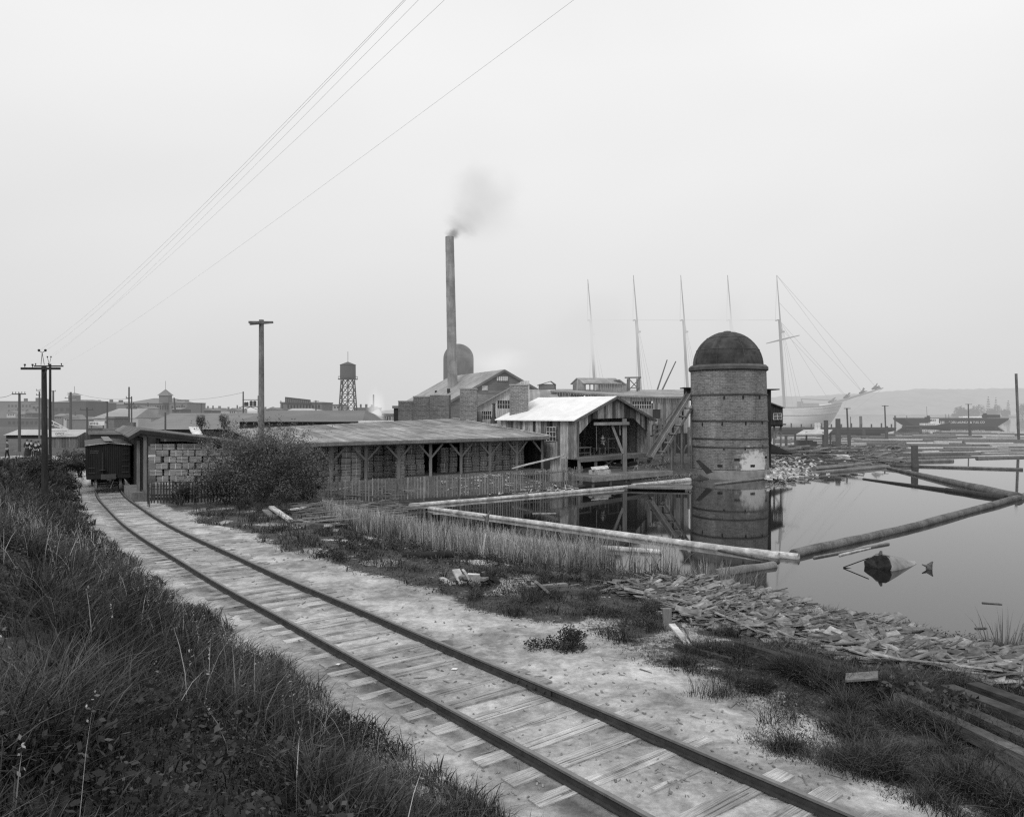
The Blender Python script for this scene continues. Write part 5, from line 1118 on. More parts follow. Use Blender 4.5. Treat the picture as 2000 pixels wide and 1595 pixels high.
for (a, b, lab) in ((P(150, 768, 150), P(253, 778, 150), 'thin distant wire strung from the thick headed pole to the twin poles'), (P(340, 779, 160), P(474, 766, 120), 'thin distant wire sagging left of the transformer platform'), (P(25, 768, 82), P(-40, 762, 60), 'thin wire leaving the insulator row pole to the left')):
    wire(a, b, .5, .02, lab, F_POLE, n=8)

# ================= town =================
def bldg(label, x0, x1, yt, yb, Y, m_=None, depth=10, roof=None, rm=None, wins=None, chims=(), cat='building', name='town_building', wm=None, zb=None, par=0, trim=True):
    m_ = m_ or F_MID; rm = rm or F_ROOF; X = lambda p: PX(p, Y); zb = PZ(yb, Y)-1.5 if zb is None else zb; zt = PZ(yt, Y)
    root = empty(name, ((X(x0)+X(x1))/2, Y, zb), label, cat)
    mb = MB(); mb.prism([(X(x0), Y), (X(x1), Y), (X(x1)+par, Y+depth), (X(x0)+par, Y+depth)], zb, zt, .5); mb.build('wall', m_, root)
    ov = .3
    if roof is None:
        if trim: mb = MB(); mb.prism([(X(x0)-.15, Y-.15), (X(x1)+.15, Y-.15), (X(x1)+.15+par, Y+depth), (X(x0)-.15+par, Y+depth)], zt+.003, zt+.3, .35); mb.build('cornice', rm, root)
    else:
        kind, yr = roof[0], roof[1]; zr = PZ(yr, Y+depth/2 if kind in ('long', 'hip') else Y); mb = MB(); e = zt+.01
        A, B, C_, D = (X(x0)-ov, Y-ov), (X(x1)+ov, Y-ov), (X(x1)+ov+par, Y+depth+ov), (X(x0)-ov+par, Y+depth+ov)
        if kind == 'long':   # ridge parallel to the picture
            r0, r1 = (X(x0)-ov+par/2, Y+depth/2), (X(x1)+ov+par/2, Y+depth/2)
            if len(roof) > 2: r0 = (X(roof[2]), Y+depth/2); r1 = (X(roof[3]), Y+depth/2)
            mb.add([(*A, e), (*B, e), (*C_, e), (*D, e), (*r0, zr), (*r1, zr)], [(0, 1, 5, 4), (2, 3, 4, 5), (1, 2, 5), (3, 0, 4), (3, 2, 1, 0)])
        elif kind == 'gable':   # ridge running away
            xm = (X(x0)+X(x1))/2 if len(roof) < 3 else X(roof[2])
            mb.add([(*A, e), (xm, Y-ov, zr), (*B, e), (*D, e), (xm+par, Y+depth+ov, zr), (*C_, e)], [(0, 1, 4, 3), (1, 2, 5, 4), (0, 2, 1), (3, 4, 5), (0, 3, 5, 2)])
        elif kind == 'hip':
            xm = (X(x0)+X(x1))/2; k = .0 if len(roof) < 3 else roof[2]; r0 = (xm-(X(x1)-X(x0))*k/2, Y+depth/2); r1 = (xm+(X(x1)-X(x0))*k/2+.01, Y+depth/2)
            mb.add([(*A, e), (*B, e), (*C_, e), (*D, e), (*r0, zr), (*r1, zr)], [(0, 1, 5, 4), (2, 3, 4, 5), (1, 2, 5), (3, 0, 4), (3, 2, 1, 0)])
        mb.build('roof', rm, root)
    if wins:
        for (wy0, wy1, n, a, b) in wins:
            w = (b-a)/n*.5
            for i in range(n):
                p = a+(b-a)*(i+.5)/n; mb = MB(); mb.box((X(p), Y-.02, (PZ(wy0, Y)+PZ(wy1, Y))/2), (w*Y/F, .12, PZ(wy0, Y)-PZ(wy1, Y)), 0, .5); mb.build('window', wm or F_WIN, root)
    for (cp, ct, w) in chims:
        mb = MB(); h = PZ(ct, Y)-zt+.6; mb.box((X(cp), Y+depth*.45, zt-.6+h/2+.3), (w*Y/F, w*Y/F, h+.6)); mb.build('chimney', F_DARK if cat != 'barn' else F_MID, root)
    return root
bldg('pale grey hillside block with several chimneys at the far left', -40, 66, 784, 818, 330, F_MID, 25, chims=((18, 779, 5), (45, 778, 9), (60, 780, 5)), wins=[(790, 794, 7, 14, 62), (800, 804, 7, 14, 62)])
bldg('low dark row of houses below the hillside block', -60, 96, 817, 834, 230, F_DARK, 16, wins=[(822, 827, 9, 14, 92)], chims=((54, 812, 4), (72, 812, 4)))
bldg('grey block behind the stout pole', 60, 100, 788, 818, 290, F_MID, 20, chims=((66, 782, 4),), wins=[(793, 797, 4, 62, 96)])
r = bldg('dark brick block carrying a little open turret on its roof', 97, 168, 785, 834, 260, F_DARK, 20, roof=('hip', 780, .5), wins=[(796, 802, 5, 104, 160), (810, 817, 5, 104, 160)])
Y = 258; mb = MB(); mb.box((PX(119, Y), Y+8, PZ(778, Y)), (2.8, 2.8, PZ(770, Y)-PZ(785, Y)), 0, .5); mb.build('turret', F_MID, r)
mb = MB(); mb.add([(PX(119, Y)+a*1.9, Y+8+b*1.9, PZ(769.5, Y)) for a, b in ((-1, -1), (1, -1), (1, 1), (-1, 1))]+[(PX(119, Y), Y+8, PZ(765, Y))], [(0, 1, 4), (1, 2, 4), (2, 3, 4), (3, 0, 4), (3, 2, 1, 0)]); mb.path([(PX(119, Y), Y+8, PZ(766, Y)), (PX(119, Y), Y+8, PZ(752, Y))], .09, 4); mb.build('turret_roof', F_ROOF, r)
bldg('low grey shed roof in front of the dark brick block', 130, 176, 818, 832, 200, F_MID, 10, roof=('long', 816))
bldg('tall flat dark brick wall block with parapet', 140, 167.5, 784, 833, 225, F_DARK, 12)
bldg('row of pale far houses above the grey barn', 165, 246, 789, 806, 300, F_LITE if False else F_MID, 14, roof=('long', 784), chims=((177, 783, 4), (201, 782, 5), (220, 783, 6)))
bldg('long low pale roofed shed at far left by the road', 12, 175, 849, 862, 122, M_DARK, 7, roof=('long', 838), rm=F_LITE, zb=.9)
bldg('small boarded shed left of the boxcar roof', 170, 203, 836, 852, 112, F_MID, 6, roof=('gable', 829, 178), zb=.9)
bldg('narrow upright boarded shed beside the white billboard', 209, 223, 817, 842, 108, F_MID, 4, zb=.9)
bldg('grey barn with pale roof behind the twin poles', 183, 262, 816, 846, 150, F_LITE, 13, roof=('long', 797, 199, 258), rm=far_mat('barn_roof', .26, .36), cat='barn', name='barn', wins=[(821, 826, 1, 205, 209)])
bldg('pale lean-to below the grey barn roof', 222, 270, 818, 846, 140, F_LITE, 5, zb=.9, trim=False)
r = bldg('broad hall with hipped roof and pointed corner turret', 244, 334, 787, 804, 240, F_MID, 22, roof=('hip', 777, .45), wins=[(791, 799, 10, 282, 330), (791, 795, 3, 250, 275)])
Y = 238; X0 = PX(320.5, Y); mb = MB(); mb.box((X0, Y+1, PZ(778, Y)), (2.9, 2.9, PZ(771, Y)-PZ(787, Y)), 0, .5); mb.build('turret', F_MID, r)
mb = MB(); mb.add([(X0+a*1.85, Y+1+b*1.85, PZ(771.5, Y)) for a, b in ((-1, -1), (1, -1), (1, 1), (-1, 1))]+[(X0, Y+1, PZ(759, Y))], [(0, 1, 4), (1, 2, 4), (2, 3, 4), (3, 0, 4), (3, 2, 1, 0)]); mb.path([(X0, Y+1, PZ(760, Y)), (X0, Y+1, PZ(743, Y))], .06, 4); mb.build('turret_roof', F_ROOF, r)
bldg('flat roofed wing right of the pointed turret', 331, 366, 787, 803, 236, F_MID, 14, wins=[(792, 799, 6, 334, 362)])
bldg('little roof pavilion on the flat roofed wing', 347, 361, 782, 788, 240, F_LITE, 3, zb=PZ(787, 240)+.32, trim=True)
bldg('very long plain building with banded grey roof behind the shed', 271, 470, 838, 846, 98, M_DARK, 20, roof=('long', 806), rm=mat('banded_roof', .12, .22, (.05, .05, 10), 1.2, 4, tone=.3, stain=.2, far=True, sigma=.0009), zb=.8)
bldg('broad dark grey hip ended roof left of the brick stacks', 468, 704, 823, 832, 90, M_DARK, 20, roof=('long', 801, 474, 682), rm=far_mat('broad_roof', .13, .17), zb=.8)
r = bldg('two storey building carrying a framed rooftop sign', 548, 629, 787, 803, 170, F_MID, 10, wins=[(790, 796, 11, 560, 626)], par=0)
Y = 170; mb = MB(); mb.add([(PX(536, Y), Y+4, PZ(803, Y)), (PX(551, Y), Y-.4, PZ(803, Y)), (PX(551, Y), Y-.4, PZ(783, Y)), (PX(545, Y), Y+1, PZ(781, Y)), (PX(537, Y), Y+4, PZ(784, Y))], [(0, 1, 2, 3, 4)]); mb.build('side_wall', F_LITE, r)
mb = MB(); fr_ = MB(); a = (558, 775, 785.5); b = (607, 780.5, 787)
for i in range(13):
    t = i/12; px = a[0]+(b[0]-a[0])*t; fr_.beam((PX(px, Y), Y-.3, PZ(a[1]+(b[1]-a[1])*t, Y)), (PX(px, Y), Y-.3, PZ(a[2]+(b[2]-a[2])*t, Y)), .1, .1)
for k in (1, 2): fr_.beam((PX(a[0], Y), Y-.35, PZ(a[k], Y)), (PX(b[0], Y), Y-.35, PZ(b[k], Y)), .1, .12)
sg_ = fr_.build('sign_frame', F_DARK, r)
mb = MB(); mb.add([(PX(a[0], Y), Y-.2, PZ(a[2], Y)), (PX(b[0], Y), Y-.2, PZ(b[2], Y)), (PX(b[0], Y), Y-.2, PZ(b[1], Y)), (PX(a[0], Y), Y-.2, PZ(a[1], Y))], [(0, 1, 2, 3)]); mb.build('sign_panel', F_MID, sg_)
bldg('low pale wedge roof in front of the sign building', 560, 628, 803, 806, 150, F_LITE, 6, roof=('long', 797, 562, 600), rm=F_LITE)
bldg('small pale house with low roof left of the sign building', 519, 546, 800, 806, 165, F_LITE, 8, roof=('gable', 795, 530))
bldg('small pale windowed block left of the water tower', 643, 665, 791, 806, 205, F_LITE, 8, wins=[(793, 796, 3, 645, 663)])
bldg('long grey block right of the water tower legs', 692, 734, 797, 812, 235, F_MID, 10, chims=((699, 792, 3), (710, 792, 4), (722, 793, 5)), wins=[(800, 803, 6, 699, 732)])
bldg('dark low gabled roof between the tower and the little white house', 699, 719, 815, 822, 105, F_DARK, 5, roof=('gable', 808))
bldg('little white house with light pyramid roof beside the steam jet', 718, 746, 812, 826, 108, F_WHITE, 5, roof=('hip', 798, .1), rm=F_LITE, wins=[(813, 820, 3, 732, 746)], cat='house', name='house')
bldg('small pale windowed house right of the steam jet', 748, 766, 811, 826, 108, F_LITE, 5, wins=[(813, 819, 3, 750, 764)], cat='house', name='house')
bldg('dark narrow boiler shed touching the leftmost brick stack', 769, 778, 797, 826, 82, M_DARK, 2, zb=.9)
bldg('white lumber platform strip under the little white house', 700, 770, 821, 826, 88, F_WHITE, 2, zb=.9, trim=False, cat='platform', name='platform')
for i, (x0, x1, yt, Yb, lab) in enumerate(((366, 392, 799, 420, 'faint far row of roofs right of the flat roofed wing'), (392, 430, 797, 440, 'faint far block above the banded roof'), (408, 446, 803, 380, 'pale far strip of roof above the banded roof'), (432, 470, 799, 400, 'faint far roofs left of the transformer platform'), (505, 535, 799, 400, 'faint far roofs right of the heavy pole'), (628, 645, 797, 420, 'faint far block just right of the sign building'))):
    bldg(lab, x0, x1, yt, 806, Yb, F_MID if i != 2 else F_LITE, 10, chims=((x0+8, yt-3, 3), (x1-7, yt-3, 4)))
for (x0, x1, yt, yb, Yb, rf, mm, lab) in ((13, 30, 806, 816, 260, ('gable', 801), F_LITE, 'tiny pale gabled house at the far left below the hillside block'), (33, 48, 808, 818, 255, ('long', 804), F_MID, 'tiny grey roofed house right of the pale gabled one'), (50, 63, 806, 817, 250, ('gable', 800), F_DARK, 'tiny dark gabled house left of the stout pole top'),
        (105, 122, 812, 826, 215, ('long', 807), F_MID, 'small house with grey roof beneath the open turret block'), (124, 140, 815, 828, 212, ('gable', 809), F_LITE, 'small pale gabled house beneath the thick headed pole'), (146, 160, 818, 830, 205, ('gable', 813), F_DARK, 'small dark gabled house above the white billboard'),
        (168, 184, 800, 812, 280, ('gable', 794), F_DARK, 'small dark gabled house behind the low crossarm pole'), (188, 200, 802, 812, 275, ('long', 798), F_LITE, 'small pale house left of the barn roof'), (266, 284, 797, 806, 190, ('gable', 792), F_LITE, 'small pale gabled house right of the twin poles'), (336, 352, 799, 806, 210, ('long', 795), F_DARK, 'low dark house under the leaning black pole'),
        (398, 414, 801, 807, 230, ('gable', 797), F_DARK, 'small dark gable just above the banded roof'), (446, 462, 801, 807, 230, ('gable', 796), F_LITE, 'small pale gable left of the transformer cans')):
    bldg(lab, x0, x1, yt, yb, Yb, mm, 7, roof=rf, cat='house', name='house', wins=[(yt+2, yt+4.5, 3, x0+2, x1-2)], chims=(((x0+x1)/2+2, rf[1]-2, 2),))
# office shed, its signs and the light truss over it
def office():
    Y = 90; X = lambda p: PX(p, Y); Z = lambda p: PZ(p, Y)
    root = empty('office_shed', (X(120), Y, 1.1), 'small boarded office shed with light roof beside the road', 'shed')
    mb = MB(); board_wall(mb, (X(93), Y), (X(152), Y), lambda u: 1.0, lambda u: Z(851.5), .18, rnd=.25); board_wall(mb, (X(152), Y), (X(159), Y+2.5), lambda u: 1.0, lambda u: Z(851.5)+max(0, .5-abs(u-1.2)*.4), .18); mb.build('wall', mat('office_boards', .1, .2, (4, 4, .5), 3, 4, tone=.8), root)
    mb = MB(); mb.roof((X(91), Y-.25, Z(851.5)), (X(152), Y-.25, Z(851)), (X(155)-.1, Y+1.3, Z(846)), (X(93), Y+1.3, Z(846)), .08, 6, .1, .6); mb.roof((X(91), Y+2.8, Z(851.5)), (X(159), Y+2.8, Z(851)), (X(155), Y+1.35, Z(846)), (X(93), Y+1.35, Z(846)), .08, 3); mb.build('roof', F_LITE, root)
    s = empty('painted_sign', (X(120), Y-.35, Z(849.5)), 'small white OFFICE sign on the shed roof edge', 'sign'); mb = MB(); mb.box((X(120), Y-.34, Z(846.5)), (X(129.5)-X(110.5), .05, Z(843.8)-Z(849.3))); mb.build('board', F_WHITE, s)
    text_obj('OFFICE', (X(120), Y-.37, Z(846.5)), .34, F_BLACK, s, width=X(128.3)-X(111.8))
    s = empty('blank_sign', (X(119), Y-.3, Z(843)), 'long white sign board above the small office sign', 'sign'); mb = MB(); mb.box((X(119), Y-.3, Z(839)), (X(136)-X(102), .05, Z(835.8)-Z(842.3))); mb.build('board', F_WHITE, s)
    mb = MB(); mb.box((X(119), Y-.33, Z(841.2)), (X(134)-X(105), .02, .05)); mb.build('lettering_smear', F_MID, s)
    t = empty('light_truss', (X(119), Y, Z(838)), 'white slender slanting truss frame over the long sign board', 'truss'); mb = MB()
    for a, b in (((99, 818.5), (136, 838)), ((97.5, 827.5), (130, 836)), ((107, 822.5), (107, 836)), ((118, 827), (118.5, 834)), ((107, 829), (107, 837)), ((120, 830), (120, 836))): mb.beam((X(a[0]), Y-.2, Z(a[1])), (X(b[0]), Y-.2, Z(b[1])), .06, .08)
    mb.build('truss_frame', F_WHITE, t)
    Y2 = 106; b = empty('billboard', (PX(189.5, Y2), Y2, .9), 'small white billboard with worn dark lettering', 'billboard'); mb = MB(); mb.box((PX(189.5, Y2), Y2, PZ(826, Y2)), (29*Y2/F, .06, 7.5*Y2/F)); mb.build('panel', F_WHITE, b)
    mb = MB()
    for q in (177, 179.5, 182, 185, 188, 191): mb.box((PX(q, Y2), Y2-.05, PZ(826+random.uniform(-1, 1), Y2)), (.1, .03, .3))
    mb.build('worn_lettering', F_MID, b); mb = MB()
    for q in (178, 201): mb.box((PX(q, Y2), Y2+.1, (PZ(826, Y2)+.9)/2), (.12, .12, PZ(826, Y2)-.9))
    mb.build('post', F_POLE, b)
def text_obj(s, loc, size, m_, parent, width=None, rot=(math.pi/2, 0, 0), ext=.004):
    cu = bpy.data.curves.new('lettering', 'FONT'); cu.body = s; cu.size = size; cu.align_x = 'CENTER'; cu.align_y = 'CENTER'; cu.extrude = ext; cu.offset = .012*size
    o = bpy.data.objects.new('lettering', cu); COL.objects.link(o); bpy.context.view_layer.update()
    k = 1
    if width: k = width/max(o.dimensions.x, .01)
    me = bpy.data.meshes.new_from_object(o.evaluated_get(bpy.context.evaluated_depsgraph_get())); bpy.data.objects.remove(o)
    for v in me.vertices: v.co.x *= k
    at_ = me.attributes.new('tone', 'FLOAT', 'FACE'); at_.data.foreach_set('value', [.5]*len(me.polygons))
    me.materials.clear(); t = link_mesh('lettering', me, m_, parent); t.location = Vector(loc)-wloc(parent); t.rotation_euler = rot; return t
office()
# freight track debris: dark flat cars between office shed and boxcar
for (x0, x1, yt, yb, Y, lab) in ((176, 246, 848, 853, 84, 'low dark shed roofs just behind the boxcar'), (204, 250, 841, 846, 90, 'second row of dark low roofs behind the boxcar')):
    bldg(lab, x0, x1, yt, yb, Y, M_DARK, 4, zb=.8)
# brick chimney-like post at the shed corner
mb = MB(); mb.box((PX(258, 62), 62, (PZ(824, 62)+1)/2), (.45, .4, PZ(824, 62)-1)); o = mb.build('square_post', M_POST); tag(o, 'short thick square post above the boxcar end of the shed', 'post')
# water tower
def wtower():
    Y = 200; cx = PX(679.5, Y); z0 = 1; ztank = PZ(738, Y); zt = PZ(712, Y); R = 15.2*Y/F
    root = empty('water_tower', (cx, Y, z0), 'water tower with conical roof on a splayed lattice frame', 'water tower')
    mb = MB(); mb.lathe((cx, Y, ztank), [(R, 0), (R*.985, zt-ztank)], 28); mb.build('tank', far_mat('tank_staves', .07, .12, s=(5, 5, .3)), root, True)
    mb = MB(); mb.lathe((cx, Y, zt+.003), [(R*1.06, 0), (.1, PZ(706, Y)-zt)], 28); mb.path([(cx, Y, PZ(707, Y)), (cx, Y, PZ(686, Y))], .06, 4); mb.build('roof', F_IRON, root)
    mb = MB(); mb.lathe((cx, Y, ztank-.35), [(R*1.25, 0), (R*1.25, .2)], 28); mb.lathe((cx, Y, ztank+.4), [(R*1.24, 0), (R*1.24, .08)], 28, caps=False)
    for k in range(14): A = k*math.pi/7; mb.path([(cx+R*1.23*math.cos(A), Y+R*1.23*math.sin(A), ztank-.2), (cx+R*1.23*math.cos(A), Y+R*1.23*math.sin(A), ztank+.45)], .04, 4)
    mb.build('gallery', F_IRON, root)
    n = 8; rt0 = 13*Y/F; rb = 20*Y/F; lv = 7; leg = []
    f = lambda k, t: Vector((cx+(rb+(rt0-rb)*t)*math.cos(k*2*math.pi/n+.2), Y+(rb+(rt0-rb)*t)*math.sin(k*2*math.pi/n+.2), z0+(ztank-.3-z0)*t))
    for k in range(n): mb = MB(); mb.beam(f(k, 0), f(k, 1), .22, .22, .35); mb.build('leg', F_IRON, root)
    mb = MB()
    for k in range(n):
        for j in range(lv):
            t0, t1 = j/lv, (j+1)/lv; mb.beam(f(k, t0), f(k+1, t1), .13, .13, .4); mb.beam(f(k+1, t0), f(k, t1), .13, .13, .4); mb.beam(f(k, t1), f(k+1, t1), .15, .15, .4)
    mb.build('lattice', F_IRON, root)
wtower()

# ================= big bush and shrubs =================
def shrub(name, cx, cy, z, rx, ry, h, n, leaf, label, cat='bush', m_=None, parts=True, lumps=16, tone0=.0, wide=False):
    root = empty(name, (cx, cy, z), label, cat); C = []
    for k in range(lumps):
        A = RNG.uniform(0, 6.28); rr = math.sqrt(RNG.random())*.78; zz = RNG.uniform(.12, .8)*(1 if not wide else .78+.22*math.sin(3.3*math.cos(A)*rr+1.1)); sh = math.sqrt(max(.05, 1-(zz-.42)**2*2.6)); C.append((rx*rr*sh*math.cos(A), ry*rr*sh*math.sin(A), h*zz, RNG.uniform(.22, .42)*(1.1-.5*zz)))
    V = []; Tn = []; per = n//lumps
    for (x, y, zz, r) in C:
        a = RNG.normal(size=(per, 3)); a /= np.linalg.norm(a, axis=1)[:, None]; q = a*np.cbrt(RNG.random(per))[:, None]*RNG.uniform(.6, 1.35, per)[:, None]
        cen = q*np.array([rx*r*1.3, ry*r*1.3, h*r*.72])+np.array([x, y, zz]); cen = cen[cen[:, 2] > .02]; up = cen[:, 2]/h
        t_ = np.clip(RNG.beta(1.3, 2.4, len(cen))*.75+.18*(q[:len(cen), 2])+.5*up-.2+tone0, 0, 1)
        V.append(leaves(cen+np.array([cx, cy, z]), leaf*RNG.uniform(.55, 1.35, len(cen)), .45, .7)); Tn.append(t_)
    # sprays poking out of the top
    for k in range(lumps*(4 if wide else 2)):
        A = RNG.uniform(0, 6.28); rr = math.sqrt(RNG.random())*.75; b0 = np.array([rx*rr*math.cos(A), ry*rr*math.sin(A), h*(1-.3*rr*rr)*.72]); dv = np.array([RNG.normal(.55*math.cos(A)*rr if wide else 0, .3), RNG.normal(0, .3), 1]); L_ = h*RNG.uniform(.14, .4)
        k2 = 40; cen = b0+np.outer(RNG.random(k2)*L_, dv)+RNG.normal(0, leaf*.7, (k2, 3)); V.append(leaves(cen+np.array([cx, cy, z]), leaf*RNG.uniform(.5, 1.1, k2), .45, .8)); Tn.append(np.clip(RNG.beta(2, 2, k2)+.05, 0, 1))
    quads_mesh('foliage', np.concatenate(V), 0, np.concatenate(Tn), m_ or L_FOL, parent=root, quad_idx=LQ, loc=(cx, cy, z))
    mb = MB()
    for k in range(9 if parts else 3):
        A = random.uniform(0, 6.28); t = Vector((cx+rx*.6*math.cos(A), cy+ry*.6*math.sin(A), z+h*random.uniform(.6, .85))); m1 = Vector((cx, cy, z)).lerp(t, .5)+Vector((0, 0, .2)); mb.tube((cx+random.uniform(-.2, .2), cy, z-.1), m1, .05*h/4+.01, .035*h/4+.008, 6); mb.tube(m1, t, .035*h/4+.008, .012, 6)
    mb.build('stems', M_BARK, root); return root
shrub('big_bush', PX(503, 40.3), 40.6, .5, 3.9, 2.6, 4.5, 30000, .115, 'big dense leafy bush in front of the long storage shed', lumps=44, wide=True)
shrub('shrub', PX(392, 60), 60, ZBK-.75, .4, .4, 1.2, 900, .1, 'small round shrub rising behind the shed roof near the slanted ramp', m_=L_FOL, lumps=12, parts=False)
shrub('shrub', PX(439, 60), 60, ZBK-.75, .5, .5, 1.25, 1100, .1, 'rounder shrub behind the shed roof, next to the big bush', m_=L_FOL, lumps=12, parts=False)
shrub('bank_thicket', PX(180, 56), 54.5, .9, 1.6, 1.6, 1.9, 2600, .15, 'dark low thicket of weeds at the left flank of the boxcar', m_=L_WEED, lumps=9)
shrub('bank_thicket', PX(120, 50), 49, 1.3, 2.4, 2.0, 1.5, 3200, .15, 'dark bramble thicket between the poles and the boxcar', m_=L_WEED, lumps=10)
shrub('shrub', PX(350, 40.4), 40.6, .55, 1.0, .8, 1.1, 1500, .1, 'low weedy shrub over the short broken fence', m_=L_WEED, lumps=6)
shrub('shrub', PX(606, 41), 41, .5, .9, .8, 1.3, 1500, .1, 'low leafy shoot at the right foot of the big bush', m_=L_FOL, lumps=6)
mb = MB(); mb.beam(P(378, 834, 58), P(386, 848, 56), .7, .08, .8); o = mb.build('slanted_ramp', M_PALE); tag(o, 'pale slanted board standing on the shed roof edge left of the shrubs', 'board')

# ================= ship =================
def ship():
    Ys = 222.0; root = empty('schooner', (PX(1380, Ys), Ys, 0), 'five masted white hulled sailing schooner moored in the haze behind the mill', 'ship')
    X = lambda p: PX(p, Ys); Z = lambda p: PZ(p, Ys); xs = X(1082); xb = X(1645)
    secs = []; n = 34
    for i in range(n+1):
        t = i/n; px = 1082+(1645-1082)*t; bow = max(0, (t-.82)/.18); st = max(0, (.1-t)/.1)
        zt = Z(795-(10*bow**1.6)-4*st); w = 6.2*(1-bow**2.2)*(1-.35*st)+.12
        for_ = []; 
        for k in range(8):
            s = k/7; zz = -1+(zt+1)*s; fl = (1-bow*.78*(1-s)**1.3-.25*(1-s)**2); ww = w*max(fl, .03)*(1 if s > .25 else .6+1.6*s)
            xx = X(px)-(bow**1.2)*(X(1645)-X(1606))*(1-s)**1.25*1.0+0*st
            for_.append((xx, ww, zz))
        secs.append(for_)
    mb = MB(); vs = []; fs = []; m = 8
    for sec in secs:
        for x, w, z in sec: vs.append((x, Ys-w, z))
        for x, w, z in sec[::-1]: vs.append((x, Ys+w, z))
    k2 = 16
    for i in range(n):
        for k in range(k2-1): fs.append((i*k2+k, (i+1)*k2+k, (i+1)*k2+k+1, i*k2+k+1))
    fs.append(tuple(range(16))[::-1]); fs.append(tuple(n*k2+q for q in range(16)))
    mb.add(vs, fs, .5); mb.build('hull', S_HULL, root, True)
    mb = MB()
    for a, b in zip(secs, secs[1:]):
        for k in (7, 5): mb.beam((a[k][0], Ys-a[k][1]-.06, a[k][2]), (b[k][0], Ys-b[k][1]-.06, b[k][2]), .12, .18, .35 if k == 7 else .42)
    mb.build('rub_rail', S_SPAR, root)
    dk = MB()
    for i in range(n): a, b = secs[i][7], secs[i+1][7]; dk.add([(a[0], Ys-a[1], a[2]-.7), (b[0], Ys-b[1], b[2]-.7), (b[0], Ys+b[1], b[2]-.7), (a[0], Ys+a[1], a[2]-.7)], [(0, 1, 2, 3)])
    dk.build('deck', S_SPAR, root)
    mb = MB(); mb.box((X(1578), Ys, Z(792)), (5, 4, 1.6)); mb.box((X(1563), Ys+.2, Z(788)), (1.4, 1.4, 1.4)); mb.box((X(1200), Ys, Z(791)), (8, 5, 2)); mb.build('deck_house', S_SPAR, root)
    mb = MB(); mb.path([(X(1553), Ys-5, Z(787)), (X(1553), Ys-5, Z(778)), ], .15, 5); mb.path([(X(1553), Ys-5, Z(779)), (X(1622), Ys-3.5, Z(782))], .13, 5); mb.build('boom', S_SPAR, root)
    masts = [(1162, 1148, 735), (1251, 1237, 757), (1343, 1329.5, 757), (1435, 1421, 760), (1530, 1517, 790)]; tops = []
    for i, (pb, pt, _) in enumerate(masts):
        base = Vector((X(pb+2), Ys, Z(795))); top = Vector((X(pt), Ys, Z(537 if i != 0 else 545))); hd = base.lerp(top, .66)
        q1 = Vector((X(pb+2+(pt-pb-2)*.66), Ys, Z(795-258*.66)))
        mb = MB(); mb.tube(base, q1, .46, .36, 10); ms = mb.build('lower_mast', S_SPAR, root)
        mb = MB(); q0 = base.lerp(top, .56)+Vector((.35, 0, 0)); mb.tube(q0, top, .26, .09, 8); mb.build('topmast', S_SPAR, ms)
        mb = MB(); mb.beam(q1+Vector((-.6, -1.2, 0)), q1+Vector((-.6, 1.2, 0)), .5, .2); c = base.lerp(top, .57); mb.beam(c+Vector((-.5, -.9, 0)), c+Vector((1, -.9, 0)), .4, .5); mb.build('crosstrees', S_SPAR, ms)
        mb = MB()
        for dx in (-2.6, -1.2, .4, 1.9, 3.2): mb.path([base+Vector((dx, -5.8, -.2)), q1+Vector((0, -.9, 0))], .045, 4)
        mb.path([q1+Vector((0, -1.1, 0)), top], .035, 4); mb.path([q1+Vector((-.8, 1, 0)), top+Vector((0, 0, -1))], .035, 4)
        if i: 
            mb.path([q1, tops[-1][0]+Vector((0, 0, 0))], .035, 4)
        mb.build('shrouds', S_RIG, ms); tops.append((q1, top, base))
        mb = MB(); g0 = base+Vector((-.8, 0, 2.2)); 
        if i < 4: mb.tube(g0, g0+Vector((-11.5, 0, .5)), .2, .16, 7); mb.tube(g0+Vector((0, 0, .6)), g0+Vector((-11, 0, 1.1)), .35, .3, 7); mb.build('furled_sail', S_SPAR, ms)
    jt = Vector((X(1725), Ys, Z(757))); j0 = Vector((X(1625), Ys, Z(787)))
    mb = MB(); mb.tube(j0, jt, .42, .16, 10); jb = mb.build('jib_boom', S_SPAR, root)
    mb = MB()
    for t, s_ in ((.02, 1.1), (.3, 1.0), (.62, 1.1), (.88, 1.1)):
        c = j0.lerp(jt, t)
        for _ in range(5): mb.tube(c+Vector((random.uniform(-1.6, -.2), 0, .2)), c+Vector((random.uniform(-.3, 1.2), 0, random.uniform(.5, 1.8)*s_)), .26, .12, 6, .3)
    mb.build('furled_jibs', mat('ship_canvas', .12, .2, tone=.5, far=True, sigma=.0016), jb)
    mb = MB(); q1, tp, bs = tops[-1]
    for s, t in ((q1, -.02), (q1+Vector((0, 0, -2)), .3), (q1, .32), (tp, .62), (tp, .9), (bs.lerp(tp, .8), .62)): mb.path([s, j0.lerp(jt, t)], .045, 4)
    mb.path([jt, (X(1652), Ys-.3, Z(812)), (X(1640), Ys, Z(816))], .05, 4); mb.path([j0.lerp(jt, .6), (X(1638), Ys, Z(812))], .05, 4); mb.path([j0.lerp(jt, .3), (X(1645), Ys-.1, Z(802)), (X(1636), Ys, Z(810))], .05, 4)
    mb.build('stays', S_RIG, root)
    fy = tops[-1]; c = Vector((X(1523.5), Ys-.6, Z(663.5))); mb = MB(); mb.tube((X(1490), Ys-3, Z(672)), c, .12, .26, 8); mb.tube(c, (X(1566.5), Ys+2, Z(653)), .26, .12, 8); mb.build('yard', S_SPAR, root)
ship()

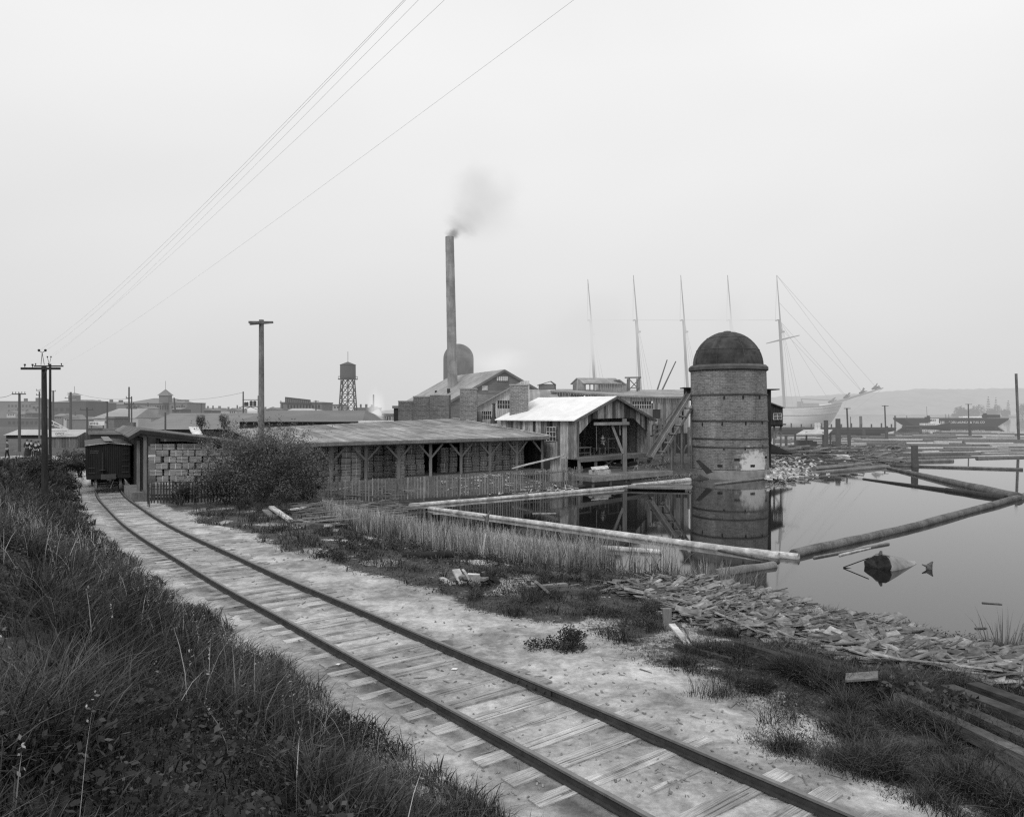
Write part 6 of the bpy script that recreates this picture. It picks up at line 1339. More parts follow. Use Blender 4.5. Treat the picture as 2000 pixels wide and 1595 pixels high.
# ================= tug and barges =================
def barge(x0, x1, yt, yb, Y, rake, label, m_=None, posts=0, depth=9, name='barge'):
    X = lambda p: PX(p, Y); Z = lambda p: PZ(p, Y); root = empty(name, (X((x0+x1)/2), Y, 0), label, 'barge'); mb = MB(); zt = Z(yt)
    f = [(X(x0), zt), (X(x0)+.3, zt-.8), (X(x0)+rake, -.5), (X(x1)-rake, -.5), (X(x1)-.3, zt-.8), (X(x1), zt)]
    n = len(f); mb.add([(x, Y, z) for x, z in f]+[(x, Y+depth, z) for x, z in f], [tuple(range(n)), tuple(range(n, 2*n))[::-1]]+[(i, (i+1) % n, n+(i+1) % n, n+i) for i in range(n)], .5); mb.build('hull', m_ or F_BLACK, root)
    mb = MB(); mb.box((X((x0+x1)/2), Y-.05, zt-.25), (X(x1)-X(x0)-.5, .12, .22), 0, .9); mb.build('rub_rail', F_POLE, root)
    if posts:
        mb = MB()
        for i in range(posts): p = x0+8+(x1-x0-16)*i/(posts-1); mb.box((X(p), Y+.5, zt+.5), (.3, .3, 1.0+.5*(i % 3 == 0)))
        mb.build('bitts', F_POLE, root)
    return root
YB = 300
bg = barge(1766, 1971, 815.5, 831.5, YB, 5.5, 'long black barge with white FOSS LAUNCH & TUG CO lettering on its side')
text_obj('FOSS LAUNCH & TUG CO', (PX(1888, YB), YB-.08, PZ(824.2, YB)), 1.25, F_WHITE, bg, width=PX(1921.5, YB)-PX(1852, YB))
mb = MB(); mb.box((PX(1904, YB), YB+3, PZ(815, YB)+.25), (PX(1923, YB)-PX(1886, YB), 3, .5), 0, .9); mb.build('hatch_cover', F_WHITE, bg)
mb = MB(); mb.box((PX(1948, YB), YB+4, PZ(815, YB)+.6), (5, 4, 1.2)); mb.lathe((PX(1933, YB), YB+3, PZ(815.5, YB)), [(.7, 0), (.7, 1.6), (.4, 2)], 10); mb.build('deck_gear', F_BLACK, bg)
def tug():
    Y = 284; X = lambda p: PX(p, Y); Z = lambda p: PZ(p, Y); root = empty('tugboat', (X(1815), Y, 0), 'small tugboat with white cabin alongside the lettered barge', 'boat')
    secs = []
    for i, t in enumerate(np.linspace(0, 1, 12)):
        x = X(1765)+(X(1857)-X(1765))*t; w = 2.4*min(1, (t+.12)*3)**.5*(1-max(0, (t-.55)/.45)**2.2)+.05; zt = Z(831.5)+(Z(823)-Z(831.5))*max(0, (t-.45)/.55)**1.4+.12*(1-t)
        secs.append([(x-.0, Y-w, zt), (x-1.5*max(0, t-.6), Y-w*.8, -.4), (x-1.5*max(0, t-.6), Y+w*.8, -.4), (x, Y+w, zt)])
    mb = MB(); vs = [p for s in secs for p in s]; fs = []
    for i in range(11):
        for k in range(4): fs.append((i*4+k, (i+1)*4+k, (i+1)*4+(k+1) % 4, i*4+(k+1) % 4))
    fs += [(0, 1, 2, 3), (47, 46, 45, 44)]; mb.add(vs, fs); mb.build('hull', F_BLACK, root)
    mb = MB()
    for a, b in zip(secs, secs[1:]): mb.beam(Vector(a[0])+Vector((0, -.05, 0)), Vector(b[0])+Vector((0, -.05, 0)), .1, .2, .9)
    mb.build('gunwale', F_POLE, root)
    mb = MB(); mb.box((X(1816), Y, (Z(829.5)+Z(826))/2), (X(1832)-X(1800), 3, Z(826)-Z(829.8))); c = mb.build('cabin', F_WHITE, root)
    for q in np.linspace(1804, 1820, 5): mb = MB(); mb.box((X(q), Y-1.53, Z(828)), (.3, .05, .35)); mb.build('window', F_BLACK, c)
    mb = MB(); mb.lathe((X(1821), Y, Z(826)), [(1.3, 0), (1.3, Z(818)-Z(826)), (1.5, Z(818)-Z(826)+.05), (1.4, Z(817)-Z(826))], 12); w = mb.build('wheelhouse', F_WHITE, root)
    mb = MB()
    for A in (-2.4, -1.9, -1.3, -.8): mb.box((X(1821)+1.27*math.cos(A), Y+1.27*math.sin(A), Z(820)), (.35, .1, .8), A+math.pi/2)
    mb.build('window_band', F_BLACK, w)
    mb = MB(); mb.box((X(1826), Y+.1, Z(822)), (1.8, 2.4, Z(817)-Z(827))); mb.build('deckhouse', F_WHITE, root)
    mb = MB(); mb.box((X(1811.5), Y, Z(818.5)), (1.5, 1.4, Z(814)-Z(824))); mb.lathe((X(1813), Y, Z(820)), [(.55, 0), (.5, Z(811)-Z(820))], 12); mb.build('funnel', F_BLACK, root)
    mb = MB(); mb.tube((X(1811), Y-.1, Z(826)), (X(1809.5), Y-.1, Z(793)), .11, .06, 6); mb.build('mast', F_POLE, root)
    mb = MB()
    for q in (1836, 1839, 1842): mb.box((X(q), Y-.5, Z(824.5)), (.2, .2, 1.1))
    mb.build('towing_bitts', F_WHITE, root)
tug()
barge(1480, 1751, 834.5, 843.5, 205, 5.2, 'long low dark barge moored in front of the schooner', posts=14, depth=7)
def pilehouse():
    Y = 200; r = empty('white_landing_stage', (PX(1597, Y), Y, 0), 'little white railed stage beside the low dark barge', 'stage'); mb = MB()
    for q in (1592, 1595, 1598, 1601): mb.box((PX(q, Y), Y, 1.3), (.25, .25, 3.2))
    mb.build('post', F_WHITE, r); mb = MB(); mb.box((PX(1597, Y), Y, 1.0), (2.0, 1.6, .3)); mb.box((PX(1597, Y), Y, 2.4), (1.8, .2, .2)); mb.build('deck', F_WHITE, r)
pilehouse()
# covered float with open sides
def afloat():
    Y = 112; X = lambda p, y=Y: PX(p, y); Z = lambda p, y=Y: PZ(p, y); root = empty('open_float_shelter', (X(1590), Y, 0), 'open sided shelter with flat pale roof on the log pond', 'shelter')
    mb = MB(); mb.roof((X(1551), Y-.8, Z(847)), (X(1614), Y-.8, Z(845.5)), (PX(1626, 118), 118, PZ(838, 118)), (PX(1570, 118), 118, PZ(838.5, 118)), .15, 8, .1, .6); mb.build('roof', F_LITE, root)
    for p, y in ((1553, Y), (1575, Y+2), (1608, Y), (1622, Y+5)): mb = MB(); mb.box((PX(p, y), y, 1.2), (.22, .22, 2.9)); mb.build('post', F_POLE, root)
    mb = MB(); mb.box((X(1588), Y+2, .35), (5, 3, .4)); mb.box((X(1583), Y+2.4, .9), (2.4, .7, .8), 0, .3); mb.box((X(1598), Y+2.2, .85), (1.2, .6, .7), 0, .6); mb.build('float_deck', F_POLE, root)
afloat()
# ================= poles and pilings in the water =================
for (px, yt, yb, lab) in ((1657, 796, 870, 'T shaped water pole nearest the schooner bow'), (1731, 791, 858, 'middle T shaped pole, right of the low dark barge'), (1894, 788, 851, 'T shaped pole in front of the lettered barge')):
    g = G(px, yb); lean = {1657: .35, 1731: .3, 1894: .3}[px]
    rp, tp = pole(px-3, yt, g.y, .17, lab, [(px-9, px+3.5, yt+1, 0, 0)], base=-1.2, lean=lean, name='harbour_pole', group='T shaped poles standing in the water')
    mb = MB(); mb.tube((g.x+lean-.3, g.y-.25, -1), (g.x+lean-.35, g.y-.25, 2.8), .3, .27, 8); mb.build('support_pile', F_POLE, rp)
for (px, yt, yb, r, lab) in ((1613, 820, 880, .33, 'thick piling right of the flat roofed shelter'), (1636.5, 817, 882, .38, 'thickest piling left of the nearest T shaped pole'), (1786, 869, 911, .35, 'lone stout piling in the log boom at right centre'), (1681, 812, 827, .75, 'cluster piling behind the low dark barge'), (1748, 811, 827, .5, 'twin topped piling between the two barges'),
        (1771, 811, 823, .25, 'thin far piling behind the tugboat stern'), (1847, 808, 818, .35, 'left one of the two pilings above the tugboat bow'), (1853, 808, 818, .35, 'right one of the two pilings above the tugboat bow'), (1798, 834, 843, .35, 'short stump piling below the tugboat stern'), (1945, 832, 838, .3, 'tiny stump piling below the lettered barge'),
        (1687, 838, 848, .4, 'short piling against the low dark barge'), (1569, 833, 846, .3, 'small piling left of the white landing stage'), (1661, 813, 826, .25, 'thin piling far behind the nearest T shaped pole'), (1628, 860, 876, .28, 'short post between the two thick pilings'), (1535, 849, 868, .25, 'small post just right of the stilt house')):
    g = G(px, yb); mb = MB(); mb.tube((g.x+.1, g.y, -1.2), (g.x, g.y, PZ(yt, g.y)), r, r*.92, 10, rt(), True, 3, .02); o = mb.build('piling', F_POLE if g.y > 65 else M_POST); tag(o, lab, 'piling', 'pilings standing in the harbour')
mb = MB(); Y = 150; mb.beam((PX(1990, Y), Y, -.5), (PX(1984.5, Y), Y, PZ(729, Y)), .35, .35); o = mb.build('boom_post', M_POST); tag(o, 'tall square timber post cut by the right edge of the view', 'post')

# ================= logs =================
def log(a, b, r0, r1, label, m_=None, group=None, segs=6, cut=True, name='floating_log', sink=.0, end_m=None):
    a = Vector(a); b = Vector(b); root = None; mb = MB(); mb.tube(a, b, r0, r1, 12, .5, True, segs, min(r0, .3)*.14)
    o = mb.build(name, m_ or M_BARK, None, True); tag(o, label, 'log', group); return o
BG = 'boom logs framing the pond'
def logpx(p0, p1, r0, r1, label, m_=None, group=BG, z=.06, **k): return log(G(p0[0], p0[1], z), G(p1[0], p1[1], z), r0, r1, label, m_, group, **k)
logpx((838, 992), (1522, 1086), .11, .17, 'long pale peeled boom log crossing the pond from the fence to the crossing point', M_PALE, segs=14)
logpx((1388, 1068), (1560, 1088), .12, .17, 'short pale peeled log overlapping the crossing point of the booms', M_PALE)
logpx((1360, 1064), (1520, 1096), .05, .07, 'slim dark bark strip floating against the peeled boom log', M_BARK, z=.02)
logpx((1550, 1082), (1792, 1026), .20, .19, 'nearest thick bark covered boom log right of the crossing point', M_BARK, segs=10)
logpx((1788, 1027), (2010, 966), .19, .22, 'thick bark covered boom log running out of the right edge', M_BARK, segs=8)
logpx((1686, 935), (1850, 958), .10, .2, 'dark waterlogged log lying low inside the right hand boom', M_DARK, z=.0)
logpx((1848, 957), (1965, 974), .22, .24, 'dark waterlogged log end meeting the boom corner at right', M_DARK, z=.02)
logpx((1735, 913), (1990, 972), .16, .36, 'long bark boom log slanting down to the right edge corner', M_BARK, segs=10)
logpx((800, 986.5), (1020, 968.5), .13, .14, 'left length of the pale squared timber floating along the fence', M_PALE)
logpx((1020, 968.5), (1232, 950), .14, .16, 'right length of the pale squared timber floating along the fence', M_PALE)
logpx((1235, 948), (1347, 937), .16, .2, 'pale thick log behind the plank raft', M_PALE)
logpx((1395, 945), (1560, 926), .1, .16, 'smooth grey log at the foot of the burner', M_MID)
logpx((1480, 933), (1735, 911), .2, .22, 'long grey log along the shore right of the burner', M_MID, segs=8)
logpx((1545, 921), (1730, 909), .2, .2, 'second grey log close behind the shore log right of the burner', M_BARK)
logpx((1590, 915), (1700, 905), .25, .2, 'pale old log lying on the rubbish shore', M_MID, z=.3)
logpx((1735, 908), (1998, 916), .14, .14, 'long thin straight log across the middle of the right hand water', M_BARK)
logpx((1700, 903), (1860, 899), .2, .25, 'pale log above the long thin straight log', M_MID)
# broken logs near the reeds and the heap
logpx((1175, 1069), (1292, 1077), .11, .10, 'pale short log floating between the reeds and the long peeled boom', M_PALE, group=None)
logpx((1398, 1122), (1511, 1104), .2, .17, 'short split log stub floating by the reed clump', M_MID, group=None, z=.02)
logpx((1512, 1178), (1640, 1207), .17, .13, 'pale round log lying at the edge of the cedar waste', M_PALE, group=None, z=.36)
logpx((1500, 1186), (1640, 1216), .12, .11, 'darker log tucked under the pale round log at the waste edge', M_BARK, group=None, z=.26)
logpx((1657, 1212), (1760, 1228), .10, .12, 'dark slab pointing at the sunken tree trunk', M_DARK, group=None, z=.3)
logpx((1735, 1228), (1835, 1252), .22, .16, 'thick rotten bark trunk half sunk beside the cedar waste', M_BARK, group=None, z=.3)
logpx((1835, 1254), (1942, 1270), .08, .04, 'thin dark pole continuing the rotten trunk to the right', M_DARK, group=None, z=.12)
logpx((1590, 1088), (1735, 1061), .05, .06, 'thin pale split log drifting below the bark boom', M_MID, group=None, z=.02)
logpx((1640, 1083), (1700, 1069), .05, .03, 'thinner splinter beside the thin pale split log', M_PALE, group=None, z=.02)
# the floating stump: broken log end rising from the water
def stump():
    c = G(1702, 1118, 0); root = empty('sunken_log_end', (c.x, c.y, 0), 'dark cut log end rising from the water with thin sticks at its left', 'log'); a = Vector((PX(1714, 26.4), 26.2, .12)); b = Vector((PX(1792, 27.2), 27.8, -.02))
    a = Vector((PX(1716, 26.3), 26.3, .02)); b = Vector((PX(1822, 27.6), 28.0, -.66)); mb = MB(); mb.tube(a, b, .50, .47, 20, .7, True, 7, .03); mb.build('trunk', mat('peeled_trunk', .22, .4, (2, 2, 2), 2, 5, tone=.3, stain=.4), root, True)
    ax = (b-a).normalized(); fx_ = Vector((-ax.y, ax.x, 0)).normalized(); fy_ = ax.cross(fx_)
    if fy_.z < 0: fy_ = -fy_
    rim = []; 
    for i in range(22): A = i*2*math.pi/22; rr = .47*(1+.09*math.sin(3*A+1)+.05*math.sin(7*A)); rim.append(a+fx_*rr*math.cos(A)+fy_*rr*math.sin(A)-ax*(.05+.05*math.sin(5*A)))
    mb = MB(); n_ = len(rim); mb.add([a-ax*.02]+rim+[p+ax*.2 for p in rim], [(0, 1+i, 1+(i+1) % n_) for i in range(n_)]+[(1+i, 1+(i+1) % n_, 1+n_+(i+1) % n_, 1+n_+i) for i in range(n_)]); mb.build('cut_face', mat('wet_cut_face', .008, .05, (2, 2, 2), 3, 6, tone=0, bstr=1), root)
    mb = MB(); mb.tube(a+ax*.2+fy_*.36+fx_*.1, b.lerp(a, .45)+fy_*.36, .16, .1, 7, .6, True, 4, .04); mb.tube(a+ax*.1+fx_*-.33+fy_*.2, b.lerp(a, .5)+fx_*-.36+fy_*.1, .12, .08, 7, .3, True, 4, .04); mb.build('bark_ridges', M_BARK, root)
    mb = MB(); mb.tube(a+Vector((.06, 0, .47)), a+Vector((.1, .02, .6)), .07, .04, 8); mb.build('knot', M_BARK, root)
    mb = MB(); l = Vector((PX(1657, 26), 26.4, .02)); mb.path([l, a+Vector((-.35, 0, .35))], .02, 5); mb.path([l, a+Vector((-.5, -.1, -.1))], .02, 5); mb.build('stick', M_BLACK, root)
stump()
def snag(px, py, h, label, name='snag'):
    c = G(px, py, 0); mb = MB(); mb.tube((c.x, c.y, -.2), (c.x+.05, c.y, h*.6), .14, .09, 7, .5, True, 3, .03); mb.tube((c.x+.05, c.y, h*.5), (c.x+.16, c.y, h), .08, .02, 6); mb.tube((c.x, c.y, h*.3), (c.x-.22, c.y, h*.6), .06, .02, 6); o = mb.build(name, M_BARK); tag(o, label, 'snag')
snag(1813, 1110, .26, 'small black forked snag poking from the water right of the sunken log end')
snag(951, 1018, .55, 'forked dead snag at the reed bed edge by the peeled boom')
for (px, py, L_, ang, lab) in ((1918, 1176, .5, -.3, 'larger dark sliver afloat near the right edge'), (1905, 1226, .3, .1, 'tiny dark sliver afloat near the right edge'), (1585, 1186, .5, -.1, 'dark splinter afloat above the pale round log'), (1040, 1002, 1.3, .05, 'pale lath afloat between the two pale booms'), (845, 1003, 1.2, .1, 'short lath afloat at the head of the pond')):
    c = G(px, py, .01); mb = MB(); mb.beam(c, c+Vector((math.cos(ang)*L_, math.sin(ang)*L_, 0)), .07, .03, .4); o = mb.build('drifting_stick', M_BARK if 'dark' in lab else M_PALE); tag(o, lab, 'stick')
# log pond rafts far right
random.seed(23); cnt = 0
for (py0, py1, n, x0, x1) in ((842, 848, 12, 1700, 1995), (848, 856, 20, 1690, 1998), (857, 866, 22, 1560, 1998), (866, 876, 24, 1650, 1998), (876, 886, 20, 1690, 1998), (886, 895, 14, 1650, 1985), (850, 868, 14, 1510, 1640)):
    for i in range(n):
        py = random.uniform(py0, py1); px = random.uniform(x0, x1-40); g = G(px, py); L_ = random.uniform(8, 18); sl = random.uniform(-.12, .16)+(.25 if py > 880 else .0)
        e = g+Vector((L_, L_*sl, 0)); r0 = random.uniform(.16, .34)
        pale = random.random() < .28; side = 'middle of the raft' if px < 1800 else 'right of the raft'
        row = 'far edge' if py < 850 else ('rear rows' if py < 862 else ('front rows' if py < 880 else 'nearest edge'))
        lab = ('pale stripped' if pale else 'dark wet')+' log floating in the '+row+' of the log pond, '+side
        o = log(g, e, r0, r0*random.uniform(.6, .95), lab, far_mat('raft_log_pale', .3, .5) if pale else far_mat('raft_log', .05, .15), 'logs afloat in the log pond', segs=3); cnt += 1
# plank raft
def raft():
    root = empty('plank_raft', tuple(G(1285, 955, 0)), 'flat raft of loose planks floating in front of the dock', 'raft'); mb = MB()
    a = G(1222, 953, .12); b = G(1352, 955.5, .12); c = Vector((PX(1340, 57), 55.0, .14)); d = Vector((PX(1245, 57), 55.2, .14))
    for k in range(9):
        t0, t1 = k/9, (k+.92)/9; o = random.uniform(-.4, .4); A = a.lerp(d, t0); B = b.lerp(c, t0); A2 = a.lerp(d, t1); B2 = b.lerp(c, t1); z = random.uniform(0, .1)+.04
        mb.hexa([A+Vector((o, 0, z-.1)), B+Vector((o, 0, z-.1)), B2+Vector((o, 0, z-.1)), A2+Vector((o, 0, z-.1)), A+Vector((o, 0, z)), B+Vector((o, 0, z)), B2+Vector((o, 0, z)), A2+Vector((o, 0, z))], rt(.3))
    mb.build('planks', M_MID, root); mb = MB(); mb.beam(a+Vector((0, 0, -.1)), d+Vector((0, 0, -.1)), .2, .16); mb.beam(b+Vector((-.4, 0, -.1)), c+Vector((-.4, 0, -.1)), .2, .16); mb.build('bearer', M_BARK, root)
raft()
# two small punts on the bank by the burner and some rubbish
for (px, py, L_, w, lab) in ((1625, 898, 4.6, 1.5, 'upturned flat bottomed scow lying on the rubbish shore'),):
    c = G(px, py, .5); root = empty('scow', tuple(c), lab, 'boat'); mb = MB(); f = [(-L_/2, .45), (-L_/2+.6, 0), (L_/2-.6, 0), (L_/2, .45)]
    mb.add([(c.x+x, c.y-w/2, c.z+.5-z) for x, z in f]+[(c.x+x, c.y+w/2, c.z+.6-z) for x, z in f], [(0, 1, 2, 3), (7, 6, 5, 4), (0, 4, 5, 1), (1, 5, 6, 2), (2, 6, 7, 3), (3, 7, 4, 0)]); mb.build('hull', M_PALE, root); mb = MB(); mb.beam((c.x-L_/2, c.y-w/2-.03, c.z+.08), (c.x+L_/2, c.y-w/2-.03, c.z+.08), .05, .1, .3); mb.build('gunwale', M_MID, root)

# ================= cedar waste heap and scattered wood =================
HEAP = [G(x, y, .45) for x, y in ((1190, 1190), (1290, 1158), (1370, 1154), (1455, 1180), (1560, 1216), (1650, 1244), (1720, 1256), (1800, 1280), (1900, 1312), (2010, 1336), (2040, 1420), (1900, 1425), (1820, 1402), (1690, 1380), (1560, 1345), (1480, 1315), (1340, 1288), (1280, 1228))]
HP = [(v.x, v.y) for v in HEAP]
def inpoly(x, y, poly):
    c = False; n = len(poly)
    for i in range(n):
        ax, ay = poly[i]; bx, by = poly[(i+1) % n]
        if (ay > y) != (by > y) and x < (bx-ax)*(y-ay)/(by-ay)+ax: c = not c
    return c
pieces = []; random.seed(5)
while len(pieces) < 8500:
    x = random.uniform(2, 14); y = random.uniform(11, 23)
    if inpoly(x, y, HP): pieces.append((x, y))
def piece(mb, x, y, z, sc=1):
    L_ = random.choice((.15, .25, .4, .45, .6, .8, 1.2))*random.uniform(.7, 1.2)*sc; w = random.choice((.03, .05, .08, .12, .2))*random.uniform(.7, 1.3)*sc; a = random.gauss(.0, .45) if random.random() < .7 else random.uniform(0, 3.14)
    tz = random.uniform(-.2, .22); d_ = Vector((math.cos(a), math.sin(a), tz*1.3)); mb.beam(Vector((x, y, z))-d_*L_/2, Vector((x, y, z))+d_*L_/2, w, random.uniform(.008, .022), min(1, max(0, random.gauss(.52, .24))), tw=random.uniform(-.35, .35))
pieces.sort(key=lambda p: p[1]); vis = [p for p in pieces if abs(p[0]) < p[1]*.69]
SL = 'split cedar shakes in the waste heap'; top_ = vis[::]; random.shuffle(top_); near = sorted(top_[:1400], key=lambda p: p[1])[:290]; ns_ = set(near)
hz = lambda x, y: max(gz(x, y), .06)+.16*float(fbm(np.array([x*.8]), np.array([y*.8]), 3)[0])
st = MB()
for (x, y) in pieces:
    if (x, y) in ns_: continue
    piece(st, x, y, hz(x, y)+random.uniform(-.04, .09))
o = st.build('cedar_waste', M_SLAB); tag(o, 'heap of split cedar waste and broken shakes spread along the pond edge', 'wood waste', kind='stuff')
for (x, y) in near:
    mb = MB(); piece(mb, x, y, hz(x, y)+random.uniform(.06, .13)); o = mb.build('cedar_shake', M_SLAB); where = 'right rim nearest the dark timbers' if y < 14.2 else ('front rim above the weeds' if y < 16 else 'middle')
    tag(o, 'loose cedar shake lying on top of the waste heap, '+where, 'shake', SL)
# named single pieces
def plank(a, b, w, h, m_, label, name='plank', group=None, tone=.5, cat='plank', up=(0, 0, 1)):
    mb = MB(); mb.beam(a, b, w, h, tone, up=up); o = mb.build(name, m_); return tag(o, label, cat, group)
def gp(px, py, dz=.03):
    z = .5
    for _ in range(6): g = G(px, py, z); z = max(gz(g.x, g.y), 0)+dz
    return Vector((g.x, g.y, z))
plank(gp(1300, 1209, .1), gp(1303, 1236, .0)+Vector((0, 0, 0)), .02, .02, M_MID, 'x') if False else None
c = gp(1303, 1238, -.1); plank(c, c+Vector((0, 0, .5)), .16, .08, M_POST, 'short upright stake at the left rim of the cedar waste', 'stake', cat='stake')
plank(gp(1312, 1218, .2), gp(1348, 1262, .03), .12, .03, M_PALE, 'pale plank sloping down beside the short upright stake')
plank(gp(1335, 1222, .3), gp(1350, 1250, .05), .1, .03, M_PALE, 'narrow pale lath next to the sloping pale plank')
plank(gp(1320, 1258, .06), gp(1430, 1288, .06), .09, .06, M_DARK, 'first skinny slab edging the cedar waste at the stake end')
plank(gp(1440, 1258, .15), gp(1640, 1318, .15), .14, .12, M_DARK, 'long skinny dark slab edging the middle of the cedar waste')
plank(gp(1530, 1272, .2), gp(1715, 1325, .15), .16, .1, M_DARK, 'second long dark slab lying behind the first at the waste rim')
plank(gp(1652, 1322, .25), gp(1715, 1318, .3), .32, .03, M_MID, 'wide split board tilted like a roof at the waste rim')
plank(gp(1660, 1330, .05), gp(1722, 1333, .1), .1, .06, M_PALE, 'thin pale board under the tilted wide board')
plank(gp(1390, 1100, .0), gp(1402, 1160, .05), .12, .05, M_DARK, 'dark board sticking up at the back of the waste heap')
random.seed(31)
TB = 'dark heavy timbers piled at the lower right corner'
for (a, b, w, h, dz, lab, t_) in (((1755, 1362), (2040, 1500), .22, .2, .25, 'nearest heavy grey timber of the corner pile, running to the right edge', .75), ((1790, 1352), (2040, 1465), .24, .22, .32, 'second timber of the corner pile, just behind the nearest', .5), ((1850, 1350), (2040, 1425), .26, .24, .5, 'upper broad timber of the corner pile', .3), ((1900, 1342), (2045, 1395), .26, .2, .55, 'highest rear timber of the corner pile', .25), ((1810, 1400), (1980, 1478), .12, .1, .08, 'thin lath lying under the corner timber pile', .7), ((1700, 1345), (1860, 1405), .16, .12, .1, 'half hidden timber left of the corner pile among weeds', .35), ((1860, 1425), (2030, 1530), .2, .16, .05, 'lowest timber of the corner pile, nearly in the grass', .3)):
    plank(gp(*a, dz*.6), gp(*b, dz*.6), w*.8, h*.75, M_TIMB, lab, 'timber', TB, t_, 'timber')
for (a, b, w, h, z0, z1, m_, lab) in (((862, 1128), (885, 1140), .14, .05, .03, .03, M_PALE, 'pale board lying apart left of the broken plank pile'), ((890, 1112), (905, 1140), .2, .05, .35, .04, M_PALE, 'pale plank leaning on the broken plank pile'), ((905, 1113), (922, 1142), .26, .05, .4, .04, M_PALE, 'widest pale plank on the broken plank pile'), ((925, 1120), (928, 1143), .3, .06, .35, .04, M_PALE, 'short square ended plank on the broken plank pile'), ((880, 1130), (945, 1118), .2, .06, .12, .3, M_MID, 'grey plank lying across the broken plank pile'), ((930, 1112), (960, 1140), .25, .06, .4, .04, M_DARK, 'dark plank on the right of the broken plank pile'), ((940, 1120), (968, 1136), .3, .08, .3, .06, M_DARK, 'second dark plank at the right end of the broken plank pile'),
        ((900, 1125), (950, 1130), .25, .06, .2, .22, M_MID, 'grey board inside the broken plank pile'), ((990, 1150), (1035, 1162), .1, .04, .03, .03, M_PALE, 'pale lath on the ground between the two plank piles'), ((1047, 1135), (1075, 1160), .2, .06, .35, .04, M_MID, 'leaning plank of the small crossed pile by the reeds'), ((1030, 1148), (1105, 1140), .16, .06, .15, .2, M_MID, 'crosswise plank of the small crossed pile by the reeds'), ((1040, 1138), (1062, 1150), .12, .05, .3, .15, M_PALE, 'short pale plank of the small crossed pile by the reeds'),
        ((530, 990), (568, 1016), .24, .1, .35, .04, M_PALE, 'pale squared timber end by the big bush'), ((518, 995), (535, 1012), .3, .05, .2, .02, M_MID, 'grey slab beside the pale squared timber end'), ((628, 975), (700, 998), .14, .06, .3, .1, M_PALE, 'long pale pole slanting over the debris by the fence'), ((572, 996), (595, 988), .5, .04, .05, .2, M_PALE, 'pale flat board at the foot of the big bush'), ((640, 1026), (690, 1017), .3, .1, .1, .1, M_PALE, 'pale broken beam at the pond head'), ((655, 1036), (675, 1030), .25, .08, .05, .08, M_PALE, 'short pale block beside the broken beam')):
    plank(gp(*a, z0), gp(*b, z1), w, h, m_, lab, 'plank', None, rt(.15), 'plank')
# tangle of laths at the pond head: stuff
mb = MB(); random.seed(9)
for i in range(260):
    px = random.uniform(560, 770); py = random.uniform(982, 1024)-(px-560)*.05; g = gp(px, py, random.uniform(.02, .25)); a = random.gauss(.1, .5); L_ = random.uniform(.5, 2.6); mb.beam(g, g+Vector((math.cos(a)*L_, math.sin(a)*L_, random.uniform(-.1, .15))), random.uniform(.03, .1), .03, random.uniform(.1, .95))
o = mb.build('lath_debris', M_MID); tag(o, 'tangled laths and branches washed up at the head of the pond', 'debris', kind='stuff')
mb = MB()
for i in range(1500):   # chips and scraps on the sand and shore
    px = random.uniform(300, 1700); py = random.uniform(1010, 1560); g = gp(px, py, .005)
    o_, _ = track_info(np.array([g.x]), np.array([g.y]))
    if o_[0] < -1.5 or water_d(np.array([g.x]), np.array([g.y]))[0] < .1: continue
    a = random.uniform(0, 3.14); L_ = random.uniform(.015, .06)*(4 if random.random() < .04 else 1)*(g.y/9); mb.beam(g, g+Vector((math.cos(a)*L_, math.sin(a)*L_, .01)), random.uniform(.008, .025)*(g.y/9), .01, random.uniform(.3, 1))
o = mb.build('wood_chips', M_MID); tag(o, 'wood chips and scraps scattered over the sandy ground', 'wood chips', kind='stuff')
mb = MB()
for i in range(500):
    px = 1500+abs(random.gauss(0, 60)); py = random.uniform(893, 918); g = gp(px, py, random.uniform(.0, .5)*max(0, 1-(px-1500)/140)); a = random.uniform(0, 3.14); L_ = random.uniform(.15, .6); mb.beam(g, g+Vector((math.cos(a)*L_, math.sin(a)*L_, random.uniform(-.1, .2))), random.uniform(.1, .25), .08, random.uniform(.3, 1))
o = mb.build('rubble', mat('limed_rubble', .25, .55, tone=.7)); tag(o, 'pale rubble heaped against the right foot of the burner', 'rubble', kind='stuff')
mb = MB()
for i in range(700):
    px = random.uniform(1500, 1760); py = random.uniform(872, 908)-(px-1500)*.02; g = G(px, py, .35); g.z = max(gz(g.x, g.y), 0)+random.uniform(0, .5); a = random.gauss(0, .6); L_ = random.uniform(.5, 3); mb.beam(g, g+Vector((math.cos(a)*L_, math.sin(a)*L_, random.uniform(-.2, .25))), random.uniform(.08, .35), .1, random.uniform(.0, .9))
o = mb.build('shore_debris', M_MID); tag(o, 'broken slabs and boards littering the shore right of the burner', 'debris', kind='stuff')
# scraps in front of shed platform
mb = MB()
for i in range(260):
    px = random.uniform(860, 1120); py = random.uniform(938, 962)-(px-860)*.05; Y = 5.0*F/(py-HOR)+1.2; g = Vector((PX(px, Y), Y, max(gz(PX(px, Y), Y), 0)+random.uniform(0, .12))); a = random.uniform(0, 3); L_ = random.uniform(.2, 1.0); mb.beam(g, g+Vector((math.cos(a)*L_, math.sin(a)*L_, random.uniform(-.1, .1))), .08, .03, random.uniform(.2, 1))
o = mb.build('yard_scraps', M_PALE); tag(o, 'pale wood scraps strewn behind the picket fence', 'debris', kind='stuff')
# charred log smouldering
c = gp(835, 1086, .06); log(c+Vector((-.75, 0, 0)), c+Vector((.8, .1, .05)), .13, .1, 'charred smouldering log on the shore beside the reeds', M_BLACK, name='charred_log')
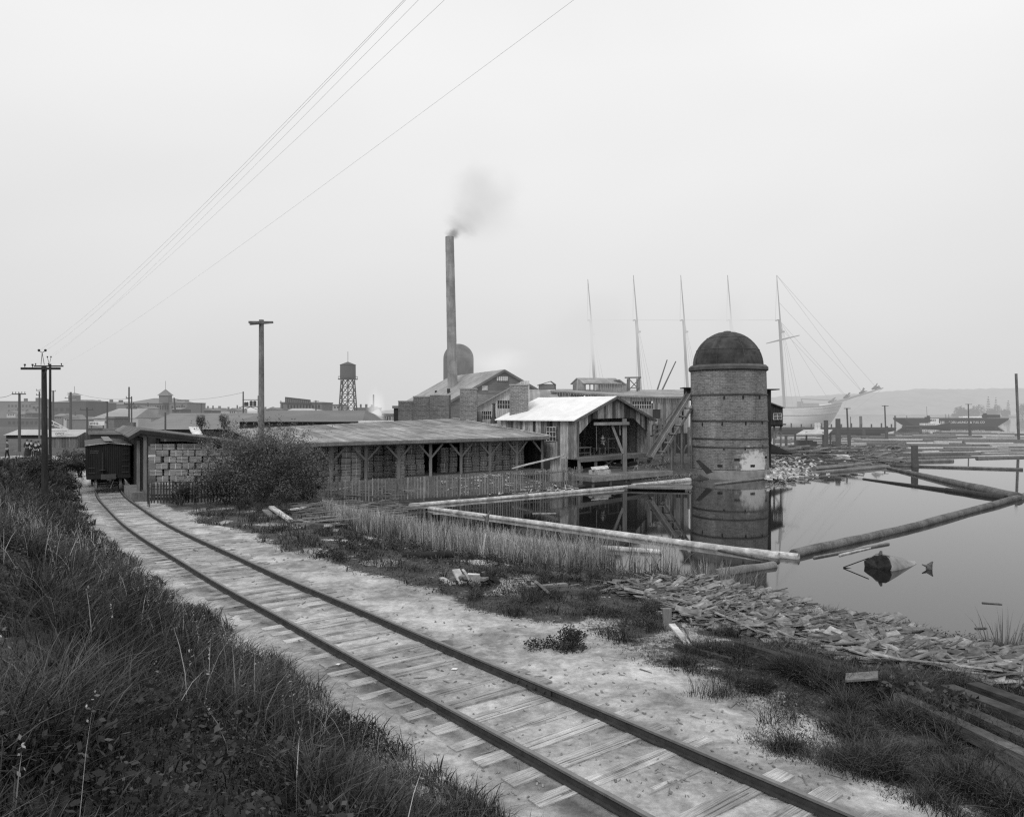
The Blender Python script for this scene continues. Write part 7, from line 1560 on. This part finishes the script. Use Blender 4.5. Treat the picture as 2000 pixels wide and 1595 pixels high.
# small bright scraps
for (px, py, lab) in ((883, 1305, 'small white scrap lying between the rails'), (1375, 1483, 'white paper scrap beside the right hand rail'), (655, 1296, 'white scrap on the sand left of the track')):
    c = gp(px, py, .02); mb = MB(); mb.beam(c, c+Vector((.08, -.03, .01)), .05, .01, .8); tag(mb.build('paper_scrap', M_WHITE), lab, 'scrap')

# ================= people =================
def skin_mesh(name, verts, edges, radii, m_, parent, root=0, sub=2):
    me = bpy.data.meshes.new(name); o0 = wloc(parent); me.from_pydata([Vector(v)-o0 for v in verts], edges, [])
    o = bpy.data.objects.new(name, me); COL.objects.link(o); sk = o.modifiers.new('s', 'SKIN'); o.modifiers.new('ss', 'SUBSURF').levels = sub
    for i, r in enumerate(radii):
        v = me.skin_vertices[0].data[i]; v.radius = r if isinstance(r, tuple) else (r, r); v.use_root = (i == root)
    bpy.context.view_layer.update(); ev = bpy.data.meshes.new_from_object(o.evaluated_get(bpy.context.evaluated_depsgraph_get())); bpy.data.objects.remove(o)
    ev.polygons.foreach_set('use_smooth', [True]*len(ev.polygons)); at_ = ev.attributes.new('tone', 'FLOAT', 'FACE'); at_.data.foreach_set('value', [.5]*len(ev.polygons)); ev.materials.clear()
    return link_mesh(name, ev, m_, parent)
def person(x, y, z, h, facing, label, pose='stand', shirt=None, hat=True, group=None, skirt=False, apron=False):
    shirt = shirt or M_CLOTH; s = h/1.75; root = empty('person', (x, y, z), label, 'person', group); ca, sa = math.cos(facing), math.sin(facing)
    def W(v): X_, Y_, Z_ = v; return Vector((x+(X_*ca-Y_*sa)*s, y+(X_*sa+Y_*ca)*s, z+Z_*s))     # local: facing -Y
    if pose == 'folded': arm = lambda k: [(k*.19, 0, 1.42), (k*.25, .0, 1.17), (k*.06, -.23, 1.12), (-k*.08, -.24, 1.15)]
    elif pose == 'walk': arm = lambda k: [(k*.19, 0, 1.42), (k*.25, .08*k, 1.15), (k*.24, -.06*k, .92), (k*.23, -.1*k, .82)]
    else: arm = lambda k: [(k*.19, 0, 1.42), (k*.24, .03, 1.14), (k*.22, -.1, .95), (k*.21, -.13, .86)]
    st_ = .14 if pose == 'walk' else .02
    pel = (0, 0, .95); V_ = [pel, (0, .01, 1.15), (0, .01, 1.36), (0, 0, 1.46), (0, 0, 1.53), (0, -.015, 1.62), (0, -.01, 1.71)]; R_ = [(.14, .1), (.125, .09), (.16, .1), (.08, .07), .052, (.075, .09), (.06, .075)]
    E_ = [(0, 1), (1, 2), (2, 3), (3, 4), (4, 5), (5, 6)]
    for k in (-1, 1):
        b_ = len(V_); V_ += arm(k); R_ += [.062, .045, .033, .03]; E_ += [(2, b_), (b_, b_+1), (b_+1, b_+2), (b_+2, b_+3)]
        b_ = len(V_); V_ += [(k*.09, 0, .88), (k*.1, -.02-st_*k*.5, .5), (k*.1, .02-st_*k, .09), (k*.11, -.12-st_*k, .035)]; R_ += [.085, .06, .042, .038]; E_ += [(0, b_), (b_, b_+1), (b_+1, b_+2), (b_+2, b_+3)]
    skin_mesh('body', [W(v) for v in V_], E_, [tuple(q*s for q in (r if isinstance(r, tuple) else (r, r))) for r in R_], M_SKIN, root)
    mb = MB(); mb.tube(W((0, -.1, 1.615)), W((0, -.125, 1.6)), .018*s, .012*s, 6)
    for k in (-1, 1): mb.tube(W((k*.03, -.082, 1.64)), W((k*.03, -.098, 1.64)), .011*s, .01*s, 6, .1); mb.tube(W((k*.078, 0, 1.62)), W((k*.09, .005, 1.62)), .025*s, .02*s, 6)
    mb.build('facial_features', M_SKIN, root)
    SV = [(0, 0, .93), (0, .01, 1.15), (0, .01, 1.36), (0, 0, 1.47)]; SR = [(.165, .125), (.15, .115), (.185, .125), (.085, .08)]; SE = [(0, 1), (1, 2), (2, 3)]
    for k in (-1, 1): a = arm(k); b_ = len(SV); SV += [a[0], a[1], tuple(np.array(a[1])*.35+np.array(a[2])*.65)] ; SR += [.08, .062, .05]; SE += [(2, b_), (b_, b_+1), (b_+1, b_+2)]
    if pose == 'folded': SV = SV[:]; 
    skin_mesh('shirt' if not skirt else 'coat', [W(v) for v in SV], SE, [tuple(q*s for q in (r if isinstance(r, tuple) else (r, r))) for r in SR], shirt, root, sub=1)
    if skirt: mb = MB(); mb.lathe(W((0, 0, .12)), [(.3*s, 0), (.24*s, .4*s), (.17*s, .85*s)], 16); mb.build('long_skirt', M_CLOTH, root, True)
    else:
        TV = [(0, 0, .98), (0, 0, .9)]; TR = [(.155, .12), (.16, .125)]; TE = [(0, 1)]
        for k in (-1, 1): b_ = len(TV); TV += [(k*.09, 0, .84), (k*.1, -.02-st_*k*.5, .5), (k*.1, .02-st_*k, .1)]; TR += [.105, .08, .07]; TE += [(1, b_), (b_, b_+1), (b_+1, b_+2)]
        skin_mesh('trousers', [W(v) for v in TV], TE, [tuple(q*s for q in (r if isinstance(r, tuple) else (r, r))) for r in TR], M_CLOTH, root, sub=1)
    mb = MB()
    for k in (-1, 1): mb.beam(W((k*.105, .06-st_*k, .045)), W((k*.11, -.19-st_*k, .04)), .1*s, .08*s)
    mb.build('boots', M_BLACK, root)
    if hat: mb = MB(); mb.lathe(W((0, -.01, 1.68)), [(.17*s, 0), (.17*s, .012*s), (.098*s, .02*s), (.09*s, .1*s), (.03*s, .115*s)], 16); mb.build('hat', M_CLOTH, root, True)
    else: mb = MB(); mb.lathe(W((0, .012, 1.63)), [(.088*s, 0), (.1*s, .05*s), (.07*s, .12*s), (.02*s, .145*s)], 14); mb.build('hair', M_CLOTH, root, True)
c = GN+gd*3.6+gnr*1.2; f = math.atan2(-c.x, c.y)*-1
person(PX(1177, 63), 63.0, ZFL, 1.76, -.15, 'worker in dark work clothes standing with folded arms at left inside the open shed', 'folded', M_SHIRT)
person(PX(1259.5, 67.6), 67.4, ZFL, 1.76, -.3, 'worker with arms folded at the right post of the open shed', 'folded', M_CLOTH)
for (px, Yp, pose, sh, sk, hat, lab) in ((53, 69, 'walk', None, True, True, 'person in long dark coat and skirt, leftmost of the road group'), (61, 70, 'walk', None, False, True, 'person in dark coat with pale shirt front in the middle of the road group'), (69.5, 69, 'walk', None, False, True, 'person in dark coat nearest the stout pole on the road'), (75, 71, 'stand', None, True, True, 'person half hidden behind the stout pole on the road')):
    x = PX(px, Yp); person(x, Yp, gz(x, Yp)+.0, 1.62, random.uniform(-.4, .4)+.2, lab, pose, sh, hat, 'group walking on the road', sk)
    if 'pale shirt' in lab: mb = MB(); mb.box((x-.0, Yp-.17, gz(x, Yp)+1.2), (.12, .05, .42)); o = mb.build('shirt_front', M_WHITE, [q for q in bpy.data.objects if q.get('label') == lab][0])
x = PX(14, 66); person(x, 66, gz(x, 66), 1.65, -1.2, 'person in pale hat standing alone at the far left edge of the road', 'walk', M_SHIRT, True)
# road and the pale strip of street
mb = MB(); pts = [(-75, 62), (-52, 66.5), (-40, 71), (-30, 77), (-18, 84)]
for a, b in zip(pts, pts[1:]):
    q = []
    n = 6
    for i in range(n):
        t0, t1 = i/n, (i+1)/n; p0 = (a[0]+(b[0]-a[0])*t0, a[1]+(b[1]-a[1])*t0); p1 = (a[0]+(b[0]-a[0])*t1, a[1]+(b[1]-a[1])*t1)
        vs = [(p0[0], p0[1]-2.4, gz(p0[0], p0[1]-2.4)+.06), (p1[0], p1[1]-2.4, gz(p1[0], p1[1]-2.4)+.06), (p1[0], p1[1]+3.2, gz(p1[0], p1[1]+3.2)+.06), (p0[0], p0[1]+3.2, gz(p0[0], p0[1]+3.2)+.06)]
        mb.add(vs, [(0, 1, 2, 3)])
o = mb.build('road', mat('dusty_road', .26, .4, (1, 1, 1), 2, 5, tone=0, stain=.3)); tag(o, kind='structure')

# ================= far shore woods =================
n = 9000; k = RNG.integers(0, 26, n); cxs = np.linspace(PX(1858, 900), PX(2080, 900), 26)+RNG.normal(0, 2, 26); hs = RNG.uniform(8, 17, 26)*np.interp(np.arange(26), [0, 2, 26], [.6, .9, 1.15]); cys = RNG.uniform(880, 930, 26)
a = RNG.normal(size=(n, 3)); a /= np.linalg.norm(a, axis=1)[:, None]; a *= np.cbrt(RNG.random(n))[:, None]
cen = np.stack([cxs[k]+a[:, 0]*5.5, cys[k]+a[:, 1]*5, hs[k]*(.5+.5*a[:, 2])+.5], 1)
o = quads_mesh('far_woods', leaves(cen, RNG.uniform(.8, 2.2, n), .7, .5), 0, RNG.beta(2, 2, n), L_FAR, quad_idx=LQ); tag(o, 'bushy wooded point on the far shore at right', 'woods', kind='stuff')
mb = MB(); mb.add([(PX(1840, 900), 870, .2), (1500, 870, .2), (1500, 960, 1.5), (PX(1840, 900)+10, 960, 1.5)], [(0, 1, 2, 3)]); tag(mb.build('far_point', far_mat('far_bank', .05, .1)), kind='structure')
for (px, h, lab) in ((1930, 24.5, 'tallest ragged conifer on the far point'), (1945, 23.5, 'second ragged conifer on the far point, right of the tallest'), (1969, 20, 'shorter ragged conifer near the right end of the far point')):
    Y = 885; x = PX(px, Y); root = empty('conifer', (x, Y, 0), lab, 'tree', 'ragged conifers on the far point'); mb = MB(); mb.tube((x, Y, 0), (x, Y, h), .35, .08, 6); mb.build('trunk', F_POLE, root)
    nn = 500; zz = RNG.uniform(.25, 1, nn); lay = np.round(zz*9)/9+RNG.normal(0, .012, nn); rr = (1.15-lay)*4.2*RNG.random(nn)**.6*RNG.uniform(.5, 1.3); A = RNG.choice([0, .5, 2.6, 3.1, 3.7, 5.6], nn)+RNG.normal(0, .3, nn)
    cen = np.stack([x+rr*np.cos(A), Y+rr*np.sin(A), lay*h-rr*.12], 1); quads_mesh('crown', leaves(cen, RNG.uniform(.5, 1.4, nn), .5, .3), 0, RNG.beta(2, 2, nn), L_FAR, parent=root, quad_idx=LQ, loc=(x, Y, 0))
# far left shoreline woods, faint
# ================= smoke and steam =================
def plume(name, c, r, dens, shade, label, nscale=1.2, thr=.35, rot=(0, 0, 0), tag_cat='smoke', seed=0., soft=1.0):
    me = bpy.data.meshes.new(name); bm = bmesh.new(); bmesh.ops.create_icosphere(bm, subdivisions=3, radius=1); bm.to_mesh(me); bm.free()
    m, nt, ns, ls = nodes(name+'_vapour'); tc = ns.new('ShaderNodeTexCoord'); vm = ns.new('ShaderNodeVectorMath'); vm.operation = 'LENGTH'; ls.new(tc.outputs['Object'], vm.inputs[0])
    ad = ns.new('ShaderNodeVectorMath'); ad.operation = 'ADD'; ls.new(tc.outputs['Object'], ad.inputs[0]); ad.inputs[1].default_value = (seed, seed*2, 0)
    nz = noise(ns, ls, ad.outputs[0], nscale, 4, .6, .6); fall = ramp(ns, ls, vm.outputs['Value'], .15*soft, .95, 1, 0)
    d = math_(ns, ls, 'MULTIPLY', math_(ns, ls, 'MAXIMUM', math_(ns, ls, 'SUBTRACT', math_(ns, ls, 'ADD', nz, math_(ns, ls, 'MULTIPLY', fall, .5)), thr+.35), 0), dens*3)
    d = math_(ns, ls, 'MULTIPLY', d, fall)
    ab = ns.new('ShaderNodeVolumeAbsorption'); ab.inputs['Color'].default_value = (0, 0, 0, 1); ls.new(d, ab.inputs['Density'])
    em = ns.new('ShaderNodeEmission'); em.inputs[0].default_value = (shade, shade, shade, 1); ls.new(d, em.inputs['Strength'])  # emission paints the vapour's lit tone in place of scattered light
    a_ = ns.new('ShaderNodeAddShader'); ls.new(ab.outputs[0], a_.inputs[0]); ls.new(em.outputs[0], a_.inputs[1]); o_ = ns.new('ShaderNodeOutputMaterial'); ls.new(a_.outputs[0], o_.inputs['Volume'])
    o = link_mesh(name, me, m); o.location = c; o.scale = r; o.rotation_euler = rot; tag(o, label, tag_cat); return o
plume('smoke_plume', P(885, 456, 90), (1.3, 1.0, 1.0), 1.6, .16, 'dark smoke just leaving the mouth of the smokestack', 1.4, .2, seed=3)
plume('smoke_plume', P(899, 444, 90), (3.2, 1.6, 1.7), .42, .32, 'dark wisp of smoke blowing right from the smokestack mouth', 1.5, .25, (0, .5, 0), seed=5)
plume('smoke_plume', P(945, 400, 92), (7.4, 4, 6.8), .26, .66, 'broad pale smoke cloud drifting above the smokestack', 1.5, .25, seed=1)
plume('smoke_plume', P(915, 425, 91), (3.8, 2.4, 2.8), .2, .48, 'grey middle of the smoke trail between the stack mouth and the pale cloud', 1.8, .25, (0, .6, 0), seed=11)
plume('smoke_plume', P(925, 355, 93), (4.6, 3, 3.6), .14, .62, 'thin upper curl of pale smoke above the broad cloud', 1.9, .25, (0, -.6, 0), seed=12)
plume('steam_cloud', P(735, 800, 104), (1.9, 1.5, 4.2), .7, .88, 'white steam jet between the two little houses', 1.6, .2, tag_cat='steam', seed=2)
plume('steam_cloud', P(975, 708, 105), (6.5, 4, 3.6), .22, .86, 'white steam drifting right of the iron burner', 1.3, .25, tag_cat='steam', seed=4)
plume('steam_cloud', P(1165, 655, 150), (17, 8, 11), .3, .71, 'steam bank swallowing the upper part of the leftmost mast', 1.3, .22, tag_cat='steam', seed=7)
plume('steam_cloud', P(1345, 640, 150), (13, 8, 7), .06, .72, 'thin steam drifting across the middle masts', 1.3, .25, tag_cat='steam', seed=8)
plume('steam_cloud', P(1425, 640, 130), (5.5, 5, 8), .35, .72, 'steam patch hiding the mast foot above the brick burner', 1.3, .22, tag_cat='steam', seed=9)
plume('smoke_plume', P(800, 1050, 30.5), (.7, .5, 1.0), .5, .5, 'thin smoke rising from the charred log by the reeds', 1.6, .3, seed=6)

# ================= light, sky, camera =================
w = bpy.data.worlds.new('World'); SC.world = w; w.use_nodes = True; nt = w.node_tree; ns, ls = nt.nodes, nt.links; ns.clear()
ELEV, AZ = math.radians(48), math.radians(205)     # sun high, behind the camera's left shoulder, veiled by overcast
sky = ns.new('ShaderNodeTexSky'); sky.sky_type = 'NISHITA'; sky.sun_disc = False; sky.sun_elevation = ELEV; sky.sun_rotation = AZ; sky.air_density = 2; sky.dust_density = 8; sky.ozone_density = 1
bw = ns.new('ShaderNodeRGBToBW'); ls.new(sky.outputs[0], bw.inputs[0])
tc = ns.new('ShaderNodeTexCoord'); sp = ns.new('ShaderNodeSeparateXYZ'); ls.new(tc.outputs['Generated'], sp.inputs[0])
# overcast veil: a little brighter toward the zenith, soft unevenness
g1 = ramp(ns, ls, sp.outputs[2], .0, .42, .70, .93)
nz = noise(ns, ls, scaled(ns, ls, tc.outputs['Generated'], (1, 1, 2.2)), 1.3, 3, .5, .3)
veil = math_(ns, ls, 'MULTIPLY', g1, ramp(ns, ls, nz, .3, .7, .955, 1.045))
tot = math_(ns, ls, 'ADD', math_(ns, ls, 'MULTIPLY', veil, .94), math_(ns, ls, 'MULTIPLY', bw.outputs[0], .006))
bgn = ns.new('ShaderNodeBackground'); ls.new(tot, bgn.inputs['Color']); bgn.inputs['Strength'].default_value = 1.0
o_ = ns.new('ShaderNodeOutputWorld'); ls.new(bgn.outputs[0], o_.inputs[0])
sl = bpy.data.lights.new('sun', 'SUN'); sl.energy = 1.3; sl.angle = math.radians(16); sl.color = (1, 1, 1); so = bpy.data.objects.new('sun', sl); COL.objects.link(so)
sd = Vector((math.sin(AZ)*math.cos(ELEV), math.cos(AZ)*math.cos(ELEV), math.sin(ELEV))); so.rotation_euler = sd.to_track_quat('Z', 'Y').to_euler()
cam = bpy.data.cameras.new('camera'); co = bpy.data.objects.new('camera', cam); COL.objects.link(co); co.location = (0, 0, CAMZ); co.rotation_euler = (math.pi/2, 0, 0)
cam.sensor_width = 36; cam.lens = 36*F/2000; cam.shift_y = (HOR-797.0)/2000; cam.clip_start = .05; cam.clip_end = 9000; SC.camera = co
SC.view_settings.view_transform = 'Standard'; SC.view_settings.look = 'None'; SC.view_settings.exposure = 0; SC.view_settings.gamma = 1
SC.render.engine = 'CYCLES'; SC.cycles.use_denoising = False; SC.cycles.filter_width = 1.3; SC.cycles.max_bounces = 5; SC.cycles.diffuse_bounces = 3; SC.cycles.glossy_bounces = 3; SC.cycles.transparent_max_bounces = 12; SC.cycles.volume_bounces = 0; SC.cycles.volume_step_rate = 2; SC.cycles.volume_max_steps = 64
